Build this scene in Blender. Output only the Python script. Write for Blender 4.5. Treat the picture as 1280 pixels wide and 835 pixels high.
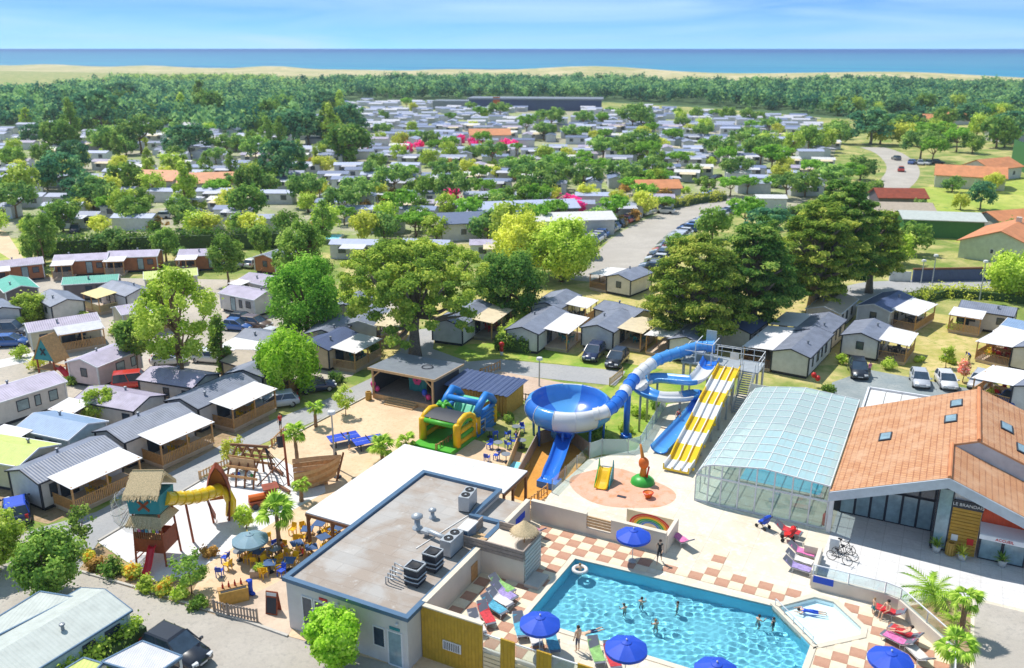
import bpy, bmesh, math, random
import numpy as np
from mathutils import Vector, Matrix
for _o in list(bpy.data.objects): bpy.data.objects.remove(_o)
sc = bpy.context.scene
col = sc.collection
RD = random.Random(11)
NR = np.random.default_rng(5)
pi = math.pi
# ---------------------------------------------------------------- camera, sky, sun, exposure
FPX, CAMH = 1100.0, 34.0
TH = math.atan((417.5 - 60.5) / FPX)
cd = bpy.data.cameras.new('camera'); cam = bpy.data.objects.new('camera', cd); col.objects.link(cam)
cd.sensor_fit = 'HORIZONTAL'; cd.sensor_width = 36.0; cd.lens = FPX / 1280 * 36
cd.clip_start = 0.5; cd.clip_end = 120000
cam.location = (0, 0, CAMH); cam.rotation_euler = (pi / 2 - TH, 0, 0)
cd.dof.use_dof = True; cd.dof.focus_distance = 70; cd.dof.aperture_fstop = cd.lens/1000/.125
sc.camera = cam
SUN_EL, SUN_AZ = math.radians(60), math.radians(136)      # azimuth counted from +X, counter-clockwise
wd = bpy.data.worlds.new('World'); sc.world = wd; wd.use_nodes = True
wn, wl = wd.node_tree.nodes, wd.node_tree.links
bg = wn['Background']; bg.inputs[1].default_value = 0.15
sky = wn.new('ShaderNodeTexSky'); sky.sky_type = 'NISHITA'; sky.sun_disc = False
sky.sun_elevation = SUN_EL; sky.sun_rotation = pi / 2 - SUN_AZ
sky.altitude = 0; sky.air_density = 0.1; sky.dust_density = 0.0; sky.ozone_density = 8.0
hs = wn.new('ShaderNodeHueSaturation'); hs.inputs['Saturation'].default_value = 1.15; hs.inputs['Value'].default_value = 1.0
wl.new(sky.outputs[0], hs.inputs['Color'])
# a thin veil of cirrus, the same all round the sky
tc = wn.new('ShaderNodeTexCoord'); mp = wn.new('ShaderNodeMapping'); mp.inputs['Scale'].default_value = (1.2, 1.2, 14.0)
cn = wn.new('ShaderNodeTexNoise'); cn.inputs['Scale'].default_value = 2.6; cn.inputs['Detail'].default_value = 6; cn.inputs['Distortion'].default_value = 0.8
cr = wn.new('ShaderNodeMapRange'); cr.inputs[1].default_value = 0.2; cr.inputs[2].default_value = 0.85; cr.inputs[4].default_value = 0.85
mx = wn.new('ShaderNodeMix'); mx.data_type = 'RGBA'; mx.inputs[7].default_value = (1.7, 2.45, 3.1, 1)
wl.new(tc.outputs['Generated'], mp.inputs[0]); wl.new(mp.outputs[0], cn.inputs[0]); wl.new(cn.outputs[0], cr.inputs[0])
wl.new(cr.outputs[0], mx.inputs[0]); wl.new(hs.outputs[0], mx.inputs[6]); wl.new(mx.outputs[2], bg.inputs[0])
sd = bpy.data.lights.new('sun', 'SUN'); sd.energy = 2.0; sd.angle = math.radians(0.55); sd.color = (1.0, 0.955, 0.88); sd.cycles.is_caustics_light = True
sun = bpy.data.objects.new('sun', sd); col.objects.link(sun)
_sv = Vector((math.cos(SUN_EL) * math.cos(SUN_AZ), math.cos(SUN_EL) * math.sin(SUN_AZ), math.sin(SUN_EL)))
sun.rotation_euler = _sv.to_track_quat('Z', 'Y').to_euler(); sun.location = _sv * 100
vs = sc.view_settings; vs.view_transform = 'Standard'; vs.look = 'None'; vs.gamma = 1.0; vs.exposure = 1.36; vs.use_curve_mapping = False
sc.cycles.max_bounces = 6; sc.cycles.diffuse_bounces = 4; sc.cycles.glossy_bounces = 2; sc.cycles.transmission_bounces = 4
sc.cycles.transparent_max_bounces = 12; sc.cycles.caustics_reflective = False; sc.cycles.caustics_refractive = True   # the pool floor's light net is refracted sunlight
sc.cycles.use_denoising = True; sc.render.use_persistent_data = False
# ---------------------------------------------------------------- a photo pixel -> the point where its ray meets height z
def G(x, y, z=0.0):
    u = (x - 640) / FPX; v = -(y - 417.5) / FPX
    c, s = math.cos(TH), math.sin(TH)
    d = Vector((u, c + v * s, -s + v * c)); t = (z - CAMH) / d.z
    return Vector((d.x * t, d.y * t, z))
# the site's own axes: u runs along the pool, v away from it
SY = math.radians(-26.8)
_o = G(357, 722, 3.6); SO = Vector((_o.x, _o.y, 0)); EU = Vector((math.cos(SY), math.sin(SY), 0)); EV = Vector((-math.sin(SY), math.cos(SY), 0))
def S(u, v, z=0.0): p = SO + EU * u + EV * v; return Vector((p.x, p.y, z))
def UV(x, y, z=0.0): d = G(x, y, z) - SO; return d.dot(EU), d.dot(EV)
# ---------------------------------------------------------------- mesh building
class MB:
    def __init__(s): s.v = []; s.f = []; s.m = []
    def poly(s, pts, mi=0):
        n = len(s.v); s.v += [tuple(p) for p in pts]; s.f.append(tuple(range(n, n + len(pts)))); s.m.append(mi); return s
    def add(s, vs_, fs_, mi=0):
        n = len(s.v); s.v += [tuple(p) for p in vs_]
        for f in fs_: s.f.append(tuple(i + n for i in f)); s.m.append(mi)
        return s
    def bx(s, x0, x1, y0, y1, z0, z1, mi=0):
        v = [(x0,y0,z0),(x1,y0,z0),(x1,y1,z0),(x0,y1,z0),(x0,y0,z1),(x1,y0,z1),(x1,y1,z1),(x0,y1,z1)]
        return s.add(v, [(0,3,2,1),(4,5,6,7),(0,1,5,4),(1,2,6,5),(2,3,7,6),(3,0,4,7)], mi)
    def box(s, cx, cy, cz, sx, sy, sz, mi=0, rz=0.0, ry=0.0, rx=0.0):
        m = Matrix.Translation((cx,cy,cz)) @ Matrix.Rotation(rz,4,'Z') @ Matrix.Rotation(ry,4,'Y') @ Matrix.Rotation(rx,4,'X')
        v = [m @ Vector((a*sx/2,b*sy/2,c*sz/2)) for c in (-1,1) for a,b in ((-1,-1),(1,-1),(1,1),(-1,1))]
        return s.add(v, [(0,3,2,1),(4,5,6,7),(0,1,5,4),(1,2,6,5),(2,3,7,6),(3,0,4,7)], mi)
    def prism(s, poly, z0, z1, mi=0):                     # poly counter-clockwise in x, y
        n = len(poly); v = [(p[0],p[1],z0) for p in poly] + [(p[0],p[1],z1) for p in poly]
        return s.add(v, [tuple(range(n-1,-1,-1)), tuple(range(n,2*n))] + [(i,(i+1)%n,(i+1)%n+n,i+n) for i in range(n)], mi)
    def extr(s, poly, d, mi=0):                           # any planar 3-D outline pushed along d
        n = len(poly); d = Vector(d); v = [Vector(p) for p in poly] + [Vector(p)+d for p in poly]
        return s.add(v, [tuple(range(n-1,-1,-1)), tuple(range(n,2*n))] + [(i,(i+1)%n,(i+1)%n+n,i+n) for i in range(n)], mi)
    def bar(s, a, b, w, h=None, mi=0):
        a, b = Vector(a), Vector(b); h = h or w; d = b - a
        if d.length < 1e-6: return s
        d.normalize(); up = Vector((0,0,1)) if abs(d.z) < .95 else Vector((0,1,0))
        x = d.cross(up).normalized(); y = x.cross(d)
        v = [p + x*i*w/2 + y*j*h/2 for p in (a,b) for i,j in ((-1,-1),(1,-1),(1,1),(-1,1))]
        return s.add(v, [(0,1,2,3),(7,6,5,4),(0,4,5,1),(1,5,6,2),(2,6,7,3),(3,7,4,0)], mi)
    def tube(s, pts, r, n=8, mi=0, cap=True, mif=None):
        pts = [Vector(p) for p in pts]; k = len(pts); rs = r if isinstance(r,(list,tuple)) else [r]*k
        vs_ = []; prev = None
        for i,p in enumerate(pts):
            d = (pts[min(i+1,k-1)] - pts[max(i-1,0)]).normalized()
            if prev is None:
                x = d.cross(Vector((0,0,1)) if abs(d.z) < .9 else Vector((0,1,0))).normalized()
            else:
                x = (prev - d*prev.dot(d)).normalized()
            prev = x; y = d.cross(x)
            for j in range(n):
                a = 2*pi*j/n; vs_.append(p + x*math.cos(a)*rs[i] + y*math.sin(a)*rs[i])
        base = len(s.v); s.v += [tuple(q) for q in vs_]
        for i in range(k-1):
            for j in range(n):
                s.f.append((base+i*n+j, base+i*n+(j+1)%n, base+(i+1)*n+(j+1)%n, base+(i+1)*n+j)); s.m.append(mif(i) if mif else mi)
        if cap:
            s.f.append(tuple(base+j for j in range(n-1,-1,-1))); s.m.append(mi)
            s.f.append(tuple(base+(k-1)*n+j for j in range(n))); s.m.append(mi)
        return s
    def cyl(s, x, y, z0, z1, r0, r1=None, n=12, mi=0): return s.tube([(x,y,z0),(x,y,z1)], [r0, r0 if r1 is None else r1], n, mi)
    def lathe(s, prof, n=24, c=(0,0,0), mi=0, mif=None, a0=0.0):
        base = len(s.v); k = len(prof)
        for (r,z) in prof:
            for j in range(n):
                a = a0 + 2*pi*j/n; s.v.append((c[0]+r*math.cos(a), c[1]+r*math.sin(a), c[2]+z))
        for i in range(k-1):
            for j in range(n):
                s.f.append((base+i*n+j, base+i*n+(j+1)%n, base+(i+1)*n+(j+1)%n, base+(i+1)*n+j)); s.m.append(mif(i,j) if mif else mi)
        return s
    def sph(s, c, r, nu=10, nv=6, mi=0):
        r = r if isinstance(r,(list,tuple)) else (r,r,r); base = len(s.v)
        for i in range(nv+1):
            t = pi*i/nv
            for j in range(nu):
                a = 2*pi*j/nu; s.v.append((c[0]+r[0]*math.sin(t)*math.cos(a), c[1]+r[1]*math.sin(t)*math.sin(a), c[2]-r[2]*math.cos(t)))
        for i in range(nv):
            for j in range(nu):
                s.f.append((base+i*nu+j, base+i*nu+(j+1)%nu, base+(i+1)*nu+(j+1)%nu, base+(i+1)*nu+j)); s.m.append(mi)
        return s
    def loft(s, rings, mi=0, close=True, cap=True, mif=None):
        base = len(s.v); n = len(rings[0]); k = len(rings)
        for r_ in rings: s.v += [tuple(p) for p in r_]
        for i in range(k-1):
            for j in range(n if close else n-1):
                s.f.append((base+i*n+j, base+i*n+(j+1)%n, base+(i+1)*n+(j+1)%n, base+(i+1)*n+j)); s.m.append(mif(i,j) if mif else mi)
        if cap and close:
            s.f.append(tuple(base+j for j in range(n-1,-1,-1))); s.m.append(mi); s.f.append(tuple(base+(k-1)*n+j for j in range(n))); s.m.append(mi)
        return s
    def mesh(s, name, mats, smooth=False):
        me = bpy.data.meshes.new(name); me.from_pydata(s.v, [], s.f)
        for m in (mats if isinstance(mats,(list,tuple)) else [mats]): me.materials.append(MT(m) if isinstance(m,str) else m)
        me.polygons.foreach_set('material_index', s.m)
        if smooth: me.polygons.foreach_set('use_smooth', [True]*len(s.f))
        me.update(); return me
def link(name, data, parent=None, loc=None, rz=0.0):
    o = bpy.data.objects.new(name, data); col.objects.link(o)
    if parent is not None: o.parent = parent
    if loc is not None: o.location = loc
    if rz: o.rotation_euler = (0,0,rz)
    return o
def tag(o, label=None, cat=None, group=None, kind=None):
    if label: o['label'] = label
    if cat: o['category'] = cat
    if group: o['group'] = group
    if kind: o['kind'] = kind
    return o
def thing(name, label, cat, loc=(0,0,0), rz=0.0, group=None): return tag(link(name, None, None, loc, rz), label, cat, group)
def part(name, mb, mats, parent, smooth=False, loc=None, rz=0.0, label=None):
    o = link(name, mb.mesh(name, mats, smooth) if isinstance(mb, MB) else mb, parent, loc, rz)
    if label: o['label'] = label
    return o
def single(name, mb, mats, label, cat, loc=(0,0,0), rz=0.0, group=None, smooth=False, kind=None):
    return tag(link(name, mb.mesh(name, mats, smooth) if isinstance(mb, MB) else mb, None, loc, rz), label, cat, group, kind)
def struct(name, mb, mats, label, loc=(0,0,0), rz=0.0, smooth=False): return tag(link(name, mb.mesh(name, mats, smooth), None, loc, rz), label, None, None, 'structure')
def dup(root, loc, rz=None, label=None, group=None, sc_=None):
    def cp(o, par):
        c = o.copy(); col.objects.link(c); c.parent = par
        for ch in KIDS.get(o.name) or o.children: cp(ch, c)
        return c
    r = cp(root, None); r.location = loc
    if rz is not None: r.rotation_euler = (0,0,rz)
    if sc_ is not None: r.scale = sc_ if isinstance(sc_,(tuple,list)) else (sc_,)*3
    if label: r['label'] = label
    if group: r['group'] = group
    return r
KIDS = {}
class Proto:                                               # first use moves the prototype, later uses copy it
    def __init__(s, make): s.make = make; s.root = None
    def put(s, loc, rz=0.0, label=None, group=None, sc_=None):
        if s.root is None:
            s.root = s.make(); KIDS[s.root.name] = list(s.root.children)
            for ch in s.root.children: KIDS[ch.name] = list(ch.children)
            r = s.root; r.location = loc; r.rotation_euler = (0,0,rz)
            if sc_ is not None: r.scale = sc_ if isinstance(sc_,(tuple,list)) else (sc_,)*3
            if label: r['label'] = label
            if group: r['group'] = group
            return r
        return dup(s.root, loc, rz, label, group, sc_ if sc_ is not None else 1.0)
# ---------------------------------------------------------------- materials
def lin(r, g, b, k=1.0):
    f = lambda c: ((c/255+.055)/1.055)**2.4 if c/255 > .04045 else c/255/12.92
    return (f(r)*k, f(g)*k, f(b)*k, 1)
MATS = {}
def newmat(name):
    m = bpy.data.materials.new(name); m.use_nodes = True; nt = m.node_tree; b = nt.nodes['Principled BSDF']; MATS[name] = m
    return m, nt.nodes, nt.links, b
def ramp2(n, l, src, lo, hi, c0, c1):
    mr = n.new('ShaderNodeMapRange'); mr.inputs[1].default_value = lo; mr.inputs[2].default_value = hi
    l.new(src, mr.inputs[0]); mx_ = n.new('ShaderNodeMix'); mx_.data_type = 'RGBA'
    for i, c in ((6,c0),(7,c1)):
        if isinstance(c, bpy.types.NodeSocket): l.new(c, mx_.inputs[i])
        else: mx_.inputs[i].default_value = c
    l.new(mr.outputs[0], mx_.inputs[0]); return mx_.outputs[2]
def noise(n, l, co, scale, detail=4, rough=.6, dist=0):
    t = n.new('ShaderNodeTexNoise'); t.inputs['Scale'].default_value = scale; t.inputs['Detail'].default_value = detail
    t.inputs['Roughness'].default_value = rough; t.inputs['Distortion'].default_value = dist
    if co is not None: l.new(co, t.inputs['Vector'])
    return t.outputs[0]
def coords(n, l, per_object=True):
    t = n.new('ShaderNodeTexCoord'); co = t.outputs['Object']
    if per_object:
        oi = n.new('ShaderNodeObjectInfo'); ad = n.new('ShaderNodeVectorMath'); ad.operation = 'MULTIPLY_ADD'
        ad.inputs[1].default_value = (40,40,40)
        l.new(oi.outputs['Random'], ad.inputs[0]); l.new(co, ad.inputs[2]); co = ad.outputs[0]
    return co
def bump(n, l, b, h, strength=.3, dist=.02):
    bp = n.new('ShaderNodeBump'); bp.inputs['Strength'].default_value = strength; bp.inputs['Distance'].default_value = dist
    l.new(h, bp.inputs['Height']); l.new(bp.outputs[0], b.inputs['Normal']); return bp
def sk(c, k): return (min(c[0]*k,1), min(c[1]*k,1), min(c[2]*k,1), 1)
def simple(name, c, rough=.6, var=.12, scale=1.5, metal=0.0, spec=.4, coat=0.0, ovar=0.0, bmp=0.0, bscale=20, wave=None, alpha=1.0):
    m, n, l, b = newmat(name)
    co = coords(n, l)
    s_ = ramp2(n, l, noise(n, l, co, scale), .3, .7, sk(c, 1-var), sk(c, 1+var*.7))
    if ovar:
        oi = n.new('ShaderNodeObjectInfo'); h = n.new('ShaderNodeHueSaturation'); mr = n.new('ShaderNodeMapRange')
        mr.inputs[3].default_value = 1-ovar; mr.inputs[4].default_value = 1+ovar
        l.new(oi.outputs['Random'], mr.inputs[0]); l.new(mr.outputs[0], h.inputs['Value']); l.new(s_, h.inputs['Color']); s_ = h.outputs[0]
    l.new(s_, b.inputs['Base Color']); b.inputs['Roughness'].default_value = rough; b.inputs['Metallic'].default_value = metal
    b.inputs['Specular IOR Level'].default_value = spec; b.inputs['Coat Weight'].default_value = coat
    b.inputs['Alpha'].default_value = alpha
    if wave:                                               # (axis, scale): pressed ribs, boards or courses as fine relief
        w = n.new('ShaderNodeTexWave'); w.bands_direction = wave[0]; w.inputs['Scale'].default_value = wave[1]
        w.wave_profile = wave[3] if len(wave) > 3 else 'SIN'
        tcn = n.new('ShaderNodeTexCoord'); l.new(tcn.outputs['Object'], w.inputs['Vector']); bump(n, l, b, w.outputs[0], wave[2], .04)
    elif bmp: bump(n, l, b, noise(n, l, co, bscale, 5), bmp, .05)
    return m
def MT(name):
    if name not in MATS: raise KeyError(name)
    return MATS[name]
K = .80
for nm, c, kw in [
 ('white_paint',(240,240,240),{}),('white_trim',(242,243,248),{}),('dark_trim',(52,58,74),{}),('grey_metal',(150,156,165),dict(metal=.3,rough=.45)),
 ('galv',(196,202,208),dict(metal=.35,rough=.45)),('greige',(236,230,226),dict(wave=('X',3.2,.25),ovar=.05)),('grey_wall',(228,228,234),dict(wave=('X',3.2,.25),ovar=.05)),
 ('cream_wall',(232,222,196),dict(wave=('X',3.2,.25),ovar=.04)),('beige_wall',(226,205,178),dict(wave=('X',3.2,.25),ovar=.05)),('pink_wall',(240,218,220),dict(wave=('X',3.2,.25))),('blue_wall',(190,216,228),dict(wave=('Z',2.2,.3))),
 ('dark_wall',(120,112,118),dict()),('house_wall',(214,226,196),dict()),('white_wall',(234,230,224),{}),
 ('slate_roof',(140,147,166),dict(var=.22,scale=.9,rough=.5,wave=('X',1.3,.6),ovar=.12)),('lav_roof',(190,180,204),dict(var=.2,scale=.9,rough=.55,wave=('X',1.3,.6),ovar=.1)),
 ('blue_roof',(146,174,210),dict(rough=.5,wave=('X',1.3,.6))),('teal_roof',(96,190,170),dict(wave=('X',1.3,.6))),('lime_roof',(214,226,128),dict(wave=('X',1.3,.6))),
 ('beige_roof',(196,180,160),dict(wave=('X',1.3,.6))),('pale_roof',(205,212,206),dict(wave=('X',1.3,.5))),('navy_roof',(84,100,140),dict(rough=.5,wave=('X',1.3,.6))),
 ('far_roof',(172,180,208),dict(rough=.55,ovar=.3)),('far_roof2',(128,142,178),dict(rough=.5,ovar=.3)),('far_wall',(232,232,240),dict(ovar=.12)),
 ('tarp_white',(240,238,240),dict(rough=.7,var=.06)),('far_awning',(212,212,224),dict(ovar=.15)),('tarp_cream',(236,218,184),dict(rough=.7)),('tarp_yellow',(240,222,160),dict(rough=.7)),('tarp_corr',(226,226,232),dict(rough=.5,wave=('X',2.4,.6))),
 ('wood',(214,164,108),dict(var=.25,scale=4,ovar=.12)),('wood_pale',(222,184,138),dict(var=.2,scale=4)),('wood_dark',(142,94,62),dict(var=.25,scale=4)),('wood_red',(170,84,52),dict(var=.25,scale=4)),
 ('wood_grey',(176,160,148),dict(var=.2,scale=4)),('wood_yellow',(214,170,84),dict(var=.2,scale=4)),('chalet_wood',(196,124,84),dict(var=.2,wave=('Z',2.2,.4))),
 ('black',(38,40,46),{}),('charcoal',(58,62,72),{}),('stage_black',(70,78,90),dict(rough=.7)),('dark_glass',(60,78,98),dict(rough=.12,spec=.7,var=.3)),('pale_glass',(150,178,190),dict(rough=.15,spec=.7,var=.3)),
 ('yellow_plastic',(252,200,20),dict(rough=.4)),('yellow_slide',(255,214,26),dict(rough=.25,coat=.4,var=.05)),('white_slide',(244,244,246),dict(rough=.25,coat=.4,var=.04)),
 ('blue_slide',(52,124,222),dict(rough=.25,coat=.4,var=.06)),('cyan_slide',(96,176,240),dict(rough=.25,coat=.4,var=.05)),('azure_slide',(84,164,240),dict(rough=.25,coat=.4,var=.05)),('dive_blue',(44,126,236),dict(rough=.3,coat=.3,var=.05)),
 ('parasol_blue',(36,86,214),dict(rough=.6,var=.08)),('parasol_grey',(134,168,186),dict()),('straw',(226,200,156),dict(var=.4,scale=14)),
 ('table_blue',(62,98,150),dict()),('pp_blue',(46,82,214),dict(rough=.4)),('red',(220,40,40),dict(rough=.4)),('red_slide',(232,36,58),dict(rough=.3,coat=.3)),('orange',(240,120,40),dict(rough=.5)),('orange_brown',(226,140,50),dict(rough=.5)),
 ('green_plastic',(66,184,70),dict(rough=.4)),('teal',(50,150,160),dict()),('pink',(240,80,160),dict()),('purple',(130,90,190),dict()),('lime',(170,220,60),dict()),
 ('inf_yellow',(255,200,20),dict(rough=.45)),('inf_green',(90,190,60),dict(rough=.45)),('inf_blue',(50,140,225),dict(rough=.45)),('inf_teal',(110,220,180),dict(rough=.45)),
 ('render_wall',(240,228,212),dict(var=.08,scale=.8,bmp=.15)),('coping',(238,226,206),dict(var=.1)),('rest_wall',(228,225,225),dict(wave=('X',3.0,.3),var=.06)),('steel_blue',(96,128,160),dict(metal=.2,rough=.4,var=.1)),
 ('clad_yellow',(222,178,58),dict(wave=('X',4.5,.7),var=.16,scale=2)),('clad_yellow_h',(220,170,70),dict(wave=('Z',4.5,.7),var=.16,scale=2)),('panel_red',(222,84,50),dict(wave=('X',1.5,.4))),('fascia',(206,214,224),{}),('post_white',(236,238,240),{}),
 ('tyre',(40,40,42),{}),('rim',(190,194,200),dict(metal=.6,rough=.35)),('lamp_red',(190,30,30),dict(rough=.3)),('lamp_clear',(235,238,242),dict(rough=.15)),('skin',(240,196,164),dict(rough=.55,var=.06)),('hair_dark',(58,42,36),{}),('hair_fair',(170,130,80),{}),
 ('cushion_grey',(120,124,138),{}),('towel_pink',(236,130,190),dict(var=.35,scale=6)),('towel_purple',(178,160,220),dict(var=.35,scale=6)),('towel_green',(150,200,120),dict(var=.35,scale=6)),('towel_red',(222,60,70),dict(var=.35,scale=6)),('towel_cyan',(90,180,210),dict(var=.35,scale=6)),('towel_white',(236,230,226),dict(var=.15,scale=6)),
 ('bark',(150,118,92),dict(var=.35,scale=5,bmp=.6,bscale=12)),('bark_grey',(140,128,118),dict(var=.35,scale=5,bmp=.6,bscale=12)),('bark_palm',(160,128,96),dict(var=.35,scale=9,bmp=.6)),
 ('kerb',(206,200,192),dict(var=.12)),('hedge_base',(60,92,40),dict(var=.3,scale=6)),('pot',(214,214,214),{}),('rust',(160,74,48),dict(var=.3)),('net_green',(70,130,70),dict()),('far_orange',(228,150,100),dict(var=.2,scale=.6)),('far_white',(232,230,228),dict()),('bloom_pink',(236,70,150),dict(var=.3,scale=4)),
]:
    simple(nm, lin(*c, K), **kw)
for nm, c in [('car_black',(30,34,48)),('car_navy',(38,52,96)),('car_silver',(206,210,220)),('car_white',(238,238,242)),('car_red',(226,56,46)),('car_blue',(60,110,190)),('car_grey',(110,114,126)),('car_brown',(120,96,84))]:
    simple(nm, lin(*c, K), rough=.3, coat=.7, var=.03, spec=.6)
# --- flat-roof membrane: patched bitumen, wind-blown stains
m, n, l, b = newmat('bitumen'); co = coords(n, l, False)
a = ramp2(n, l, noise(n, l, co, .35, 5, .6, .4), .42, .6, lin(176,162,150,K), lin(192,188,184,K))
br = n.new('ShaderNodeTexBrick'); l.new(co, br.inputs['Vector']); br.inputs['Scale'].default_value = 1.0; br.inputs['Brick Width'].default_value = 4.2; br.inputs['Row Height'].default_value = 1.0
br.inputs['Mortar Size'].default_value = .02; br.inputs['Color1'].default_value = (.95,.95,.95,1); br.inputs['Color2'].default_value = (1.05,1.04,1.03,1); br.inputs['Mortar'].default_value = (.78,.78,.78,1)
mm = n.new('ShaderNodeMix'); mm.data_type = 'RGBA'; mm.blend_type = 'MULTIPLY'; mm.inputs[0].default_value = 1; l.new(a, mm.inputs[6]); l.new(br.outputs[0], mm.inputs[7])
sp = ramp2(n, l, noise(n, l, co, 1.3, 6, .7), .6, .72, mm.outputs[2], lin(206,202,198,K)); l.new(sp, b.inputs['Base Color']); b.inputs['Roughness'].default_value = .8
# --- ground sheets
def ground(name, c1, c2, c3=None, s1=.15, s2=2.0, rough=.9, bmp=.3, lo=.42, hi=.6, k=K, joint=0):
    m, n, l, b = newmat(name); co = coords(n, l, False)
    a = ramp2(n, l, noise(n, l, co, s1, 6, .65, .3), lo, hi, lin(*c1,k), lin(*c2,k))
    if c3: a = ramp2(n, l, noise(n, l, co, s2, 4, .7), .5, .68, a, lin(*c3,k))
    a = ramp2(n, l, noise(n, l, co, s1*.6+.04, 7, .7, .8), .5, .74, a, sk(lin(*c1,k), .84))
    if joint:
        bk = n.new('ShaderNodeTexBrick'); mpj = n.new('ShaderNodeMapping'); mpj.inputs['Rotation'].default_value = (0,0,-SY); l.new(co, mpj.inputs[0]); l.new(mpj.outputs[0], bk.inputs['Vector']); bk.inputs['Scale'].default_value = 1; bk.offset = 0; bk.inputs['Brick Width'].default_value = joint; bk.inputs['Row Height'].default_value = joint
        bk.inputs['Mortar Size'].default_value = .02; bk.inputs['Color1'].default_value = (.96,.96,.96,1); bk.inputs['Color2'].default_value = (1.03,1.03,1.03,1); bk.inputs['Mortar'].default_value = (.8,.79,.78,1)
        mj = n.new('ShaderNodeMix'); mj.data_type = 'RGBA'; mj.blend_type = 'MULTIPLY'; mj.inputs[0].default_value = 1; l.new(a, mj.inputs[6]); l.new(bk.outputs[0], mj.inputs[7]); a = mj.outputs[2]
    h = noise(n, l, co, 9, 6, .75)
    hv = n.new('ShaderNodeHueSaturation'); mr = n.new('ShaderNodeMapRange'); mr.inputs[3].default_value = .8; mr.inputs[4].default_value = 1.2
    l.new(h, mr.inputs[0]); l.new(mr.outputs[0], hv.inputs['Value']); l.new(a, hv.inputs['Color'])
    l.new(hv.outputs[0], b.inputs['Base Color']); b.inputs['Roughness'].default_value = rough
    if bmp: bump(n, l, b, h, bmp, .06)
    return m
ground('grass', (122,148,56), (212,196,130), (150,166,70), .12, .9)
ground('lawn_green', (132,170,48), (196,196,96), (160,190,70), .3, 1.6)
ground('dry_lawn', (226,204,140), (188,180,92), (160,170,70), .2, 1.1)
ground('asphalt', (178,178,180), (190,188,186), (166,166,168), .1, 3, bmp=.1)
ground('asphalt_warm', (190,182,172), (204,196,186), (178,172,164), .1, 3, bmp=.1)
ground('gravel_road', (196,186,172), (212,200,184), (180,174,164), .15, 2.2)
ground('parking', (150,162,166), (172,178,178), (138,150,154), .2, 3, bmp=.1)
ground('sand_white', (240,236,236), (246,244,246), (230,224,222), .4, 3)
ground('sand_tan', (236,204,166), (244,216,180), (228,192,152), .25, 2.5)
ground('soil', (196,168,134), (176,146,112), (140,130,80), .5, 2)
ground('concrete_pale', (244,232,212), (236,220,196), (248,240,226), .25, 2, bmp=.08, joint=3.0)
ground('paving_white', (232,230,230), (240,238,238), (222,220,220), .6, 5, bmp=.08, joint=1.2)
ground('splash_pad', (236,180,152), (240,190,164), (240,158,112), .4, 1.2, bmp=.08)
ground('tan_court', (216,188,166), (224,198,176), (206,178,158), .5, 2)
ground('ochre_soft', (226,158,66), (232,168,80), (216,146,60), .4, 2, bmp=.05)
ground('dune_grass', (196,186,126), (226,208,160), (150,166,98), .012, .05)
ground('beach', (238,214,172), (226,196,150), None, .02, .2)
ground('far_field', (170,190,70), (206,206,104), (130,160,60), .08, .5)
ground('tile_pink', (208,160,134), (196,146,122), None, .9, 5, bmp=.05)
ground('tile_cream', (250,234,206), (244,226,192), None, .9, 5, bmp=.05)
ground('deck_wood', (226,204,182), (214,190,168), None, .6, 4, bmp=.1)
ground('deck_grey', (150,142,138), (170,160,152), None, .6, 4, bmp=.1)
# --- clay roof tiles: rows of half-round tiles as relief, single tiles differing in colour
m, n, l, b = newmat('clay_tile'); tcn = n.new('ShaderNodeTexCoord')
br = n.new('ShaderNodeTexBrick'); l.new(tcn.outputs['UV'], br.inputs['Vector']); br.inputs['Scale'].default_value = 1; br.inputs['Brick Width'].default_value = .3; br.inputs['Row Height'].default_value = .42; br.offset = 0
br.inputs['Mortar Size'].default_value = .035; br.inputs['Color1'].default_value = lin(226,170,124,K); br.inputs['Color2'].default_value = lin(210,150,106,K); br.inputs['Mortar'].default_value = lin(178,118,84,K)
a = ramp2(n, l, noise(n, l, tcn.outputs['Object'], .7, 5, .7), .45, .7, br.outputs[0], lin(222,176,140,K)); l.new(a, b.inputs['Base Color']); b.inputs['Roughness'].default_value = .8
bump(n, l, b, br.outputs['Fac'], .8, -.06)
# --- leaves: each leaf clump has its own tone
def leafmat(name, c1, c2, c3, tr=.45, k=1.45):
    m = bpy.data.materials.new(name); m.use_nodes = True; MATS[name] = m; n, l = m.node_tree.nodes, m.node_tree.links; n.remove(n['Principled BSDF'])
    at = n.new('ShaderNodeAttribute'); at.attribute_name = 'tone'
    cr_ = n.new('ShaderNodeValToRGB'); e = cr_.color_ramp.elements; e[0].color = lin(*c1,k); e[1].color = lin(*c3,k); e.new(.5).color = lin(*c2,k)
    l.new(at.outputs['Fac'], cr_.inputs[0])
    oi = n.new('ShaderNodeObjectInfo'); h = n.new('ShaderNodeHueSaturation'); mr = n.new('ShaderNodeMapRange'); mr.inputs[3].default_value = .82; mr.inputs[4].default_value = 1.15
    l.new(oi.outputs['Random'], mr.inputs[0]); l.new(mr.outputs[0], h.inputs['Value']); l.new(cr_.outputs[0], h.inputs['Color'])
    d = n.new('ShaderNodeBsdfDiffuse'); t = n.new('ShaderNodeBsdfTranslucent'); ms = n.new('ShaderNodeMixShader'); ms.inputs[0].default_value = tr
    l.new(h.outputs[0], d.inputs[0]); l.new(h.outputs[0], t.inputs[0]); l.new(d.outputs[0], ms.inputs[1]); l.new(t.outputs[0], ms.inputs[2]); l.new(ms.outputs[0], n['Material Output'].inputs[0])
leafmat('leaf_cypress', (88,118,52), (136,160,64), (204,206,102))
leafmat('leaf_pine', (76,122,46), (110,156,56), (160,192,86))
leafmat('leaf_light', (120,148,50), (162,184,70), (212,220,120))
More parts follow.
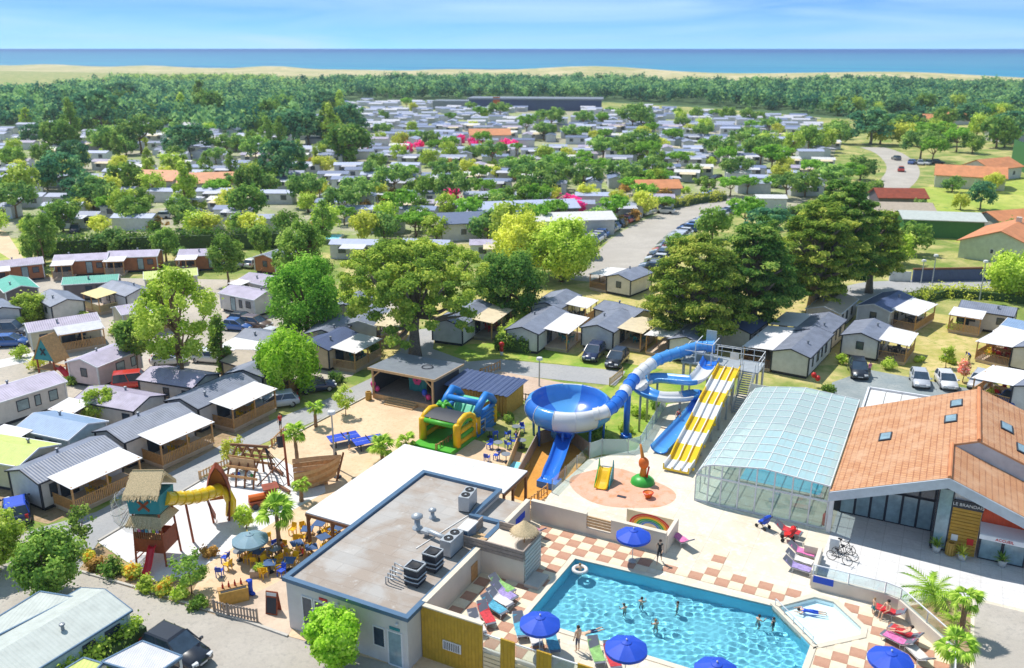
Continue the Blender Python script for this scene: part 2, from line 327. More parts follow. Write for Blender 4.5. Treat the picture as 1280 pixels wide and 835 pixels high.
leafmat('leaf_willow', (120,170,40), (164,206,62), (204,226,110))
leafmat('leaf_dark', (62,100,50), (98,136,60), (160,178,90))
leafmat('leaf_mid', (82,118,54), (118,150,66), (176,194,100))
leafmat('leaf_yellow', (150,162,58), (186,192,80), (220,216,122))
leafmat('leaf_far', (66,106,66), (108,146,76), (176,198,106))
leafmat('leaf_wood', (44,92,78), (82,130,92), (146,178,112))
leafmat('leaf_palm', (92,130,44), (140,176,60), (190,210,100))
leafmat('leaf_brown', (140,120,60), (176,140,80), (214,180,110))
leafmat('leaf_flower', (120,160,60), (190,200,90), (246,160,60))
leafmat('leaf_rose', (110,150,60), (220,150,130), (244,200,190))
# --- glass, water
def clearmat(name, tint, gloss=.12, rough=.03):
    m = bpy.data.materials.new(name); m.use_nodes = True; MATS[name] = m; n, l = m.node_tree.nodes, m.node_tree.links; n.remove(n['Principled BSDF'])
    t = n.new('ShaderNodeBsdfTransparent'); t.inputs[0].default_value = tint; g = n.new('ShaderNodeBsdfGlossy'); g.inputs['Roughness'].default_value = rough
    fr = n.new('ShaderNodeLayerWeight'); pw = n.new('ShaderNodeMath'); pw.operation = 'POWER'; pw.inputs[1].default_value = 4.0; l.new(fr.outputs['Facing'], pw.inputs[0]); mr = n.new('ShaderNodeMath'); mr.operation = 'MULTIPLY_ADD'; mr.inputs[1].default_value = .6; mr.inputs[2].default_value = gloss; l.new(pw.outputs[0], mr.inputs[0])
    ms = n.new('ShaderNodeMixShader'); l.new(mr.outputs[0], ms.inputs[0]); l.new(t.outputs[0], ms.inputs[1]); l.new(g.outputs[0], ms.inputs[2]); l.new(ms.outputs[0], n['Material Output'].inputs[0])
    return m, n, l, g, ms
clearmat('clear_glass', (.86,.93,.94,1), .06)
# polycarbonate sheet of the pool cover: milky, lets light through
m, n, l, g, ms = clearmat('poly_sheet', (.86,.96,.97,1), .05, .15)
df = n.new('ShaderNodeBsdfDiffuse'); df.inputs[0].default_value = lin(216,232,232,1.0); m2 = n.new('ShaderNodeMixShader'); m2.inputs[0].default_value = .36
l.new(ms.outputs[0], m2.inputs[1]); l.new(df.outputs[0], m2.inputs[2]); l.new(m2.outputs[0], n['Material Output'].inputs[0])
clearmat('bubble', (.93,.95,.96,1), .12)
m = bpy.data.materials.new('pool_water'); m.use_nodes = True; MATS['pool_water'] = m; n, l = m.node_tree.nodes, m.node_tree.links; n.remove(n['Principled BSDF'])
g = n.new('ShaderNodeBsdfGlass'); g.inputs['IOR'].default_value = 1.33; g.inputs['Roughness'].default_value = 0; g.inputs[0].default_value = (.9,.99,1,1); l.new(g.outputs[0], n['Material Output'].inputs[0])
clearmat('shallow_water', (.88,.98,1,1), .03, .08)
simple('pool_liner', lin(136,222,244,1.0), rough=.5, var=.06)
simple('pool_liner_pale', lin(240,250,252,1.0), rough=.5, var=.05)
m, n, l, b = newmat('sea'); tcn = n.new('ShaderNodeTexCoord'); sx = n.new('ShaderNodeSeparateXYZ'); l.new(tcn.outputs['Object'], sx.inputs[0])
a = ramp2(n, l, sx.outputs[1], 0, 9000, lin(60,184,214,.66), lin(0,92,178,.6))
mpn = n.new('ShaderNodeMapping'); mpn.inputs['Scale'].default_value = (.0006,.004,1); l.new(tcn.outputs['Object'], mpn.inputs[0])
a2 = ramp2(n, l, noise(n, l, mpn.outputs[0], 3, 5), .4, .7, a, lin(16,122,198,.62)); l.new(a2, b.inputs['Base Color'])
b.inputs['Roughness'].default_value = .5; b.inputs['Specular IOR Level'].default_value = .1; bump(n, l, b, noise(n, l, tcn.outputs['Object'], .05, 4), .3, 2)
leafmat('leaf_pink', (190,60,120), (226,60,150), (246,120,180))
ground('far_plot', (176,170,150), (150,170,90), (210,200,170), .05, .3)
ground('wood_floor', (70,104,60), (92,122,66), (60,92,56), .05, .3)
# ================================================================ THE SETTING
TZ = 1.8                                                    # level of the pool terrace and reception forecourt
def T(u, v, z=0.0): return S(u, v, TZ + z)
def sheet(name, pts, z, mat, label, thick=.06):
    P_ = [Vector((p[0], p[1])) for p in pts]
    ar = sum(P_[i].x*P_[(i+1)%len(P_)].y - P_[(i+1)%len(P_)].x*P_[i].y for i in range(len(P_)))
    if ar < 0: P_.reverse()
    mb = MB(); mb.poly([(p.x, p.y, z) for p in P_]); return struct(name, mb, mat, label)
def psheet(name, px, z, mat, label): return sheet(name, [G(x, y, z) for x, y in px], z, mat, label)
def usheet(name, uv, z, mat, label): return sheet(name, [S(u, v) for u, v in uv], z, mat, label)
def smooth_path(pts, k=6):
    P_ = [Vector(p) for p in pts]; out = []
    for i in range(len(P_)-1):
        p0, p1, p2, p3 = P_[max(i-1,0)], P_[i], P_[i+1], P_[min(i+2,len(P_)-1)]
        for j in range(k):
            t = j/k; out.append(.5*((2*p1)+(p2-p0)*t+(2*p0-5*p1+4*p2-p3)*t*t+(3*p1-p0-3*p2+p3)*t**3))
    return out + [P_[-1]]
def strip(name, px, w, z, mat, label):
    c = smooth_path([G(x, y, z) for x, y in px]); mb = MB(); L_, R_ = [], []
    for i, p in enumerate(c):
        d = (c[min(i+1,len(c)-1)] - c[max(i-1,0)]).normalized(); s = Vector((-d.y, d.x, 0))*w/2; L_.append(p+s); R_.append(p-s)
    mb.loft([[a, b_] for a, b_ in zip(R_, L_)], close=False, cap=False); return struct(name, mb, mat, label)
# ground sheet, as far as the shore, with the dunes rising towards it
COAST = 1190.0
us = sorted(set([-9000,-6000,-4200,-3200] + list(np.linspace(-2600, 2600, 131)) + [3200,4200,6000,9000]))
vs_ = [-400, -60, 250, 500, 700] + list(np.linspace(800, COAST+40, 46))
rng = np.random.default_rng(3); ph = rng.uniform(0, 6.28, 24); fr_ = rng.uniform(.004, .03, 24); an = rng.uniform(-.6, .6, 24)
def dune(u, v):
    t = (v-930)/(COAST-930)
    if t <= 0: return 0.0
    h = sum(math.sin((u*math.cos(a)+v*math.sin(a)*1.6)*f+p)/(1+f*60) for p, f, a in zip(ph, fr_, an))*1.3
    e = math.sin(min(t, 1)*pi*.5)**2 if v < COAST-30 else max(0, (COAST+30-v)/60)
    return max(-.2, (3.4 + h + 2.6*math.exp(-((u+480)/260)**2) - 2.2/(1+math.exp((u+900)/120)) + 2.4/(1+math.exp(-(u-150)/120)))*e)
mb = MB(); mb.loft([[S(u, v, dune(u, v) if v < COAST+35 else -3.0) for u in us] for v in vs_], close=False, cap=False, mif=lambda i, j: 1 if vs_[i] > 900 else 0)
struct('ground', mb, ['grass', 'dune_grass'], 'dry grassy ground running out to pale dunes along the shore', smooth=True)
mb = MB(); d0 = 70000
mb.poly([(-d0,0,0),(d0,0,0),(d0,d0,0),(-d0,d0,0)]); o = struct('sea', mb, 'sea', 'calm turquoise sea below the horizon', loc=S(0, COAST+8, -1.6), rz=SY)
# roads and surfaces at street level
psheet('lower_road', [(-90,700),(20,668),(60,664),(97,714),(310,773),(365,792),(470,825),(640,880),(640,960),(-120,960)], .02, 'asphalt_warm', 'pale worn asphalt road passing the restaurant front')
psheet('service_road', [(20,668),(120,640),(214,590),(320,533),(408,499),(463,473),(500,436),(515,413),(545,409),(541,436),(585,452),(625,449),(700,456),(782,464),(770,482),(690,474),(620,466),(575,478),(540,470),(468,490),(420,515),(350,545),(320,558),(251,598),(165,651),(123,677),(99,716),(60,664)], .026, 'asphalt', 'narrow grey service road between the mobile homes and the play area')
psheet('car_park', [(1040,478),(1086,462),(1240,491),(1290,505),(1290,570),(1030,560)], .024, 'parking', 'grey asphalt car park behind the reception')
strip('lane', [(1060,372),(1100,360),(1160,357),(1240,351),(1330,343)], 7, .018, 'asphalt', 'grey lane behind the right hand plots'.replace('right hand','cypress'))
strip('entrance_avenue', [(735,352),(768,328),(795,300),(830,278),(875,262),(930,250)], 9, .02, 'asphalt_warm', 'pale avenue lined with parked cars')
strip('far_road', [(1010,280),(1045,263),(1090,246),(1122,226),(1128,208),(1112,192),(1090,184)], 9, .02, 'asphalt_warm', 'curving public road with a hedge on one side')
psheet('meadow', [(1090,262),(1135,236),(1290,222),(1290,320),(1180,300),(1110,290)], .012, 'far_field', 'bright green rough meadow beside the public road')
psheet('field', [(-40,292),(28,300),(36,330),(-40,335)], .012, 'far_field', 'yellow green field past the chalets')
psheet('track', [(-40,275),(8,290),(34,330),(22,330),(-40,290)], .018, 'sand_tan', 'sandy track beside the field')
psheet('white_sand_pit', [(123,678),(165,653),(251,602),(300,580),(345,572),(405,600),(407,615),(365,638),(332,659),(262,703),(232,722),(195,727)], .03, 'sand_white', 'white sand under the pirate play equipment')
psheet('tan_sand_yard', [(345,572),(326,566),(420,517),(470,491),(551,516),(560,535),(521,548),(505,562),(407,615),(405,600)], .034, 'sand_tan', 'tan sand yard around the table tennis tables')
psheet('terrace_floor', [(262,703),(332,659),(365,638),(407,615),(521,548),(560,540),(720,585),(680,660),(560,640),(357,762),(300,755),(268,768),(240,740)], .04, 'sand_tan', 'tan floor of the restaurant terrace')
psheet('timber_deck', [(268,768),(330,736),(357,722),(372,770),(360,795),(312,778)], .06, 'deck_wood', 'pale timber deck before the restaurant doors')
psheet('footway', [(360,795),(372,770),(440,790),(520,815),(640,850),(640,875),(470,825)], .045, 'sand_tan', 'sandy footway along the restaurant front')
psheet('planting_bed', [(97,714),(123,679),(195,729),(235,724),(262,706),(268,768)], .028, 'soil', 'planted bed of soil between the kerb and the white sand')
psheet('ball_court', [(600,473),(625,464),(718,481),(690,505),(640,498),(585,487)], .036, 'tan_court', 'tan gravel court behind the bouncy castle')
psheet('rubber_mat', [(585,487),(640,498),(650,506),(600,520),(560,545),(530,530),(550,510)], .042, 'deck_grey', 'dark matting under the bouncy castle')
psheet('slide_basin', [(668,555),(705,545),(735,572),(690,618),(665,630),(640,622)], .05, 'ochre_soft', 'ochre soft surface around the bowl slide exit')
psheet('garden', [(735,572),(705,545),(700,520),(760,480),(900,470),(905,500),(835,506),(795,562)], .022, 'lawn_green', 'green planted slope under the water slides')
psheet('dry_plot', [(1105,455),(1130,425),(1170,392),(1250,402),(1290,412),(1290,505),(1240,491)], .014, 'dry_lawn', 'sun bleached lawn among the plots by the car park')
psheet('verge', [(545,440),(556,432),(630,428),(700,440),(830,462),(800,470),(700,455),(625,448),(585,450)], .016, 'lawn_green', 'strip of lawn before the slate roofed homes')
psheet('plot_lawn', [(468,462),(440,462),(420,450),(470,430),(500,412),(516,410),(500,436)], .016, 'dry_lawn', 'dry lawn between the stage and the timber terrace')
psheet('home_plots', [(0,640),(60,655),(340,540),(330,495),(230,470),(0,560)], .010, 'soil', 'bare earth plots under the mobile homes along the service road')
psheet('pale_path', [(-10,462),(90,440),(130,425),(90,430),(-10,452)], .014, 'sand_white', 'white gravel path through the plots')
psheet('plot_ground', [(0,560),(230,470),(330,495),(440,470),(500,412),(520,380),(330,350),(-40,345),(-60,560)], .008, 'gravel_road', 'gravelled plots between the mobile homes')
psheet('plot_gravel', [(540,408),(560,432),(830,462),(1100,455),(1170,392),(1060,375),(760,350),(520,380)], .008, 'dry_lawn', 'dry grass plots between the slate roofed homes')
# kerbs
def kerb(name, px, label, z=0.0, w=.18, h=.13):
    c = [G(x, y, z) for x, y in px]; mb = MB()
    for a, b_ in zip(c, c[1:]): mb.bar(a+Vector((0,0,h/2)), b_+Vector((0,0,h/2)), w, h)
    return struct(name, mb, 'kerb', label)
kerb('kerb', [(97,714),(200,744),(268,766),(312,779),(360,796)], 'pale kerb along the planted bed')
kerb('sand_pit_kerb', [(123,677),(165,652),(251,601),(300,579)], 'low edging between the service road and the white sand')
kerb('yard_kerb', [(326,565),(420,516),(470,490)], 'low edging of the tan sand yard')
# raised terrace: retaining slab, then its surfaces
deck_uv = [(8.95,1.5),(62,1.5),(62,47),(17,47),(13.2,43),(11.2,41.1),(11.8,30.2),(8.9,26.6),(8.5,19.7),(8.95,17.0)]
mb = MB(); mb.prism([(S(u,v).x, S(u,v).y) for u, v in deck_uv], -.2, TZ); struct('pool_terrace', mb, 'concrete_pale', 'pale concrete terrace around the pools')
MAINP = [(13.55,5.2),(28.9,5.2),(29.1,10.2),(26.5,13.0),(13.75,12.4)]
SMALLP = [(26.75,13.05),(28.6,15.1),(29.7,15.1),(31.5,13.2),(31.5,12.5),(29.3,10.4)]
def offs(poly, d):
    n = len(poly); out = []
    for i in range(n):
        a, b_, c = Vector(poly[i-1]), Vector(poly[i]), Vector(poly[(i+1)%n])
        d1 = (b_-a).normalized(); d2 = (c-b_).normalized(); n1 = Vector((d1.y,-d1.x)); n2 = Vector((d2.y,-d2.x)); m_ = (n1+n2).normalized()
        out.append(b_ + m_*d/max(.4, m_.dot(n1)))
    return out
def ccw(p): 
    a = sum(p[i][0]*p[(i+1)%len(p)][1]-p[(i+1)%len(p)][0]*p[i][1] for i in range(len(p))); return list(p) if a > 0 else list(p)[::-1]
MAINP, SMALLP = ccw(MAINP), ccw(SMALLP)
def inside(p, poly):
    x, y = p; r = False
    for i in range(len(poly)):
        x1, y1 = poly[i-1]; x2, y2 = poly[i]
        if (y1 > y) != (y2 > y) and x < (x2-x1)*(y-y1)/(y2-y1)+x1: r = not r
    return r
# the terrace is cut open for the basins
cut = bmesh.new()
def ripples(poly, lam, st=.075):
    rw = np.random.default_rng(9); K_ = 30; kx = rw.normal(size=(K_,2)); kx /= np.linalg.norm(kx,axis=1,keepdims=True); lm = rw.uniform(lam[0],lam[1],K_); am = lm*lam[2]; p_ = rw.uniform(0,6.28,K_); big = offs(poly, .1)
    U = np.arange(min(p[0] for p in big)-st, max(p[0] for p in big)+st, st); V = np.arange(min(p[1] for p in big)-st, max(p[1] for p in big)+st, st); gu, gv = np.meshgrid(U, V, indexing='ij'); mod = .75+.45*np.sin(gu*.9+1.3*np.sin(gv*.6))*np.sin(gv*1.1+.8*np.sin(gu*.7)); z = mod*sum(am[k]*np.sin(2*pi/lm[k]*(kx[k,0]*gu+kx[k,1]*gv)+p_[k]+.6*np.sin(gu*1.7+k)*np.sin(gv*1.3+2*k)) for k in range(K_))
    ix = -np.ones(gu.shape, int); mb = MB()
    for i in range(len(U)):
        for j in range(len(V)):
            if inside((U[i],V[j]), big): ix[i,j] = len(mb.v); mb.v.append(tuple(T(U[i],V[j],-.13+z[i,j])))
    for i in range(len(U)-1):
        for j in range(len(V)-1):
            q = (int(ix[i,j]),int(ix[i+1,j]),int(ix[i+1,j+1]),int(ix[i,j+1]))
            if min(q) >= 0: mb.f.append(q); mb.m.append(0)
    return mb
def basin(name, poly, depth, liner, wat, lab, lam):
    mb = MB(); n = len(poly); top = [T(u, v, .001) for u, v in poly]; bot = [T(u, v, -depth) for u, v in poly]
    mb.poly(bot, 0)
    for i in range(n): mb.poly([top[i], top[(i+1)%n], bot[(i+1)%n], bot[i]][::-1], 0)
    o = thing(name, lab, 'pool'); part('basin', mb, liner, o)
    rim = MB(); ou = offs(poly, .35)
    for i in range(n):
        j = (i+1) % n
        if all(abs(p[0]+p[1]-39.5) < .45 for p in (poly[i], poly[j])): continue
        a, b_, c, d_ = [T(*p, .05) for p in (poly[i], poly[j], ou[j], ou[i])]
        rim.poly([a, d_, c, b_]); rim.poly([a, b_, b_-Vector((0,0,.14)), a-Vector((0,0,.14))]); rim.poly([d_, d_-Vector((0,0,.06)), c-Vector((0,0,.06)), c])
    part('coping', rim, 'coping', o)
    part('water', ripples(poly, lam), wat, o, True).cycles.is_caustics_caster = (wat == 'pool_water')
    for c in o.children:
        if c.name.startswith('basin') and wat == 'pool_water': c.cycles.is_caustics_receiver = True
    return o
def cut_deck(polys):
    o = bpy.data.objects['pool_terrace']
    for poly in polys:
        mb = MB(); mb.prism([(S(u,v).x, S(u,v).y) for u, v in offs(poly, .02)], -1, 4)
        c = link('cutter', mb.mesh('cutter', 'coping')); md = o.modifiers.new('b', 'BOOLEAN'); md.operation = 'DIFFERENCE'; md.object = c; md.solver = 'EXACT'
    dg = bpy.context.evaluated_depsgraph_get(); me = bpy.data.meshes.new_from_object(o.evaluated_get(dg)); o.modifiers.clear(); o.data = me
    for c in [x for x in bpy.data.objects if x.name.startswith('cutter')]: bpy.data.objects.remove(c)
cut_deck([MAINP, SMALLP])
basin('swimming_pool', MAINP, 1.35, 'pool_liner', 'pool_water', 'large turquoise swimming pool with rippling water', (.2,.7,.0062))
basin('paddling_pool', SMALLP, .32, 'pool_liner_pale', 'shallow_water', 'small pale angular paddling pool beside the large pool', (.2,.6,.0045))
# checkerboard paving, each slab its own piece
tiles = thing('checkered_paving', 'checkerboard paving of pink and cream slabs around the pool', 'paving', T(0,0), SY)
mbt = MB(); mbt.bx(-.418,.418,-.418,.418,0,.022); tm = [mbt.mesh('slab', 'tile_pink'), mbt.mesh('slab', 'tile_cream')]
cm = offs(MAINP, .62); cs = offs(SMALLP, .62); step = .85; cnt = 0
for i in range(33):
    for j in range(19):
        u, v = 9.5+i*step, 2.2+j*step
        if v > 15.35 and u < 18.5: continue
        if inside((u,v), cm) or inside((u,v), cs): continue
        if u > 31 and v > 15.6-(u-31)*.55: continue
        if u > 36 or (8 < v and u < 12.3 and 8.2 < v < 10.6 and u < 11.9): continue
        if v > 14.35 and 18.4 < u < 21.6: continue
        if v > 15.2 and u > 23: continue
        if v < 4.0 and u > 16: continue
        o = link('slab', tm[(i+j) % 2], tiles, (u, v, .004)); cnt += 1
usheet('terrace_margin', [(8.95,1.6),(12.9,1.6),(12.9,15.3),(8.95,15.3)], TZ+.003, 'tile_cream', 'cream strip of paving beside the restaurant wall')
# forecourt surfaces on the terrace level
usheet('forecourt', [(28.2,16.4),(32.6,16.4),(37.2,19.5),(60,19.5),(60,30),(28.4,30),(28.4,24)], TZ+.006, 'paving_white', 'white paved forecourt before the reception')
usheet('drive', [(37.4,1.6),(60,1.6),(60,19.2),(37.4,19.2)], TZ+.006, 'asphalt_warm', 'grey tarmac drive beside the palm bed')
usheet('palm_bed', [(33.4,16.4),(36.4,12.6),(36.4,1.6),(37.2,1.6),(37.2,19.2),(35.5,18.2)], TZ+.006, 'soil', 'narrow soil bed with palms beside the drive')
sp = [(13.1+3.9*math.cos(a)*(1+.12*math.sin(2*a+.6))-.4*math.sin(a), 23.1+3.0*math.sin(a)*(1+.1*math.cos(3*a))) for a in np.linspace(0, 2*pi, 40, endpoint=False)]
usheet('splash_pad', sp, TZ+.008, 'splash_pad', 'pink rubber splash pad among the slides')
# shore-side strip of beach
# ================================================================ BUILDINGS OF THE CENTRE
def sthing(name, label, cat, u=0, v=0, z=0, dr=0.0, group=None): return thing(name, label, cat, S(u,v,z), SY+dr, group)
def window(par, x0, x1, z0, z1, y, axis='x', sgn=-1, frame='white_trim', pane='dark_glass', name='window', fw=.07):
    # a framed pane set 3 cm proud on a wall face: axis 'x' = wall runs along x at y; 'y' = wall runs along y at x=y
    mb = MB(); t0, t1 = (y, y+sgn*.05); t0, t1 = min(t0,t1), max(t0,t1)
    def b_(a0, a1, c0, c1, m):
        (m.bx(a0,a1,t0,t1,c0,c1) if axis == 'x' else m.bx(t0,t1,a0,a1,c0,c1))
    b_(x0,x1,z0,z0+fw,mb); b_(x0,x1,z1-fw,z1,mb); b_(x0,x0+fw,z0+fw,z1-fw,mb); b_(x1-fw,x1,z0+fw,z1-fw,mb)
    w = part(name, mb, frame, par); p = MB(); t0, t1 = sorted((y+sgn*.008, y+sgn*.03)); b_(x0+fw,x1-fw,z0+fw,z1-fw,p); part('pane', p, pane, w)
    return w
# ---------------- restaurant
r = sthing('restaurant', 'flat roofed grey restaurant with blue metal parapet and rooftop coolers', 'building')
foot = [(0,0),(8.7,0),(8.7,11.6),(6.4,11.6),(6.4,15.6),(0,15.6)]
mb = MB(); mb.prism(foot, 0, 3.45); part('wall', mb, 'rest_wall', r)
mb = MB(); mb.prism(offs(foot,-.25), 3.4, 3.5); part('roof', mb, 'bitumen', r)
mb = MB(); mb.bx(6.35,8.7,11.6,15.6,2.6,3.0); part('lower_roof', mb, 'bitumen', r)
for i in range(6):
    a, b_ = Vector((*foot[i],3.55)), Vector((*foot[(i+1)%6],3.55)); d = (b_-a).normalized(); mb = MB(); mb.bar(a-d*.16, b_+d*.158, .34+.001*i, .26+.002*i); part('parapet', mb, 'steel_blue', r)
for x0, x1, z0, z1, nm in [(1.55,2.75,.35,2.75,'window'),(2.85,3.95,.02,2.75,'door'),(4.05,5.15,.02,2.75,'door'),(5.75,6.75,.3,2.6,'window')]:
    window(r, x0*.72, x1*.72, z0, z1, 0, 'x', -1, 'white_trim', 'dark_glass', nm, .09)
window(r, 6.3, 7.15, 1.0, 2.35, 0, 'x', -1, 'white_trim', 'dark_glass'); window(r, 7.3, 8.35, .02, 2.4, 0, 'x', -1, 'white_trim', 'pale_glass', 'door', .09)
mb = MB(); mb.bx(2.5,3.1,-.06,-.01,2.86,3.02); part('sign', mb, 'red', r, label='small red sign above the restaurant door')
mb = MB(); mb.bx(7.5,8.2,-.06,-.01,2.5,2.66); part('sign', mb, 'teal', r, label='small green sign above the glazed door')
for x in (3.9, 8.05): mb = MB(); mb.sph((x,-.1,3.0),(.12,.1,.07),8,4); part('lamp', mb, 'white_paint', r)
# rooftop plant: own things
def vent(u, v, s, lab):
    t = sthing('roof_vent', lab, 'vent', u, v, 3.5); mb = MB(); mb.lathe([(.32*s,0),(.3*s,.1),(.17*s,.12),(.17*s,.75*s),(.0,.75*s)],14); part('pipe', mb, 'galv', t, True)
    mb = MB(); mb.lathe([(.0,.7*s),(.34*s,.72*s),(.34*s,.84*s),(.1*s,.98*s),(0,.98*s)],14); part('cap', mb, 'galv', t, True)
vent(3.9, 8.6, 1.15, 'tall silver roof vent with a flat cap'); vent(4.1, 10.2, .8, 'short silver roof vent near the white canopy')
def condenser(u, v, dr, lab):
    t = sthing('air_conditioner', lab, 'air conditioner', u, v, 3.5, dr); mb = MB(); mb.bx(-.45,.45,-.95,.95,.1,1.35); part('casing', mb, 'galv', t)
    for y in (-.45,.45):
        mb = MB(); mb.lathe([(.36,1.36),(.36,1.4),(.3,1.4),(.3,1.37)],16,(0,y,0)); f = part('fan_guard', mb, 'black', t); mb = MB(); mb.lathe([(.3,1.365),(.0,1.365)],16,(0,y,0)); mb.lathe([(.09,1.37),(.09,1.4),(0,1.4)],10,(0,y,0),1); part('fan', mb, ['black','galv'], f)
    for x in (-.4,.4):
        mb = MB(); mb.bx(x-.05,x+.05,-.9,.9,0,.1); part('foot', mb, 'charcoal', t)
condenser(5.5, 12.6, .15, 'twin fan rooftop cooler by the canopy parapet'); condenser(7.4, 7.2, 0, 'twin fan rooftop cooler behind the black chillers')
def chiller(u, v, lab):
    t = sthing('chiller', lab, 'chiller', u, v, 3.5); t.scale = (.86,)*3; mb = MB(); mb.bx(-.55,.55,-.55,.55,.12,1.35); part('casing', mb, 'charcoal', t)
    mb = MB()
    for a, b_ in (((-.55,-.55),(.55,-.55)),((.55,-.55),(.55,.55)),((.55,.55),(-.55,.55)),((-.55,.55),(-.55,-.55))): mb.bar((*a,1.38),(*b_,1.38),.09)
    part('rim', mb, 'galv', t); mb = MB(); mb.lathe([(.42,1.36),(.42,1.42),(.36,1.42),(.1,1.38),(0,1.38)],16); part('fan', mb, 'black', t)
    for z in (.45,.8): mb = MB(); mb.tube([(-.56,-.62,z),(.2,-.66,z),(.62,-.6,z),(.64,.5,z)],.05,6); part('pipe', mb, 'galv', t)
    for x in (-.45,.45): mb = MB(); mb.bx(x-.05,x+.05,-.55,.55,0,.12); part('foot', mb, 'black', t)
for o in [x for x in bpy.data.objects if x.name.startswith('air_conditioner')]: o.scale = (.86,)*3
chiller(7.2, 3.2, 'black boxy chiller with silver rim at the end of the roof'); chiller(7.35, 5.0, 'black boxy chiller with silver rim between cooler and chiller')
t = sthing('duct', 'bent silver air duct beside the rooftop coolers', 'duct', 6.3, 7.4, 3.5); mb = MB(); mb.tube([(-1.3,.6,.0),(-1.3,.6,.35),(-.9,.5,.5),(.7,.2,.5)],.17,10); part('pipe', mb, 'galv', t, True); mb = MB(); mb.bx(-1.6,-1.0,.35,.85,.3,.5); part('cowl', mb, 'galv', t)
t = sthing('pipe_rack', 'tangle of silver pipes beside the end chiller', 'pipes', 6.2, 3.0, 3.5); mb = MB()
for k in range(5): mb.tube([(-.5,-.7+k*.25,0),(-.5,-.7+k*.25,.5+.1*k),(.4,-.7+k*.2,.5+.1*k)],.045,6)
part('pipe', mb, 'galv', t, True)
single('conduit', MB().bar((5.2,6.4,3.53),(6.1,11.5,3.53),.06,.05), 'white_paint', 'thin white conduit running along the restaurant roof', 'conduit', SO, SY)
t = sthing('roof_box', 'low white plant box beside the twin fan cooler', 'plant box', 7.6, 8.9, 3.5); mb = MB(); mb.bx(-.3,.3,-.6,.6,.05,1.0); part('casing', mb, 'steel_blue', t); mb = MB(); mb.bx(-.4,.4,-.7,.7,1.0,1.08); part('lid', mb, 'white_paint', t)
# ---------------- white canopy wrapped round the restaurant
c = sthing('canopy', 'large white flat canopy over the restaurant terrace on timber posts', 'canopy')
for pl in ([(-4.6,7.4),(-.2,7.4),(-.2,15.9),(-.2,19.9),(-4.6,19.9)], [(-.2,15.85),(6.5,16.1),(6.5,20.1),(-.2,19.9)]):
    mb = MB(); mb.prism(pl, 3.06, 3.16); part('sheet', mb, 'tarp_white', c)
for v in np.arange(8.9,19.6,1.5): mb = MB(); mb.bx(-4.6,-.2,v-.04,v+.04,3.16,3.175); part('seam', mb, 'white_trim', c)
for u in np.arange(1.0,6.4,1.4): mb = MB(); mb.bx(u-.04,u+.04,16.1,19.95,3.16,3.175); part('seam', mb, 'white_trim', c)
for a, b_ in (((-4.6,7.4),(-.2,7.4)),((-4.6,7.4),(-4.6,19.9)),((-4.6,19.9),(6.5,20.1)),((6.5,16.1),(6.5,20.1))): mb = MB(); mb.bar((*a,2.95),(*b_,2.95),.12,.2); part('beam', mb, 'wood_dark', c)
for u, v in ((-4.5,7.5),(-4.5,10.6),(-4.5,13.7),(-4.5,16.8),(-4.5,19.8),(-1.5,19.8),(1.5,19.9),(4.5,20),(6.4,20),(6.4,17.8),(-2.4,7.5)):
    mb = MB(); mb.bx(u-.09,u+.09,v-.09,v+.09,0,2.9); p = part('post', mb, 'wood_dark', c)
    mb = MB(); mb.bar((u,v,2.3),(u,v+.5,2.85),.09); part('brace', mb, 'wood_dark', p)
# ---------------- terrace walls
w = sthing('terrace_wall', 'beige rendered wall between restaurant roof and pool terrace', 'wall')
mb = MB(); mb.bx(8.72,8.94,1.62,8.2,0,3.62); part('wall', mb, 'render_wall', w); mb = MB(); mb.bx(8.66,9.0,1.62,8.2,3.62,3.7); part('coping', mb, 'coping', w)
mb = MB(); mb.bx(8.72,8.94,10.8,15.5,0,3.5); part('wall', mb, 'render_wall', w); mb = MB(); mb.bx(8.66,9.0,10.8,15.4,3.5,3.58); part('coping', mb, 'coping', w)
mb = MB(); mb.bx(8.945,8.97,13.2,14.6,2.6,3.1); part('sign', mb, 'parasol_blue', w, label='blue and white notice on the beige wall')
mb = MB(); mb.bx(8.945,8.98,6.9,7.7,1.82,3.0); part('door', mb, 'wood', w)
w = sthing('back_wall', 'beige rendered wall behind the pool paving', 'wall')
for x0, x1 in ((8.95,13.2),(15.0,18.9)): mb = MB(); mb.bx(x0,x1,15.62,15.84,TZ-.1,3.35); part('wall', mb, 'render_wall', w); mb = MB(); mb.bx(x0,x1,15.55,15.9,3.35,3.42); part('coping', mb, 'coping', w)
mb = MB(); mb.bx(13.2,15.0,15.62,15.84,TZ-.1,2.3); part('wall', mb, 'render_wall', w)
for k in range(4): mb = MB(); mb.bx(13.2,15.0,15.68,15.78,2.42+k*.22,2.56+k*.22); part('slat', mb, 'wood_pale', w)
mb = MB(); mb.bx(18.7,18.95,15.85,18.4,TZ-.1,3.1); part('wall', mb, 'render_wall', w)
mb = MB(); mb.bx(15.2,18.7,18.3,18.45,TZ,3.0); part('wall', mb, 'render_wall', w)
mu = sthing('mural_panel', 'low wall painted with a rainbow of coloured arcs', 'mural', 17.0, 18.2, TZ)
mb = MB(); mb.bx(-1.7,1.7,-.06,.06,.1,1.25); part('board', mb, 'tarp_cream', mu)
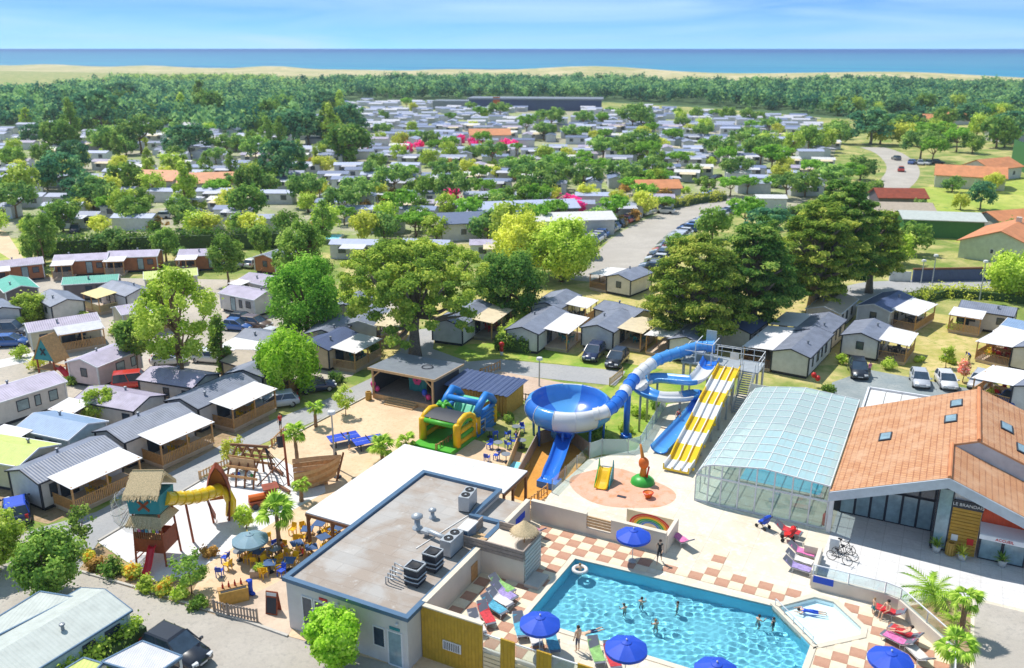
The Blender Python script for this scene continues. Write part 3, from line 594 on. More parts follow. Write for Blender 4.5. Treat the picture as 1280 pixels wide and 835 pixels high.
for k, cn_ in enumerate(['red','orange','yellow_plastic','green_plastic','teal','blue_slide']):
    mb = MB(); r1, r0 = 1.55-k*.17, 1.41-k*.17
    for a0 in np.linspace(0, pi-.19, 16):
        a1 = a0+pi/16; pp = [(r0*math.cos(a0),-.066,.15+.7*r0*math.sin(a0)),(r1*math.cos(a0),-.066,.15+.7*r1*math.sin(a0)),(r1*math.cos(a1),-.066,.15+.7*r1*math.sin(a1)),(r0*math.cos(a1),-.066,.15+.7*r0*math.sin(a1))]; mb.extr(pp, (0,-.008,0))
    part('painted_arc', mb, cn_, mu)
# yellow boarded wall and glass balustrade facing the road
w = sthing('street_wall', 'yellow boarded wall with panels of glass and pale louvres facing the road', 'wall')
def board_panel(x0, x1, z1): 
    n_ = max(1, int(round((x1-x0)/.22))); s_ = (x1-x0)/n_
    for k in range(n_):
        o = link('board', BRD(s_, z1), w, (x0+k*s_, 1.36, 0))
_bm = {}
def BRD(s_, z1):
    k = (round(s_,3), z1)
    if k not in _bm: mb = MB(); mb.bx(.006,s_-.006,0,.1,0,z1); _bm[k] = mb.mesh('board', 'clad_yellow')
    return _bm[k]
mb = MB(); mb.bx(8.75,36.5,1.45,1.6,-.1,TZ+.12); part('base_wall', mb, 'render_wall', w)
board_panel(8.75, 12.75, 3.55); mb = MB(); mb.bx(8.7,12.8,1.3,1.62,3.55,3.63); part('coping', mb, 'coping', w); mb = MB(); mb.bx(8.8,12.7,1.46,1.6,TZ,3.5); part('wall', mb, 'render_wall', w)
mb = MB(); mb.bx(10.2,11.4,1.30,1.35,1.15,1.75); vg = part('vent_grille', mb, 'white_trim', w)
for k in range(9): mb = MB(); mb.bx(10.28+k*.12,10.33+k*.12,1.285,1.30,1.2,1.7); part('bar', mb, 'charcoal', vg)
for x in (13.9, 16.1, 18.5, 21, 23.5, 26, 28.5): board_panel(x, x+.88, 3.05)
for x0, x1 in ((12.8,13.9),(14.78,16.1),(16.98,18.5),(19.38,21),(21.88,23.5),(24.38,26),(26.88,28.5),(29.4,36.4)):
    mb = MB(); mb.bx(x0+.03,x1-.03,1.5,1.53,TZ+.15,2.85); part('glass_panel', mb, 'clear_glass', w); mb = MB(); mb.bx(x0,x1,1.48,1.55,2.85,2.92); part('rail', mb, 'white_trim', w)
    for k in range(6): mb = MB(); mb.bx(x0+.02,x1-.02,1.38,1.44,.12+k*.28,.34+k*.28); part('louvre', mb, 'tarp_cream', w)
# stair kiosk with louvred side and straw parasol
k_ = sthing('stair_kiosk', 'beige rendered stair enclosure with grey timber parapet on the terrace', 'kiosk')
mb = MB(); mb.bx(8.95,12.0,8.2,10.75,TZ-.05,3.7); part('wall', mb, 'render_wall', k_)
for x0,x1,y0,y1 in ((8.95,12.0,8.12,8.22),(8.95,12.0,10.72,10.82),(11.92,12.02,8.22,10.72),(7.6,8.95,8.12,8.2),(7.6,7.7,8.2,10.8)):
    for q in range(3): mb = MB(); mb.bx(x0,x1,y0,y1,3.5+q*.26,3.72+q*.26); part('plank', mb, 'wood_grey', k_)
for q in range(8): mb = MB(); mb.bx(12.03,12.08,8.3,10.6,TZ+.1+q*.28,TZ+.3+q*.28); part('slat', mb, 'pale_roof', k_)
mb = MB(); mb.bx(12.1,13.1,8.0,9.6,TZ,TZ+.25); part('step', mb, 'kerb', k_)
for q in range(7): mb = MB(); mb.bx(7.75,8.9,8.3+q*.34,8.5+q*.34,3.9-q*.1,3.98-q*.1); part('stair_tread', mb, 'wood_pale', k_)
# wall on the far side of the paddling pool, with glass
w = sthing('forecourt_wall', 'beige wall with glass balustrade between paddling pool and forecourt', 'wall')
cs_ = [(28.2,19.6),(28.2,16.15),(32.4,16.15),(33.3,15.9),(36.3,12.4),(36.35,1.7)]
for i in range(1,5):
    a, b_ = Vector((*cs_[i],TZ)), Vector((*cs_[i+1],TZ)); d = (b_-a)
    mb = MB(); mb.bar(a+Vector((0,0,.42)), b_+Vector((0,0,.42)), .24+.002*i, .9); part('wall', mb, 'render_wall', w)
    nseg = max(1, int(d.length/1.9))
    for q in range(nseg):
        p0, p1 = a+d*(q/nseg)+d.normalized()*.04, a+d*((q+1)/nseg)-d.normalized()*.04
        mb = MB(); mb.bar(p0+Vector((0,0,1.25)), p1+Vector((0,0,1.25)), .03, .66); part('glass_panel', mb, 'clear_glass', w); mb = MB(); mb.bar(p0+Vector((0,0,.9)), p0+Vector((0,0,1.62)), .06); part('post', mb, 'white_trim', w)
    mb = MB(); mb.bar(a+Vector((0,0,1.62)), b_+Vector((0,0,1.62)), .07,.05); part('rail', mb, 'white_trim', w)
mb = MB(); mb.bx(28.1,28.34,16.3,19.4,TZ-.02,TZ+1.1); part('wall', mb, 'render_wall', w)
for q in range(3): mb = MB(); mb.bx(27.2,28.1,19.4+q*.45,19.85+q*.45,TZ,TZ+.95-q*.3); part('step', mb, 'coping', w)
mb = MB(); mb.bx(28.3,29.5,15.98,16.02,TZ+.5,TZ+.95); part('notice', mb, 'parasol_blue', w, label='blue notice on the beige wall')
# ---------------- glazed pool enclosure
e = sthing('pool_enclosure', 'glazed pool hall with curved polycarbonate roof on white frames', 'enclosure')
prof = [(18.6,TZ),(18.6,3.7),(18.75,4.25),(19.15,4.75),(19.8,4.98),(21.0,5.15),(22.2,5.33),(23.45,5.5),(24.6,5.42),(25.7,5.34),(26.8,5.26),(27.95,5.18)]
V0, V1, NB = 23.8, 41.4, 12; dv = (V1-V0)/NB
def unit_panel(du, dz, L_):                              # one sheet between two ribs, sharing mesh data along the length
    mb = MB(); q = Vector((-dz, 0, du)).normalized()*.02
    mb.extr([(0,.05,0),(du,.05,dz),(du,L_-.05,dz),(0,L_-.05,0)], q); return mb.mesh('roof_pane', 'poly_sheet')
for i in range(1, len(prof)-1):
    (a0,b0),(a1,b1) = prof[i], prof[i+1]; f_ = .05; me = unit_panel((a1-a0)*.94, (b1-b0)*.94, dv)
    for j in range(NB): link('roof_pane', me, e, (a0+(a1-a0)*.03, V0+j*dv, b0+(b1-b0)*.03))
for j in range(NB):
    for z0, z1 in ((TZ,2.75),(2.8,3.68)): mb = MB(); mb.bx(18.59,18.62,V0+j*dv+.06,V0+(j+1)*dv-.06,z0+.05,z1); part('side_pane', mb, 'clear_glass', e)
for j in range(NB+1):
    y = V0+j*dv; mb = MB()
    for (a0,b0),(a1,b1) in zip(prof, prof[1:]): mb.bar((a0,y,b0),(a1,y,b1),.07,.1)
    part('rib', mb, 'post_white', e)
for (a0,b0) in prof[1:]: mb = MB(); mb.bar((a0,V0,b0+.012),(a0,V1,b0+.012),.06,.07); part('purlin', mb, 'post_white', e)
us_ = [18.6,19.55,20.5,21.75,23.0,24.25,25.5,26.75,27.95]
def topz(u):
    for (a0,b0),(a1,b1) in zip(prof[1:], prof[2:]):
        if a0 <= u <= a1 and a1 > a0: return b0+(b1-b0)*(u-a0)/(a1-a0)
    return 5.2
for i in range(len(us_)-1):
    u0, u1 = us_[i]+.05, us_[i+1]-.05
    for z0, z1 in ((TZ+.15, 3.95), (4.05, None)):
        mb = MB(); zz = [(u0, z0), (u1, z0), (u1, (z1 or topz(u1)-.08)), (u0, (z1 or max(z0+.02, topz(u0+.02)-.08)))]
        mb.extr([(x, V0-.02, z) for x, z in zz], (0,.03,0)); part('front_pane', mb, 'clear_glass', e)
    mb = MB(); mb.bx(us_[i+1]-.05,us_[i+1]+.05,V0-.06,V0+.05,TZ,topz(us_[i+1])); part('mullion', mb, 'post_white', e)
for z in (TZ+.08, 4.0): mb = MB(); mb.bx(18.6,27.95,V0-.05,V0+.04,z-.07,z+.07); part('transom', mb, 'post_white', e)
mb = MB(); mb.bx(18.7,28.0,V1-.05,V1,TZ,5.1); part('back_wall', mb, 'render_wall', e)
usheet('indoor_floor', [(18.7,23.9),(27.95,23.9),(27.95,41.3),(18.7,41.3)], TZ+.01, 'concrete_pale', 'pale floor inside the glazed pool hall')
ip = thing('indoor_pool', 'turquoise indoor pool under the curved glazed roof', 'pool', S(0,0,TZ), SY)
mb = MB(); mb.bx(20.6,27.2,28.3,39.6,.02,.12); part('coping', mb, 'coping', ip); mb = MB(); mb.bx(20.9,26.9,28.6,39.3,.1,.14); part('water', mb, 'pool_liner', ip)
# ---------------- reception
r = sthing('reception', 'reception hall with stepped clay tile roof and deep glazed porch', 'building')
ZE, SL = 5.0, .38; zr = lambda u: ZE+SL*(u-28)
def uvmesh(quads, mat, name='roof_slope'):
    me = bpy.data.meshes.new(name); V_, F_, UVs = [], [], []
    for q, uvq in quads:
        b0 = len(V_); V_ += q; F_.append(tuple(range(b0, b0+len(q)))); UVs += uvq
    me.from_pydata(V_, [], F_); u_ = me.uv_layers.new(name='UVMap')
    for i, c_ in enumerate(UVs): u_.data[i].uv = c_
    me.materials.append(MT(mat)); return me
def slope(pts, name='roof_slope'):                        # pts (u, v, z) outline; uv along v and down the slope; solid 14 cm
    top = [Vector(p) for p in pts]; bot = [p-Vector((0,0,.14)) for p in top]; n = len(pts)
    uvf = lambda p: (p.y, p.x*math.sqrt(1+SL*SL))
    qs = [([tuple(p) for p in top], [uvf(p) for p in top]), ([tuple(p) for p in bot[::-1]], [uvf(p) for p in bot[::-1]])]
    for i in range(n): j = (i+1)%n; q = [bot[i],bot[j],top[j],top[i]]; qs.append(([tuple(p) for p in q], [(0.1,0.1)]*4))
    return part(name, uvmesh(qs, 'clay_tile'), None, r)
slope([(28,23.4,zr(28)),(35.1,23.4,zr(35.1)),(35.1,29.0,zr(35.1)),(36.7,29.0,zr(36.7)),(36.7,40,zr(36.7)),(28,40,zr(28))])
rz_ = lambda u, top, u0: top-SL*(u-u0)
slope([(35.12,23.4,zr(35.1)),(43,23.4,zr(35.1)-SL*7.9),(43,29.0,zr(35.1)-SL*7.9),(35.12,29.0,zr(35.1))])
slope([(36.72,29.02,zr(36.7)),(45,29.02,zr(36.7)-SL*8.3),(45,40,zr(36.7)-SL*8.3),(36.72,40,zr(36.7))])
mb = MB(); mb.extr([(35.12,29.02,zr(35.1)-.1),(43,29.02,zr(35.1)-SL*7.9-.1),(43,29.02,zr(36.7)-SL*6.3-.14),(36.7,29.02,zr(36.7)-.14),(35.12,29.02,zr(35.12)-.13)],(0,.12,0)); part('step_wall', mb, 'fascia', r)
for a, b_ in (((28,23.38),(35.1,23.38)),((35.1,23.37),(43,23.37))):
    z0 = zr(28) if a[0] == 28 else zr(35.1); z1 = zr(35.1) if a[0] == 28 else zr(35.1)-SL*7.9
    mb = MB(); mb.extr([(a[0],a[1],z0-.72),(b_[0],b_[1],z1-.72),(b_[0],b_[1],z1-.02),(a[0],a[1],z0-.02)],(0,-.1,0)); part('fascia', mb, 'fascia', r)
for pts in (((35.1,23.35,zr(35.1)+.04),(35.1,29,zr(35.1)+.04)),((36.7,29,zr(36.7)+.04),(36.7,40,zr(36.7)+.04))): mb = MB(); mb.tube(pts,.14,8); part('ridge_tile', mb, 'far_orange', r)
for u, v in ((30.7,32.2),(34.9,34.0),(35.2,37.2),(38.6,34.2),(39.6,31.4)):
    s_ = -1 if u < 36.7 else 1; z = zr(u) if u < 36.7 else zr(36.7)-SL*(u-36.7); mb = MB(); mb.box(u,v,z+.04,.9,1.5,.12,0,0,-math.atan(SL)*(1 if s_ < 0 else -1)); sk_ = part('skylight', mb, 'charcoal', r); mb = MB(); mb.box(u,v,z+.09,.7,1.25,.07,0,0,-math.atan(SL)*(1 if s_ < 0 else -1)); part('pane', mb, 'pale_glass', sk_)
mb = MB(); mb.bx(28.1,43,39.6,39.8,TZ,5.0); part('wall', mb, 'render_wall', r); mb = MB(); mb.bx(42.8,43,26.4,39.6,TZ,4.7); part('wall', mb, 'render_wall', r)
mb = MB(); mb.extr([(28.06,27.0,TZ),(34.6,27.0,TZ),(34.6,27.0,zr(34.6)-.2),(28.06,27.0,zr(28.06)-.2)],(0,.1,0)); part('back_wall', mb, 'charcoal', r)
# glazed porch screen
n_ = 6
for k in range(n_):
    x0 = 28.5+k*1.02; window(r, x0, x0+1.0, TZ+.02, TZ+2.35, 26.9, 'x', -1, 'dark_trim', 'pale_glass', 'glazed_panel', .07)
for k in range(5):
    x0 = 29.6+k*1.0; zt = zr(x0)-.5
    if zt > 4.6: window(r, x0, x0+.98, TZ+2.4, min(zt, 6.9), 26.9, 'x', -1, 'dark_trim', 'dark_glass', 'glazed_panel', .07)
window(r, 24.7, 26.9, TZ+.02, 6.3, 34.65, 'y', -1, 'dark_trim', 'pale_glass', 'glazed_panel', .08); window(r, 34.66, 35.6, TZ+.02, 6.4, 24.55, 'x', -1, 'dark_trim', 'pale_glass', 'glazed_panel', .08)
mb = MB(); mb.bx(28.05,28.35,23.45,23.75,TZ,4.4); part('post', mb, 'post_white', r)
mb = MB(); mb.extr([(35.6,24.6,TZ),(37.35,24.6,TZ),(37.35,24.6,zr(35.1)-SL*2.25-.15),(35.6,24.6,zr(35.1)-SL*.5-.15)],(0,.15,0)); part('wall', mb, 'rest_wall', r)
bh = .24
for k in range(17):
    mb = MB(); mb.bx(35.62,37.33,24.53,24.6,TZ+.02+k*bh,TZ+k*bh+.225)
    if TZ+(k+1)*bh < 5.2: part('cladding_board', mb, 'clad_yellow_h', r)
mb = MB(); mb.bx(35.62,37.4,24.42,24.52,5.2,5.75); part('sign_board', mb, 'charcoal', r, label='dark sign strip above the yellow cladding')
mb = MB(); mb.extr([(37.4,24.6,TZ+2.6),(40.2,24.6,TZ+2.6),(40.2,24.6,zr(35.1)-SL*5.1-.15),(37.4,24.6,zr(35.1)-SL*2.3-.15)],(0,.12,0)); part('red_panel', mb, 'panel_red', r)
for k in range(11): mb = MB(); mb.bx(40.25,42.9,24.53,24.6,TZ+.02+k*bh,TZ+k*bh+.225); part('cladding_board', mb, 'clad_yellow_h', r)
mb = MB(); mb.bx(40.25,42.9,24.6,24.7,TZ,4.4); part('wall', mb, 'rest_wall', r)
mb = MB(); mb.extr([(37.35,24.55,TZ+2.65),(40.25,24.55,TZ+2.65),(40.25,23.55,TZ+2.3),(37.35,23.55,TZ+2.3)],(0,0,.06)); aw = part('awning', mb, 'tarp_white', r); mb = MB(); mb.bx(37.35,40.25,23.5,23.54,TZ+2.0,TZ+2.32); part('valance', mb, 'white_trim', aw)
for k in range(2): window(r, 37.5+k*1.36, 38.84+k*1.36, TZ+.02, TZ+2.3, 24.6, 'x', -1, 'dark_trim', 'pale_glass', 'door', .08)
for x, z, cm_ in ((36.0,3.0,'white_paint'),(36.95,2.9,'red'),(40.6,2.9,'green_plastic'),(41.6,2.6,'green_plastic')): mb = MB(); mb.bx(x-.2,x+.2,24.48,24.52,z-.25,z+.2); part('notice', mb, cm_, r)
def lettering(txt, size, loc, rx, rz, mat, parent, name='lettering', ex=.015):
    cu = bpy.data.curves.new(name, 'FONT'); cu.body = txt; cu.size = size; cu.extrude = ex; cu.align_x = 'CENTER'; cu.align_y = 'CENTER'
    o = bpy.data.objects.new('t', cu); col.objects.link(o); dg = bpy.context.evaluated_depsgraph_get(); me = bpy.data.meshes.new_from_object(o.evaluated_get(dg)); bpy.data.objects.remove(o)
    me.materials.clear(); me.materials.append(MT(mat)); q = link(name, me, parent, loc); q.rotation_euler = (rx, 0, rz); return q
lettering('LE BRANDAIS', .31, (36.5,24.40,5.48), pi/2, 0, 'white_paint', r); lettering('ACCUEIL', .26, (38.8,23.485,TZ+2.16), pi/2, 0, 'red', r)
usheet('porch_floor', [(28.4,24.1),(34.6,24.1),(34.6,26.9),(28.4,26.9)], TZ+.012, 'paving_white', 'paved floor of the reception porch')
# flat white roof behind the hall
t = sthing('plant_room', 'flat white roofed annex behind the tile roof with a row of panels', 'annex'); mb = MB(); mb.bx(28.3,36.5,40.4,46,0,4.6); part('wall', mb, 'render_wall', t)
for k in range(6): mb = MB(); mb.bx(28.5+k*1.32,29.75+k*1.32,40.7,45.8,4.6,4.7); part('roof_panel', mb, 'white_paint', t)
mb = MB()
for a, b_ in (((28.3,40.4),(36.5,40.4)),((36.5,40.4),(36.5,46)),((36.5,46),(28.3,46)),((28.3,46),(28.3,40.4))): mb.bar((*a,4.72),(*b_,4.72),.18,.3)
part('parapet', mb, 'white_trim', t)
# ---------------- open air stage and shed
s_ = sthing('stage', 'black open fronted stage with grey roof and timber frame', 'stage', -17.4, 33.3)
mb = MB(); mb.bx(0,7.3,0,5.0,.35,.55); part('stage_floor', mb, 'deck_grey', s_)
for k in range(14): mb = MB(); mb.bx(.05,7.25,.1+k*.35,.42+k*.35,.555,.575); part('floor_board', mb, 'wood_grey', s_)
mb = MB(); mb.bx(0,7.3,-.06,0,.02,.55); part('apron', mb, 'wood_pale', s_)
for x in (.02,7.2): mb = MB(); mb.bx(x,x+.08,.2,5.0,.58,3.0); part('side_wall', mb, 'stage_black', s_)
mb = MB(); mb.bx(.1,7.2,4.9,5.0,.58,3.0); part('back_wall', mb, 'stage_black', s_)
mb = MB(); mb.extr([(-.25,-.3,3.25),(7.6,-.3,3.25),(7.6,5.4,3.05),(-.25,5.4,3.05)],(0,0,.14)); part('roof', mb, 'grey_metal', s_)
for a, b_ in (((-.27,-.34,3.3),(7.62,-.34,3.3)),((7.64,-.3,3.3),(7.64,5.4,3.1))): mb = MB(); mb.bar(a,b_,.08,.24); part('fascia', mb, 'wood_pale', s_)
for x in (.1,7.2): mb = MB(); mb.bx(x-.09,x+.09,-.1,.08,0,3.2); p = part('post', mb, 'wood_pale', s_); mb = MB(); mb.bar((x,0,2.3),(x+(.9 if x < 1 else -.9),0,3.1),.12); part('brace', mb, 'wood_pale', p)
for k in range(3): mb = MB(); mb.bx(2.0,5.4,-.35-.35*k,-.02-.35*k,.02,.42-.13*k); part('step', mb, 'wood_pale', s_)
bn = sthing('backdrop_cloth', 'teal cloth with a pink flower hung on the stage', 'cloth', -17.4+2.9, 33.3+2.3, .6); mb = MB(); mb.loft([[(x+.05*math.sin(z*9),.05*math.sin(x*7),z) for x in np.linspace(0,2.1,14)] for z in np.linspace(0,1.9,7)],close=False,cap=False); part('cloth', mb, 'teal', bn)
mb = MB()
for k in range(6): mb.sph((1.05+.3*math.cos(k*pi/3),-.12,1.25+.3*math.sin(k*pi/3)),(.22,.03,.22),8,5)
part('flower', mb, 'pink', bn)
mb = MB(); mb.lathe([(.5,3.36),(.56,3.42),(.62,3.36)],20,(5.0,2.6,0)); part('roof_ring', mb, 'charcoal', s_)
sh = sthing('timber_shed', 'timber shed with dark blue corrugated roof behind the stage', 'shed', -9.8, 34.6); mb = MB(); mb.bx(.3,6.8,.5,4.2,0,2.2); part('wall', mb, 'wood_yellow', sh)
for k in range(20): mb = MB(); mb.bx(.35+k*.32,.62+k*.32,.42,.5,.05,2.15); part('board', mb, 'wood_yellow', sh)
mb = MB(); n_ = 40; mb.loft([[(x*7.2/n_, y, 2.35+.16*y/4+.05*math.sin(x*1.9)) for x in range(n_+1)] for y in (.0,4.6)],close=False,cap=False); mb.loft([[(x*7.2/n_, y, 2.31+.16*y/4+.05*math.sin(x*1.9)) for x in range(n_+1)] for y in (4.6,.0)],close=False,cap=False); part('roof', mb, 'navy_roof', sh)
# ================================================================ WATER SLIDES
def pz(x, y, z): u, v = UV(x, y, z); return Vector((u, v, z))
def channel(path, w, h, mats, bands, n=7, flat=False):
    mb = MB(); k = len(path); rings = []
    for i, p in enumerate(path):
        d = (path[min(i+1,k-1)]-path[max(i-1,0)]); d.normalize(); s = d.cross(Vector((0,0,1))).normalized(); up = s.cross(d)
        prof = [(w/2*math.cos(pi+pi*j/(n-1)), h*(1+math.sin(pi+pi*j/(n-1)))) for j in range(n)]
        if flat: prof = [(-w/2,h),(-w/2+.06,.08),(-w/4,.0),(w/4,.0),(w/2-.06,.08),(w/2,h)]
        out = [(x*1.0+(.07 if x > 0 else -.07)*(abs(x)>.1), y-.08) for x, y in prof[::-1]]
        rings.append([p+s*x+up*y for x, y in prof+out])
    mb.loft(rings, mif=lambda i, j: bands(i/(k-1))); return mb
# bowl
BC = UV(711, 505, 3.4)
bo = sthing('bowl_slide', 'round space bowl slide banded in blue and white on blue legs', 'water slide', BC[0], BC[1])
prof = [(.55,1.75),(1.4,1.95),(2.2,2.4),(2.9,2.75),(3.25,3.4),(3.38,4.0),(3.46,4.05),(3.78,3.8),(3.98,3.4),(4.02,3.0),(3.85,2.5),(3.45,2.15),(3.0,2.0),(2.6,1.95)]
NS = 48
sect = [0,0,1,2,2,1,0,0,2,1,0,2]
bandmat = ['blue_slide','azure_slide','white_slide','cyan_slide']
def bm_(i, j):
    s_ = (j*12//NS) % 12
    if i < 5: return [0,0,3,3,0,0,0,3,3,0,0,0][s_]
    return [1,0,2,1,0,1,0,1,2,2,3,0][s_]
mb = MB(); mb.lathe(prof, NS, mif=bm_, a0=-SY+.1); part('bowl', mb, bandmat, bo, True)
for k in range(12):
    a = -SY+.1+2*pi*k/12; mb = MB(); mb.tube([((r_+.02)*math.cos(a),(r_+.02)*math.sin(a),z) for r_, z in prof[6:12]],.035,5); part('seam', mb, 'white_slide', bo)
mb = MB(); mb.lathe([(3.2,2.0),(3.34,2.0),(3.34,2.16),(3.2,2.16),(3.2,2.0)],40); part('ring_beam', mb, 'blue_slide', bo)
for k in range(8):
    a = 2*pi*k/8+.25; mb = MB(); mb.tube([(3.2*math.cos(a),3.2*math.sin(a),0),(3.25*math.cos(a),3.25*math.sin(a),2.05)],.12,8); part('leg', mb, 'blue_slide', bo, True)
mb = MB(); mb.tube([(0,0,1.8),(-.1,-.9,1.45),(-.2,-2.2,1.1)],.6,14); part('outlet', mb, 'cyan_slide', bo, True)
ex = sthing('exit_chute', 'short bright blue chute leaving the bowl slide onto ochre matting', 'water slide')
pth = smooth_path([pz(706,548,1.25), pz(702,560,1.0), pz(696,578,.6), pz(690,592,.35), pz(687,603,.3)])
part('chute', channel(pth, 1.3, .55, None, lambda t: 0), 'dive_blue', ex, True)
a = pth[-1]; mb = MB(); mb.box(a.x,a.y-.1,.3,1.7,1.2,.6); part('end_box', mb, 'dive_blue', ex); mb = MB(); mb.tube([pth[0]+Vector((0,.5,.45)),pth[0]+Vector((0,-.05,.4))],.78,16); part('hood', mb, 'dive_blue', ex, True)
# enclosed tube from the tower to the bowl
tb = sthing('tube_slide', 'long enclosed tube slide in blue and white sections down to the bowl', 'water slide')
P_ = smooth_path([pz(893,433,6.75), pz(872,434,6.55), pz(848,441,6.3), pz(824,449,6.0), pz(806,461,5.6), pz(792,474,5.2), pz(782,488,4.9), pz(772,502,4.65), pz(758,514,4.35), pz(742,518,4.1)], 6)
cols = lambda i: [0,0,0,0,0,0,0,1,1,1,2,2,1,2,2,2,1,1][min(17, i*18//(len(P_)-1))]
mb = MB(); mb.tube(P_, .55, 16, mif=cols, cap=False); part('tube', mb, ['azure_slide','white_slide','dive_blue'], tb, True)
for k in range(0, len(P_)-1, 3):
    d = (P_[k+1]-P_[k]).normalized(); mb = MB(); mb.tube([P_[k]-d*.05, P_[k]+d*.05], .62, 16); part('flange', mb, ['azure_slide','white_slide','dive_blue'][cols(k)], tb, True)
for k, zt in ((34, 0),):
    p = P_[k]; mb = MB(); mb.cyl(p.x,p.y,0,p.z-.5,.3,.3,12); mb.cyl(p.x,p.y,0,.3,.6,.5,12); part('column', mb, 'dive_blue', tb, True)
for k in (10, 22): p = P_[k]; mb = MB(); mb.cyl(p.x,p.y,0,p.z-.5,.12,.12,10); part('column', mb, 'galv', tb, True)
# open helix
hx = sthing('helix_slide', 'open blue and white slide curling once around before its splash lane', 'water slide')
P_ = smooth_path([pz(889,452,5.6), pz(880,468,5.1), pz(868,479,4.75), pz(848,479,4.5), pz(822,477,4.3), pz(803,482,4.1), pz(801,491,3.9), pz(822,500,3.7), pz(850,501,3.5), pz(872,498,3.3), pz(875,508,3.05), pz(865,522,2.7), pz(850,538,2.35), pz(836,553,2.05), pz(824,566,1.95)], 6)
hb = lambda t: [0,2,2,1,1,3,3,2,2,1,1,2,2,1,0,0,0,3,1,1,1,3][min(21,int(t*22))]
part('chute', channel(P_, 1.5, .62, None, hb), ['dive_blue','azure_slide','white_slide','cyan_slide'], hx, True)
for k in (24, 36, 48): p = P_[k]; mb = MB(); mb.cyl(p.x,p.y,0,p.z,.11,.11,10); part('column', mb, 'galv', hx, True)
for k in (66, 74): p = P_[k]; mb = MB(); mb.cyl(p.x,p.y,0,p.z,.1,.1,10); part('column', mb, 'galv', hx, True)
# yellow and white three lane slide
ys = sthing('lane_slide', 'wide three lane slide banded in yellow and white beside the pool hall', 'water slide')
N = 56; rings = []; y0, y1 = 27.4, 43.4
def zs(t): return TZ+.28 if t < .12 else TZ+.28+(5.55-TZ-.28)*((t-.12)/.88)**.92+.12*math.sin((t-.12)*15)*(1-t)
for i in range(N+1):
    t = 1-i/N; v = y0+(y1-y0)*t; z = zs(t); u0 = 15.0+.12*t
    pr = [(0,-.12),(0,.42),(.1,.42),(.14,.06),(.68,.06),(.71,.26),(.79,.26),(.82,.06),(1.36,.06),(1.39,.26),(1.47,.26),(1.5,.06),(2.0,.06),(2.04,.42),(2.14,.42),(2.14,-.12)]
    rings.append([(u0+x, v, z+q) for x, q in pr])
mb = MB(); mb.loft(rings, mif=lambda i, j: 1 if (j in (5,9) or ((i*8//(N+1)) % 2 == 1)) else 0); part('lanes', mb, ['yellow_slide','white_slide'], ys)
for t in (.05,.25,.45,.62,.78,.92):
    v = y0+(y1-y0)*t; z = zs(t)
    for x in (15.25,17.0): mb = MB(); mb.cyl(x,v,0,z-.1,.09,.09,8); part('leg', mb, 'galv', ys)
    mb = MB(); mb.bx(17.2,17.34,v-.1,v+.1,z-.1,z+.1); part('bracket', mb, 'yellow_slide', ys)
# tower
tw = sthing('slide_tower', 'grey steel slide tower with railings and open stair', 'tower')
PZ = 5.5
mb = MB(); mb.bx(11.6,18.9,43.3,46.4,PZ-.15,PZ); part('platform', mb, 'galv', tw)
mb = MB(); mb.bx(11.7,13.6,44.0,46.2,PZ+.75,PZ+.9); part('upper_platform', mb, 'galv', tw)
for u in (11.8,14.2,16.6,18.8):
    for v in (43.5,46.2): mb = MB(); mb.cyl(u,v,0,PZ-.15,.11,.11,8); part('leg', mb, 'galv', tw)
def rail(par, pts, z0, h=1.1, mat='post_white', bars=True, gap=1.0, nm='railing'):
    mb = MB()
    for a, b_ in zip(pts, pts[1:]):
        a, b_ = Vector(a), Vector(b_)
        if len(a) == 2: a, b_ = Vector((*a,z0)), Vector((*b_,z0))
        d = b_-a; n_ = max(1, int(d.length/gap))
        for q in range(n_+1): p = a+d*(q/n_); mb.bar(p, p+Vector((0,0,h)), .05)
        for f in ((.5,1.0) if bars else (1.0,)): mb.bar(a+Vector((0,0,h*f)), b_+Vector((0,0,h*f)), .05)
    return part(nm, mb, mat, par)
rail(tw, [(13.0,43.35),(11.65,43.35),(11.65,46.35),(18.85,46.35)], PZ, 1.15); rail(tw, [(17.2,43.35),(17.4,43.35)], PZ, 1.15); rail(tw, [(14.4,43.35),(15.0,43.35)], PZ, 1.15); rail(tw, [(18.85,46.35),(18.85,43.4)], PZ, 1.15)
for u in (12.9,14.5,15.0,17.2): mb = MB(); mb.bar((u,43.4,PZ),(u,43.4,PZ+2.0),.07); part('post', mb, 'post_white', tw)
for a, b_ in (((12.9,43.4),(14.5,43.4)),((15.0,43.4),(17.2,43.4)),((12.9,43.4),(12.9,45.8)),((14.5,43.4),(14.5,45.8))): mb = MB(); mb.bar((*a,PZ+2.0),(*b_,PZ+2.0),.06); part('top_rail', mb, 'post_white', tw)
mb = MB(); mb.bx(13.2,14.2,46.0,46.06,PZ+1.2,PZ+2.6); part('notice_board', mb, 'pale_roof', tw)
mb = MB(); mb.bx(16.2,17.0,43.42,43.46,PZ+.9,PZ+1.6); part('notice_board', mb, 'white_paint', tw)
n_ = 18; a, b_ = Vector((17.9,43.4,PZ)), Vector((17.6,47.2,TZ-.6))
a, b_ = Vector((18.1,43.2,PZ)), Vector((17.7,41.6,TZ))
for k in range(n_): p = a.lerp(b_, (k+1)/(n_+1)); mb = MB(); mb.box(p.x,p.y,p.z,1.0,.22,.05); part('stair_tread', mb, 'galv', tw)
for s_ in (-.55,.55):
    mb = MB(); mb.bar(a+Vector((s_,0,0)), b_+Vector((s_,0,0)), .06,.22); part('stringer', mb, 'galv', tw)
    mb = MB(); mb.bar(a+Vector((s_,0,1)), b_+Vector((s_,0,1)), .05)
    for k in range(5): p = a.lerp(b_, k/4)+Vector((s_,0,0)); mb.bar(p, p+Vector((0,0,1)), .045)
    part('handrail', mb, 'post_white', tw)
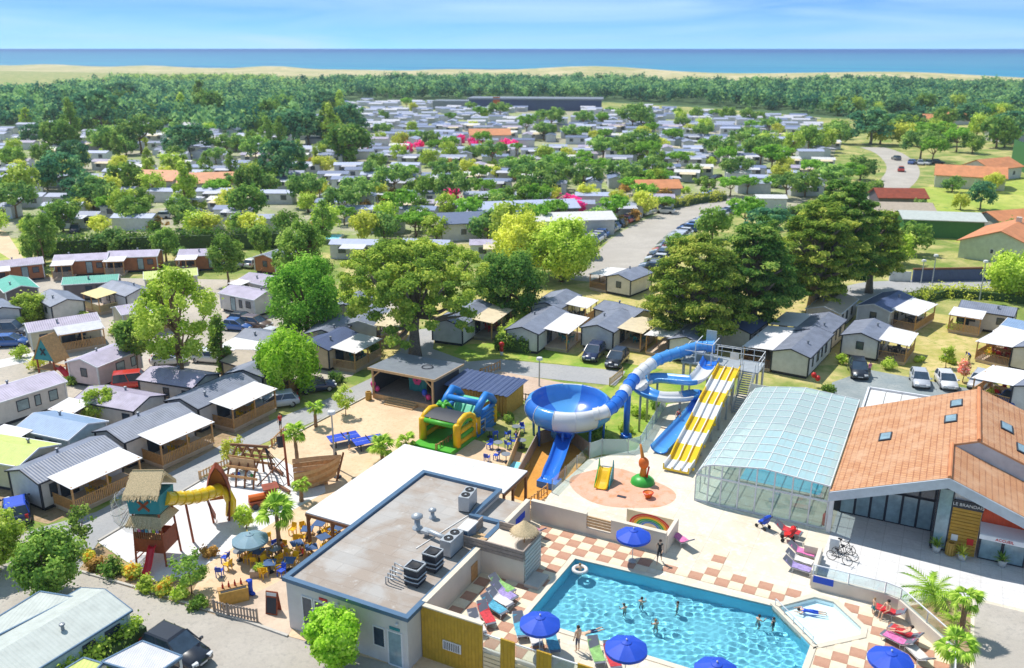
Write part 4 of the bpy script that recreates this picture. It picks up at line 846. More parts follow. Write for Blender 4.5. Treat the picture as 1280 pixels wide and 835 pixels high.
# fences round the slides
def board_fence(name, pts, z0, h, mat, lab, step=.34, top=True, gap=.03, base=None):
    f = sthing(name, lab, 'fence'); cache = {}
    for a, b_ in zip(pts, pts[1:]):
        a, b_ = Vector((*a,z0)), Vector((*b_,z0)); d = b_-a; L_ = d.length; n_ = max(1, int(L_/step)); s_ = L_/n_; rz = math.atan2(d.y, d.x)
        key = round(s_,3)
        if key not in cache: mb = MB(); mb.bx(gap/2,s_-gap/2,-.02,.02,0,h); cache[key] = mb.mesh('board', mat)
        for k in range(n_): p = a+d*(k/n_); link('board', cache[key], f, p, rz)
        if top: mb = MB(); mb.bar(a+Vector((0,0,h)), b_+Vector((0,0,h)), .09,.05); part('rail', mb, mat, f)
    return f
pu = lambda L_, z=0: [UV(x, y, z) for x, y in L_]
board_fence('basin_fence', pu([(640,618),(672,556),(704,546),(737,571)], .05), .05, 1.25, 'wood_grey', 'grey timber board fence around the ochre slide basin', .4)
board_fence('path_fence', pu([(632,600),(650,552)], .05), .05, 1.1, 'wood_pale', 'short pale timber fence beside the small blue paddling chute', .4)
gf = sthing('glass_fence', 'clear glass fence along the edge of the splash deck', 'fence'); pts = pu([(690,616),(706,600),(721,586),(735,573)], TZ)
for a, b_ in zip(pts, pts[1:]):
    a, b_ = Vector((*a,TZ)), Vector((*b_,TZ)); mb = MB(); mb.bar(a+Vector((0,0,.6)), b_+Vector((0,0,.6)), .025, 1.1); part('glass_panel', mb, 'clear_glass', gf); mb = MB(); mb.bar(a, a+Vector((0,0,1.2)), .06); part('post', mb, 'galv', gf)
gf = sthing('mesh_fence', 'pale grey panel fence climbing beside the blue slide lane', 'fence'); pts = pu([(737,571),(752,566),(785,566),(800,562),(815,536),(832,508)], TZ)
for a, b_ in zip(pts, pts[1:]):
    a, b_ = Vector((*a,TZ-.3)), Vector((*b_,TZ-.3)); d = b_-a; n_ = max(1,int(d.length/1.6))
    for q in range(n_):
        p0, p1 = a+d*(q/n_), a+d*((q+1)/n_); mb = MB(); mb.bar(p0+Vector((0,0,.85))+d.normalized()*.05, p1+Vector((0,0,.85))-d.normalized()*.05, .025, 1.4); part('panel', mb, 'poly_sheet', gf); mb = MB(); mb.bar(p0, p0+Vector((0,0,1.6)), .07); part('post', mb, 'galv', gf)
for nm, L_ in (('slat_wall_low', [(12.3,35.4),(14.6,35.4)]), ('slat_wall', [(17.4,35.6),(18.4,35.6),(18.4,41.5)])):
    f = sthing('slat_wall', 'horizontal timber slat wall under the lane slide' if nm == 'slat_wall' else 'horizontal timber slat wall under the blue slide lane', 'fence')
    for a, b_ in zip(L_, L_[1:]):
        for k in range(6): mb = MB(); mb.bar((*a,.3+k*.3),(*b_,.3+k*.3),.05,.2); part('slat', mb, 'wood_grey', f)
# splash pad toys
def mini_slide():
    t = thing('mini_slide', 'small yellow slide between green leaf shaped sides on the splash pad', 'slide')
    p = [Vector((0,.9,1.05)),Vector((0,.5,.95)),Vector((0,-.2,.35)),Vector((0,-.9,.12))]; part('chute', channel(smooth_path(p,4),.85,.16,None,lambda t:0,flat=True), 'yellow_plastic', t)
    for s_ in (-1,1): mb = MB(); mb.extr([(s_*.52,-.7,0),(s_*.52,1.1,0),(s_*.52,1.15,1.1),(s_*.52,.95,1.75),(s_*.52,.7,1.2),(s_*.52,-.2,.55)],(s_*.07,0,0)); part('side', mb, 'green_plastic' if s_ < 0 else 'teal', t)
    mb = MB()
    for k in range(4): mb.bx(-.4,.4,1.2-.0,1.3,.2+k*.25,.26+k*.25)
    part('ladder', mb, 'galv', t); return t
m_ = mini_slide(); m_.location = T(*UV(754,606,TZ)); m_.rotation_euler = (0,0,SY+.15)
t = sthing('palm_fountain', 'orange totem water toy standing on a green mound', 'water toy', *UV(803,603,TZ), TZ)
mb = MB(); mb.lathe([(.95,0),(.9,.25),(.6,.5),(.3,.6),(0,.62)],14); part('mound', mb, 'green_plastic', t, True)
mb = MB(); mb.tube([(0,0,.4),(.05,0,1.2),(-.05,0,2.0),(-.3,0,3.2)],[.3,.24,.16,.08],10); part('trunk', mb, 'orange_brown', t, True)
mb = MB(); mb.sph((.05,-.05,1.7),(.42,.36,.5),12,8); part('figure', mb, 'orange', t, True)
mb = MB(); mb.tube([(.35,-.1,.5),(.5,-.1,1.5)],.07,8); part('pipe', mb, 'red', t, True)
t = sthing('bucket_toy', 'small red bucket water toy on the splash pad', 'water toy', *UV(810,622,TZ), TZ); mb = MB(); mb.lathe([(.2,0),(.38,.4),(.4,.42),(.34,.42),(.0,.2)],14); part('bucket', mb, 'orange', t, True); mb = MB(); mb.lathe([(.36,.4),(.42,.44),(.36,.47)],14); part('rim', mb, 'red', t)
single('deck_grille', MB().bx(-.35,.35,-.15,.15,0,.02), 'charcoal', 'dark drain grille on the splash pad', 'grille', T(*UV(777,621,TZ),.012), SY)
# small paddling chute and pool by the cafe tables
t = sthing('toddler_pool', 'little turquoise water trough with a timber edge beside the basin fence', 'pool', *UV(643,590,.1), .02, .1); mb = MB(); mb.bx(-.8,.8,-1.6,1.6,0,.3); part('edge', mb, 'wood_yellow', t); mb = MB(); mb.bx(-.6,.6,-1.4,1.4,.2,.33); part('water', mb, 'pool_liner', t)
# ================================================================ PLAY AREA
# pirate tower
q = G(199, 697, 0); tx = thing('pirate_tower', 'tall timber pirate play tower with thatched roof and teal cabin', 'play tower', q, SY+.32)
for x in (-1.35,1.35):
    for y in (-1.2,1.2): mb = MB(); mb.tube([(x*1.12,y*1.12,0),(x*.92,y*.92,4.6)],.1,8); part('post', mb, 'wood_red', tx)
mb = MB(); mb.bx(-1.4,1.4,-1.25,1.25,1.35,1.48); part('platform', mb, 'wood', tx)
for y in (-1.3,1.24): mb = MB(); mb.bx(-1.4,1.4,y,y+.06,1.0,2.05); part('side_panel', mb, 'wood_red', tx)
for k in range(12): mb = MB(); mb.bx(-1.3+k*.22,-1.18+k*.22,-1.37,-1.31,2.05,2.75); part('slat', mb, 'wood_dark', tx)
for x in (-1.43,1.37): mb = MB(); mb.bx(x,x+.06,-1.2,1.2,1.0,2.4); part('side_panel', mb, 'wood_red', tx)
mb = MB(); mb.bx(-1.25,1.25,-1.1,1.1,2.95,3.08); part('platform', mb, 'wood', tx)
for k in range(7): mb = MB(); mb.box(-1.1+k*.36,-1.38,2.75,.26,.03,.3,0); part('flag', mb, ['towel_white','towel_pink','table_blue','towel_cyan','towel_white','lime','towel_purple'][k], tx)
for q_, (z0, z1, r0, r1) in enumerate(((3.2,3.75,1.75,1.2),)):
    mb = MB(); mb.loft([[(r0,-r0,z0),(r0,r0*.9,z0),(-r0,r0*.9,z0),(-r0,-r0,z0)],[(r1,-r1,z1),(r1,r1,z1),(-r1,r1,z1),(-r1,-r1,z1)]]); part('thatch', mb, 'straw', tx)
mb = MB(); mb.extr([(-1.5,-1.3,3.9),(1.5,-1.3,4.05),(1.62,-1.3,5.35),(-1.62,-1.3,5.15)],(0,2.6,0)); cb = part('cabin', mb, 'teal', tx)
for a, b_ in (((-.55,-1.34,4.25),(.55,-1.34,4.95)),((-.55,-1.34,4.95),(.55,-1.34,4.25))): mb = MB(); mb.bar(a,b_,.05,.2); part('cross', mb, 'wood_red', cb)
mb = MB(); mb.extr([(-1.75,-1.65,5.1),(1.75,-1.65,5.3),(1.55,.1,6.6),(-1.55,.1,6.4)],(0,.1,.28)); rf = part('thatch_roof', mb, 'straw', tx); mb = MB(); mb.extr([(-1.75,1.7,5.1),(1.75,1.7,5.3),(1.55,.1,6.6),(-1.55,.1,6.4)],(0,.0,.28)); part('thatch_roof', mb, 'straw', tx)
mb = MB()
for k in range(420):
    t_ = RD.random(); x = RD.uniform(-1.75,1.75); y = -1.7+1.8*t_; z = 5.35+1.3*t_+.06*x; mb.bar((x,y,z),(x+RD.uniform(-.12,.12),y-.28,z-.16-RD.random()*.1),.05,.02)
for k in range(160):
    a = RD.uniform(-1.8,1.8); mb.bar((a*.85,-1.25,3.75),(a,-1.85,3.1+RD.uniform(-.1,.1)),.06,.02); 
part('straw_ends', mb, 'straw', tx)['kind'] = 'stuff'
part('red_slide', channel(smooth_path([Vector((.35,-1.3,1.5)),Vector((.4,-1.7,1.35)),Vector((.5,-2.6,.55)),Vector((.55,-3.2,.25))],4),.6,.18,None,lambda t:0,flat=True), 'red_slide', tx)
mb = MB()
for z in (.35,.75,1.15): mb.bar((-1.5,-1.2,z),(-1.5,1.2,z),.07)
part('ladder', mb, 'wood_red', tx)
mb = MB(); mb.tube([(-1.4,0,4.7),(-2.4,-.1,4.6),(-3.3,-.1,4.0),(-3.4,.1,3.1),(-2.8,.4,2.4),(-1.5,.6,2.1)],.75,16,cap=False); part('clear_tube', mb, 'bubble', tx, True)
for k_ in range(5):
    pp = smooth_path([(-1.4,0,4.7),(-2.4,-.1,4.6),(-3.3,-.1,4.0),(-3.4,.1,3.1),(-2.8,.4,2.4),(-1.5,.6,2.1)],4); p = pp[2+k_*4]; d = (pp[3+k_*4]-p).normalized(); mb = MB(); mb.tube([p-d*.03,p+d*.03],.77,16,cap=False); part('tube_ring', mb, 'white_paint', tx)
tx.scale = (.74,.74,1.0)
# yellow tube and its upright hull
ah = G(277, 651, 0); hl = thing('hull_arch', 'upright wooden boat hull arch carrying the end of a yellow tube', 'play arch', ah, math.radians(16))
def hullpt(t, s_): w = 1.0*math.sin(min(1,.25+t*1.05)*pi*.5)*(1-max(0,t-.35)/.65)**.62; return (s_*w*.95, 0, .3+t*4.3)
for s_ in (-1,1):
    mb = MB(); rows = [hullpt(t, s_) for t in np.linspace(0,1,9)]; mb.loft([[(x*1.0,-.35-.0,z),(x*1.08,.55,z+.05)] for x, y, z in rows],close=False,cap=False); mb.loft([[(x*1.08+s_*.06,.55,z+.05),(x+s_*.06,-.35,z)] for x, y, z in rows],close=False,cap=False); part('side_plank', mb, 'wood_red', hl)
    mb = MB(); mb.bar((s_*.55,-.2,0),(s_*.72,-.1,1.6),.14); part('leg', mb, 'wood_red', hl)
mb = MB(); pts = [hullpt(t,-1) for t in np.linspace(.3,1,8)]+[hullpt(t,1) for t in np.linspace(1,.3,8)]; mb.extr([(x*.97,.4,z) for x,y,z in pts],(0,.08,0)); part('back_board', mb, 'orange_brown', hl)
ht = thing('yellow_tube', 'yellow ribbed tube joining the pirate tower to the hull arch', 'tube slide', (0,0,0))
a = Matrix.Translation(tx.location) @ Matrix.Rotation(SY+.32,4,'Z') @ Vector((1.0,0,4.75)); b_ = ah+Vector((0,0,2.6)); P_ = [a.lerp(b_, t)+Vector((0,0,-.25*math.sin(t*pi))) for t in np.linspace(0,1,15)]
mb = MB(); mb.tube(P_, [.46+.03*(k%2) for k in range(15)], 14, cap=False); part('tube', mb, 'yellow_slide', ht, True)
for k in range(0,15,2): d = (P_[min(k+1,14)]-P_[max(k-1,0)]).normalized(); mb = MB(); mb.tube([P_[k]-d*.03,P_[k]+d*.03],.52,14); part('flange', mb, 'yellow_plastic', ht, True)
mb = MB(); mb.tube([b_,b_+Vector((.45,.3,-.25)),b_+Vector((.7,.5,-1.2)),b_+Vector((.6,.4,-2.3))],.4,12,cap=False); part('exit', mb, 'yellow_slide', ht, True)
mb = MB(); pb = G(242,678,0); pm = P_[5]; mb.tube([pb, pm-Vector((0,0,.45))],.09,8); part('post', mb, 'wood_red', ht)
# shipwreck climbing frame
wk = thing('climbing_wreck', 'wooden shipwreck climbing frame of leaning ribs and ropes', 'climbing frame', G(318,600,0), SY+.2)
for x in (-1.6,-.8,0,.8):
    for s_ in (-1,1): mb = MB(); P_ = smooth_path([(x,s_*1.5,0),(x+.1,s_*1.25,1.3),(x+.25,s_*.5,2.5),(x+.35,s_*.05,3.0)],4); mb.tube(P_,.09,6); part('rib', mb, 'wood_dark', wk)
for k, f in enumerate((.25,.5,.75)):
    for s_ in (-1,1): mb = MB(); y = s_*(1.5-1.3*f*f); mb.bar((-1.7,y,.2+3*f*.95),(1.2,y,.2+3*f*.95),.05,.22); part('plank', mb, 'wood', wk)
mb = MB(); mb.bar((-1.9,0,3.0),(1.6,0,3.2),.14,.2); part('keel', mb, 'wood_dark', wk)
mb = MB(); mb.extr([(-1.7,-1.4,.4),(.8,-1.4,.4),(.6,-.1,2.95),(-1.5,-.1,2.85)],(0,.04,.02)) if False else mb.bar((-1.5,-.9,1.9),(.7,-.9,1.9),.05,.9); part('panel', mb, 'wood_pale', wk)
for k in range(5): mb = MB(); mb.tube([(1.3,0,3.1),(2.6+.1*k,-1.3+.6*k,0)],.03,5); part('rope', mb, 'charcoal', wk)
for k, c_ in enumerate(('red','parasol_blue','yellow_plastic','green_plastic')): mb = MB(); mb.sph((-1.2+k*.6,-1.2,.9+.2*(k%2)),.14,8,5); part('hand_hold', mb, c_, wk)
# bow of a wooden ship with mast
sb = thing('wooden_ship', 'half buried wooden ship bow with planked hull', 'play ship', G(368,608,0), SY+.75)
def ship(t, s_): w = 1.15*(1-t**2.2); return w*s_
for k in range(5):
    for s_ in (-1,1):
        mb = MB(); z0 = .02+k*.36; fl = .75+.09*k; rows = []
        for t in np.linspace(0,1,9): y = ship(t,s_)*fl; rows.append([(t*3.4+.12*k*t,y,z0+t*t*.5),(t*3.4+.12*k*t+.03,y*1.04+s_*.02,z0+.33+t*t*.5)])
        mb.loft(rows,close=False,cap=False); mb.loft([[b2+Vector((0,s_*.06,0)) for b2 in map(Vector, r_[::-1])] for r_ in rows],close=False,cap=False); part('plank', mb, 'wood' if k % 2 else 'wood_pale', sb)
mb = MB(); mb.bar((3.4,0,0),(4.1,0,2.5),.14,.16); part('stem', mb, 'wood_dark', sb); mb = MB(); mb.bx(.1,2.6,-.7,.7,.25,.35); part('deck', mb, 'wood', sb)
ms = thing('ship_mast', 'tall timber mast with a dark flag beside the wooden ship', 'mast', G(361,607,0)); mb = MB(); mb.tube([(0,0,0),(-.1,0,4.6)],[.12,.08],8); part('pole', mb, 'wood_red', ms); mb = MB(); mb.loft([[(-.15-.5*t,.05*math.sin(t*6),4.4),(-.15-.5*t,.05*math.sin(t*6+1),3.4)] for t in np.linspace(0,1,7)],close=False,cap=False); part('flag', mb, 'charcoal', ms)
mb = MB(); mb.bar((0,0,2.6),(-2.4,-.6,.3),.08); part('boom', mb, 'wood_dark', ms)
ct = thing('log_train', 'small red and timber play train on white sand', 'play train', G(330,632,0), SY+.9)
mb = MB(); mb.bx(-1.1,1.0,-.45,.45,.25,.65); part('body', mb, 'wood_red', ct); mb = MB(); mb.bx(.2,1.0,-.45,.45,.65,1.5); part('cab', mb, 'wood_red', ct); mb = MB(); mb.bx(.0,1.2,-.55,.55,1.5,1.58); part('roof', mb, 'rust', ct); mb = MB(); mb.tube([(-1.1,0,.85),(.2,0,.85)],.28,10); part('boiler', mb, 'orange', ct)
for x in (-.7,.6):
    for y in (-.5,.5): mb = MB(); mb.tube([(x,y-.05,.25),(x,y+.05,.25)],.25,10); part('wheel', mb, 'charcoal', ct)
for px_, py_, l_ in ((300,585,2.5),(345,590,2.2),(352,612,2.4)):
    single('balance_beam', MB().bar((-l_/2,0,.25),(l_/2,0,.25),.2,.2).bx(-l_/2+.1,-l_/2+.3,-.08,.08,0,.2).bx(l_/2-.3,l_/2-.1,-.08,.08,0,.2), 'wood_dark', {2.5:'longer low balance beam by the climbing wreck',2.2:'short low balance beam behind the mast',2.4:'low balance beam lying before the wooden ship'}[l_], 'balance beam', G(px_,py_,.03), SY-.3)
# A-frame playhouse among the homes
ph_ = thing('playhouse', 'teal triangular playhouse front on timber legs among the mobile homes', 'playhouse', G(68,472,0), SY+.15)
for x in (-1.1,1.1):
    for y in (-.8,.8): mb = MB(); mb.bar((x,y,0),(x,y,2.6),.14); part('post', mb, 'wood_red', ph_)
mb = MB(); mb.extr([(-1.35,-.9,2.3),(1.35,-.9,2.3),(0,-.9,4.7)],(0,.08,0)); part('front_board', mb, 'teal', ph_)
for s_ in (-1,1): mb = MB(); mb.extr([(s_*1.5,-1,2.1),(s_*1.5,1,2.1),(0,1,4.85),(0,-1,4.85)],(s_*.06,0,.04)); part('roof', mb, 'wood', ph_)
for a, b_ in (((-.3,-.95,2.9),(.3,-.95,3.6)),((-.3,-.95,3.6),(.3,-.95,2.9))): mb = MB(); mb.bar(a,b_,.05,.16); part('cross', mb, 'charcoal', ph_)
mb = MB(); mb.bx(-1.2,1.2,-.9,.9,1.2,1.3); part('platform', mb, 'wood', ph_); part('slide', channel(smooth_path([Vector((1.0,-.3,1.4)),Vector((1.7,-.4,1.1)),Vector((2.6,-.5,.25))],4),.6,.2,None,lambda t:0,flat=True),'red_slide',ph_)
# bouncy castle
bc = thing('bouncy_castle', 'yellow green and blue inflatable castle with slide', 'inflatable', G(569,545,0), math.radians(62))
def pill(mb, a, b_, r_, mi=0, n=10): mb.tube([a,b_],r_,n,mi)
mb = MB(); mb.bx(-4.0,.6,-2.0,2.0,0,.45); part('base', mb, 'inf_green', bc)
for x, y in ((-2.6,-1.8),(-2.6,1.8),(.1,-1.8),(.1,1.8)): mb = MB(); mb.tube([(x,y,.4),(x,y,2.4),(x,y,2.55)],[.36,.34,.2],12); part('pillar', mb, 'inf_yellow', bc, True)
for y, nm in ((-1.85,'wall'),(1.85,'wall')):
    for k, c_ in enumerate(('inf_yellow','inf_green','inf_yellow')): mb = MB(); mb.tube([(-2.3,y,.7+k*.5),(-.1,y,.7+k*.5)],.26,10); part('wall_roll', mb, c_, bc, True)
    mb = MB(); mb.tube([(-2.6,y,2.2),(-2.0,y,2.65),(-1.2,y,2.85),(-.4,y,2.65),(.1,y,2.2)],.28,10); part('arch', mb, 'inf_yellow', bc, True)
    mb = MB(); mb.tube([(-2.6,y*.96,1.9),(-2.0,y*.96,2.3),(-1.2,y*.96,2.45),(-.4,y*.96,2.3),(.1,y*.96,1.9)],.24,10); part('arch', mb, 'inf_green', bc, True)
mb = MB(); mb.loft([[(x,y,2.55+.3*math.sin((x+2.6)/2.7*pi)) for x in np.linspace(-2.5,0,9)] for y in (-1.7,1.7)],close=False,cap=False); part('roof_net', mb, 'charcoal', bc)
mb = MB(); mb.tube([(-2.6,-1.8,2.3),(-2.6,1.8,2.3)],.22,10); part('cross_beam', mb, 'inf_green', bc, True)
mb = MB(); mb.bx(.5,4.2,-2.0,2.0,0,.6); part('base', mb, 'inf_blue', bc)
for y in (-1.8,1.8):
    for k in range(4): mb = MB(); mb.tube([(.9,y,.8+k*.42),(4.0,y,.8+k*.42)],.24,10); part('wall_roll', mb, 'inf_blue', bc, True)
    mb = MB(); mb.tube([(.9,y,2.3),(1.6,y,3.0),(2.6,y,3.5),(3.6,y,2.9),(4.1,y,2.3)],.36,10); part('arch', mb, 'inf_blue', bc, True); 
    for x in (.95,4.05): mb = MB(); mb.tube([(x,y,.3),(x,y,1.9)],.34,10); part('pillar', mb, 'inf_yellow', bc, True)
mb = MB(); mb.loft([[(x,y,z) for x, z in ((.6,.6),(1.4,1.1),(2.4,2.1),(3.0,2.5),(3.8,2.5))] for y in np.linspace(-1.5,1.5,7)],close=False,cap=False); part('slide', mb, 'inf_teal', bc, True)
for y in (-1.2,-.4,.4,1.2): mb = MB(); mb.tube([(.6,y,.66),(1.4,y,1.16),(2.4,y,2.16),(3.0,y,2.55)],.1,8); part('slide_ridge', mb, 'inf_teal', bc, True)
mb = MB(); mb.tube([(1.6,-1.8,3.0),(1.6,1.8,3.0)],.3,10); part('cross_beam', mb, 'inf_blue', bc, True)
mb = MB(); mb.tube([(.4,1.5,.5),(.4,1.5,2.3),(.4,1.5,2.7)],[.45,.4,.2],12); pl = part('palm_trunk', mb, 'inf_yellow', bc, True)
for k in range(5): a = k*1.256; mb = MB(); mb.tube([(.4,1.5,2.6),(.4+.5*math.cos(a),1.5+.5*math.sin(a),2.8),(.4+1.0*math.cos(a),1.5+1.0*math.sin(a),2.4)],[.16,.2,.05],8); part('leaf', mb, 'inf_green', pl, True)
mb = MB(); mb.bx(-5.0,-3.9,-1.7,1.7,0,.25); part('step_mat', mb, 'inf_green', bc)
# table tennis
def pingpong():
    t = thing('table_tennis_table', 'blue outdoor table tennis table', 'table'); mb = MB(); mb.bx(-1.37,1.37,-.76,.76,.72,.76); part('table_top', mb, 'pp_blue', t)
    mb = MB(); mb.bx(-1.37,1.37,-.012,.012,.761,.765); part('line', mb, 'white_paint', t); mb = MB(); mb.bx(-.01,.01,-.85,.85,.76,.91); part('net', mb, 'charcoal', t)
    for x in (-.9,.9):
        for y in (-.6,.6): mb = MB(); mb.bx(x-.05,x+.05,y-.05,y+.05,0,.72); part('leg', mb, 'charcoal', t)
    return t
pp = Proto(pingpong); pp.put(G(430,555,0), SY+.95, 'blue table tennis table beside the person in blue'); pp.put(G(461,559,0), SY+.95, 'blue table tennis table next to the fan palm')
# ================================================================ MOBILE HOMES
RZ_, EZ_ = 3.15, 2.55
_hc = {}
def cached(key, f):
    if key not in _hc: _hc[key] = f()
    return _hc[key]
def home(pn, pf, label, roof='slate_roof', wall='grey_wall', W=4.0, terr=None, tarp='tarp_white', trim='dark_trim', win=(), gwin=0, deck='deck_wood', fence='wood', group=None, maxL=9.5, minL=6.0, side=-1, furn=None, roof2=None, z=0.0, skirt=True):
    # pn, pf: photo pixels of the near and far end of the ridge; terr: (t0, t1, depth) along the length on the side given
    a, b_ = G(*pn, RZ_+z), G(*pf, RZ_+z); d = b_-a; L = max(minL, min(maxL, d.length)); L = round(L*2)/2; rz = math.atan2(d.y, d.x)
    t = thing('mobile_home', label, 'mobile home', (a.x, a.y, z), rz, group)
    h = W/2
    def mk_wall():
        mb = MB(); mb.extr([(0,-h,.35),(0,h,.35),(0,h,EZ_),(0,0,RZ_-.06),(0,-h,EZ_)],(L,0,0)); return mb.mesh('wall', wall)
    part('wall', cached(('w',L,W,wall), mk_wall), None, t)
    if skirt:
        def mk_sk(): mb = MB(); mb.bx(.15,L-.15,-h+.15,h-.15,0,.36); return mb.mesh('skirt', 'charcoal')
        part('skirt', cached(('s',L,W), mk_sk), None, t)
    for s in (-1, 1):
        def mk_roof():
            mb = MB(); sl = (RZ_-EZ_)/h; e = h+.18
            mb.extr([(-.2,0,RZ_),(L+.2,0,RZ_),(L+.2,s*e,RZ_-sl*e),(-.2,s*e,RZ_-sl*e)][::s],(0,0,.07)); return mb.mesh('roof_slope', (roof2 if roof2 and s == side else roof))
        part('roof_slope', cached(('r',L,W,roof2 if roof2 and s == side else roof,s), mk_roof), None, t)
    def mk_trim():
        mb = MB(); sl = (RZ_-EZ_)/h; e = h+.19
        for x in (-.21, L+.21):
            for s in (-1,1): mb.bar((x,0,RZ_+.02),(x,s*e,RZ_+.02-sl*e),.06,.12)
        for s in (-1,1):
            mb.bar((-.2,s*(e+.03),RZ_-sl*e+.02),(L+.2,s*(e+.03),RZ_-sl*e+.02),.09,.12)
        return mb.mesh('roof_trim', trim)
    part('roof_trim', cached(('t',L,W,trim), mk_trim), None, t)
    def mk_corner():
        mb = MB()
        for x in (-.012, L+.012):
            for s in (-1,1): mb.box(x,s*(h+.002),(EZ_+.35)/2,.14,.14,EZ_-.36)
        return mb.mesh('corner_trim', 'dark_trim' if trim == 'dark_trim' else 'white_trim')
    part('corner_trim', cached(('c',L,W,trim), mk_corner), None, t)
    vt = cached(('vent',), lambda: MB().cyl(0,0,-.1,.32,.1,.1,8).lathe([(0,.3),(.17,.32),(.15,.4),(0,.44)],10).mesh('roof_vent','grey_metal')); link('roof_vent', vt, t, (L*(.2+.6*RD.random()), RD.choice((-1,1))*h*.45, RZ_-(RZ_-EZ_)*.45+.06))
    def put_win(kind, x, s, w=.9, z0=1.2, z1=2.1, ax='x', pane='dark_glass', nm='window'):
        fw = .07
        def mk(o_):
            mb = MB(); y = 0
            if o_ == 'f':
                for (c0,c1,e0,e1) in ((0,w,0,fw),(0,w,z1-z0-fw,z1-z0),(0,fw,fw,z1-z0-fw),(w-fw,w,fw,z1-z0-fw)): mb.bx(c0,c1,-.05,0,e0,e1)
                return mb.mesh('window', 'dark_trim')
            mb.bx(fw,w-fw,-.03,-.008,fw,z1-z0-fw); return mb.mesh('pane', pane)
        f = link(nm, cached(('wf',w,z0,z1,pane), lambda: mk('f')), t)
        link('pane', cached(('wp',w,z0,z1,pane), lambda: mk('p')), f)
        if ax == 'x': f.location = (x, -h, z0) if s < 0 else (x+w, h, z0); f.rotation_euler = (0,0,0 if s < 0 else pi)
        else: f.location = (0, x+w, z0) if s < 0 else (L, x, z0); f.rotation_euler = (0,0,-pi/2 if s < 0 else pi/2)
    for wv in win:
        x, s = wv[0]*L, wv[1]
        if len(wv) > 2 and wv[2] == 'd': put_win('d', x, s, .95, .45, 2.3, 'x', 'pale_glass', 'door')
        elif len(wv) > 2: put_win('w', x, s, wv[2], 1.0, 2.1, 'x', 'pale_glass' if len(wv) > 3 else 'dark_glass')
        else: put_win('w', x, s)
    if gwin: put_win('g', -.45+(.6 if gwin == 2 else 0), -1, .85, 1.15, 2.1, 'y')
    if gwin == 3: put_win('g', -.45, 1, .85, 1.15, 2.1, 'y')
    if terr:
        t0, t1, dp = terr[:3]; x0, x1 = round(t0*L,1), round(t1*L,1); s = side; y0, y1 = s*(h+.03), s*(h+dp)
        zi, zo = 2.62, 2.42
        def mk_tarp():
            mb = MB(); q = [(x0-.1,s*(h-.1),zi+.06),(x1+.1,s*(h-.1),zi+.06),(x1+.1,y1+s*.2,zo),(x0-.1,y1+s*.2,zo)]; n_ = 8; rows = []
            for i in range(n_+1):
                f = i/n_; xx = x0-.1+(x1-x0+.2)*f; rows.append([(xx, s*(h-.1)+(y1+s*.2-s*(h-.1))*g_, zi+.06+(zo-zi-.06)*g_-.05*math.sin(g_*pi)*abs(math.sin(f*pi*3))) for g_ in (0,.33,.66,1)])
            mb.loft(rows,close=False,cap=False); mb.loft([[(p[0],p[1],p[2]-.03) for p in r_[::-1]] for r_ in rows],close=False,cap=False); return mb.mesh('awning', tarp)
        part('awning', mk_tarp(), None, t, label=None)
        def mk_deck(): mb = MB(); ya, yb = sorted((y0,y1)); mb.bx(x0,x1,ya,yb,.3,.42); mb.bx(x0+.1,x1-.1,ya+.1,yb-.1,.0,.3); return mb.mesh('deck', deck)
        part('deck', mk_deck(), None, t)
        for x in np.linspace(x0+.08, x1-.08, 3):
            mb = cached(('post',), lambda: MB().bx(-.06,.06,-.06,.06,0,2.05).mesh('post', 'wood')); link('post', mb, t, (x, y1-s*.08, .42))
        mb = MB(); mb.bar((x0,y1-s*.08,2.28),(x1,y1-s*.08,2.28),.08,.12); part('beam', mb, 'wood', t)
        if fence:
            mb = MB(); segs = [((x0+.05,y1-s*.05),(x1-.05,y1-s*.05)), ((x0+.05,y0),(x0+.05,y1-s*.05))]
            if terr[3:] == ('open',): segs = segs[:1]
            for p0, p1 in segs:
                p0, p1 = Vector((*p0,.42)), Vector((*p1,.42)); dd = p1-p0; n_ = max(2,int(dd.length/.16))
                for k in range(n_): q = p0+dd*((k+.5)/n_); mb.bar(q, q+Vector((0,0,.85)), .1, .025)
                mb.bar(p0+Vector((0,0,.9)), p1+Vector((0,0,.9)), .07,.06)
            part('balustrade', mb, fence, t)
        wx = [x0+(x1-x0)*f for f in (.12,.5)]
        put_win('d', wx[0], s, 1.5, .5, 2.25, 'x', 'dark_glass', 'patio_door'); put_win('w', wx[1], s, .8, 1.1, 2.1)
        if furn: FURN.append((t, (x0+x1)/2, (y0+y1)/2, furn, L))
    return t
FURN = []
GM = 'mobile homes on the plots'
# --- along the service road
home((27.7,586.8),(127,546.5),'slate roofed mobile home with white awning terrace opposite the pirate tower', wall='grey_wall', terr=(.12,.98,2.7), furn='yellow', win=((.1,-1,.6),), group=GM)
home((136,537.7),(219,505),'slate roofed mobile home with white awning and yellow terrace chairs, middle of the roadside row', wall='greige', terr=(.2,.98,2.7), furn='yellow', group=GM)
home((227,498),(300,466.4),'slate roofed mobile home with tree shadow on roof and yellow terrace chairs', roof='slate_roof', terr=(.2,.98,2.7), furn='yellow', group=GM)
home((305,462),(322,451),'slate roofed mobile home tucked behind the willow', roof='slate_roof', terr=(.2,.9,2.3), group=GM)
home((44,517),(108,530),'blue roofed mobile home with red shutters and pale awning', roof='blue_roof', wall='blue_wall', trim='white_trim', win=((.35,-1),(.62,-1)), terr=(-.25,.3,2.6), group=GM)
home((-25,548),(22,556),'lime green roofed mobile home at the edge of the plots', roof='lime_roof', wall='cream_wall', trim='white_trim', win=((.4,-1),), group=GM)
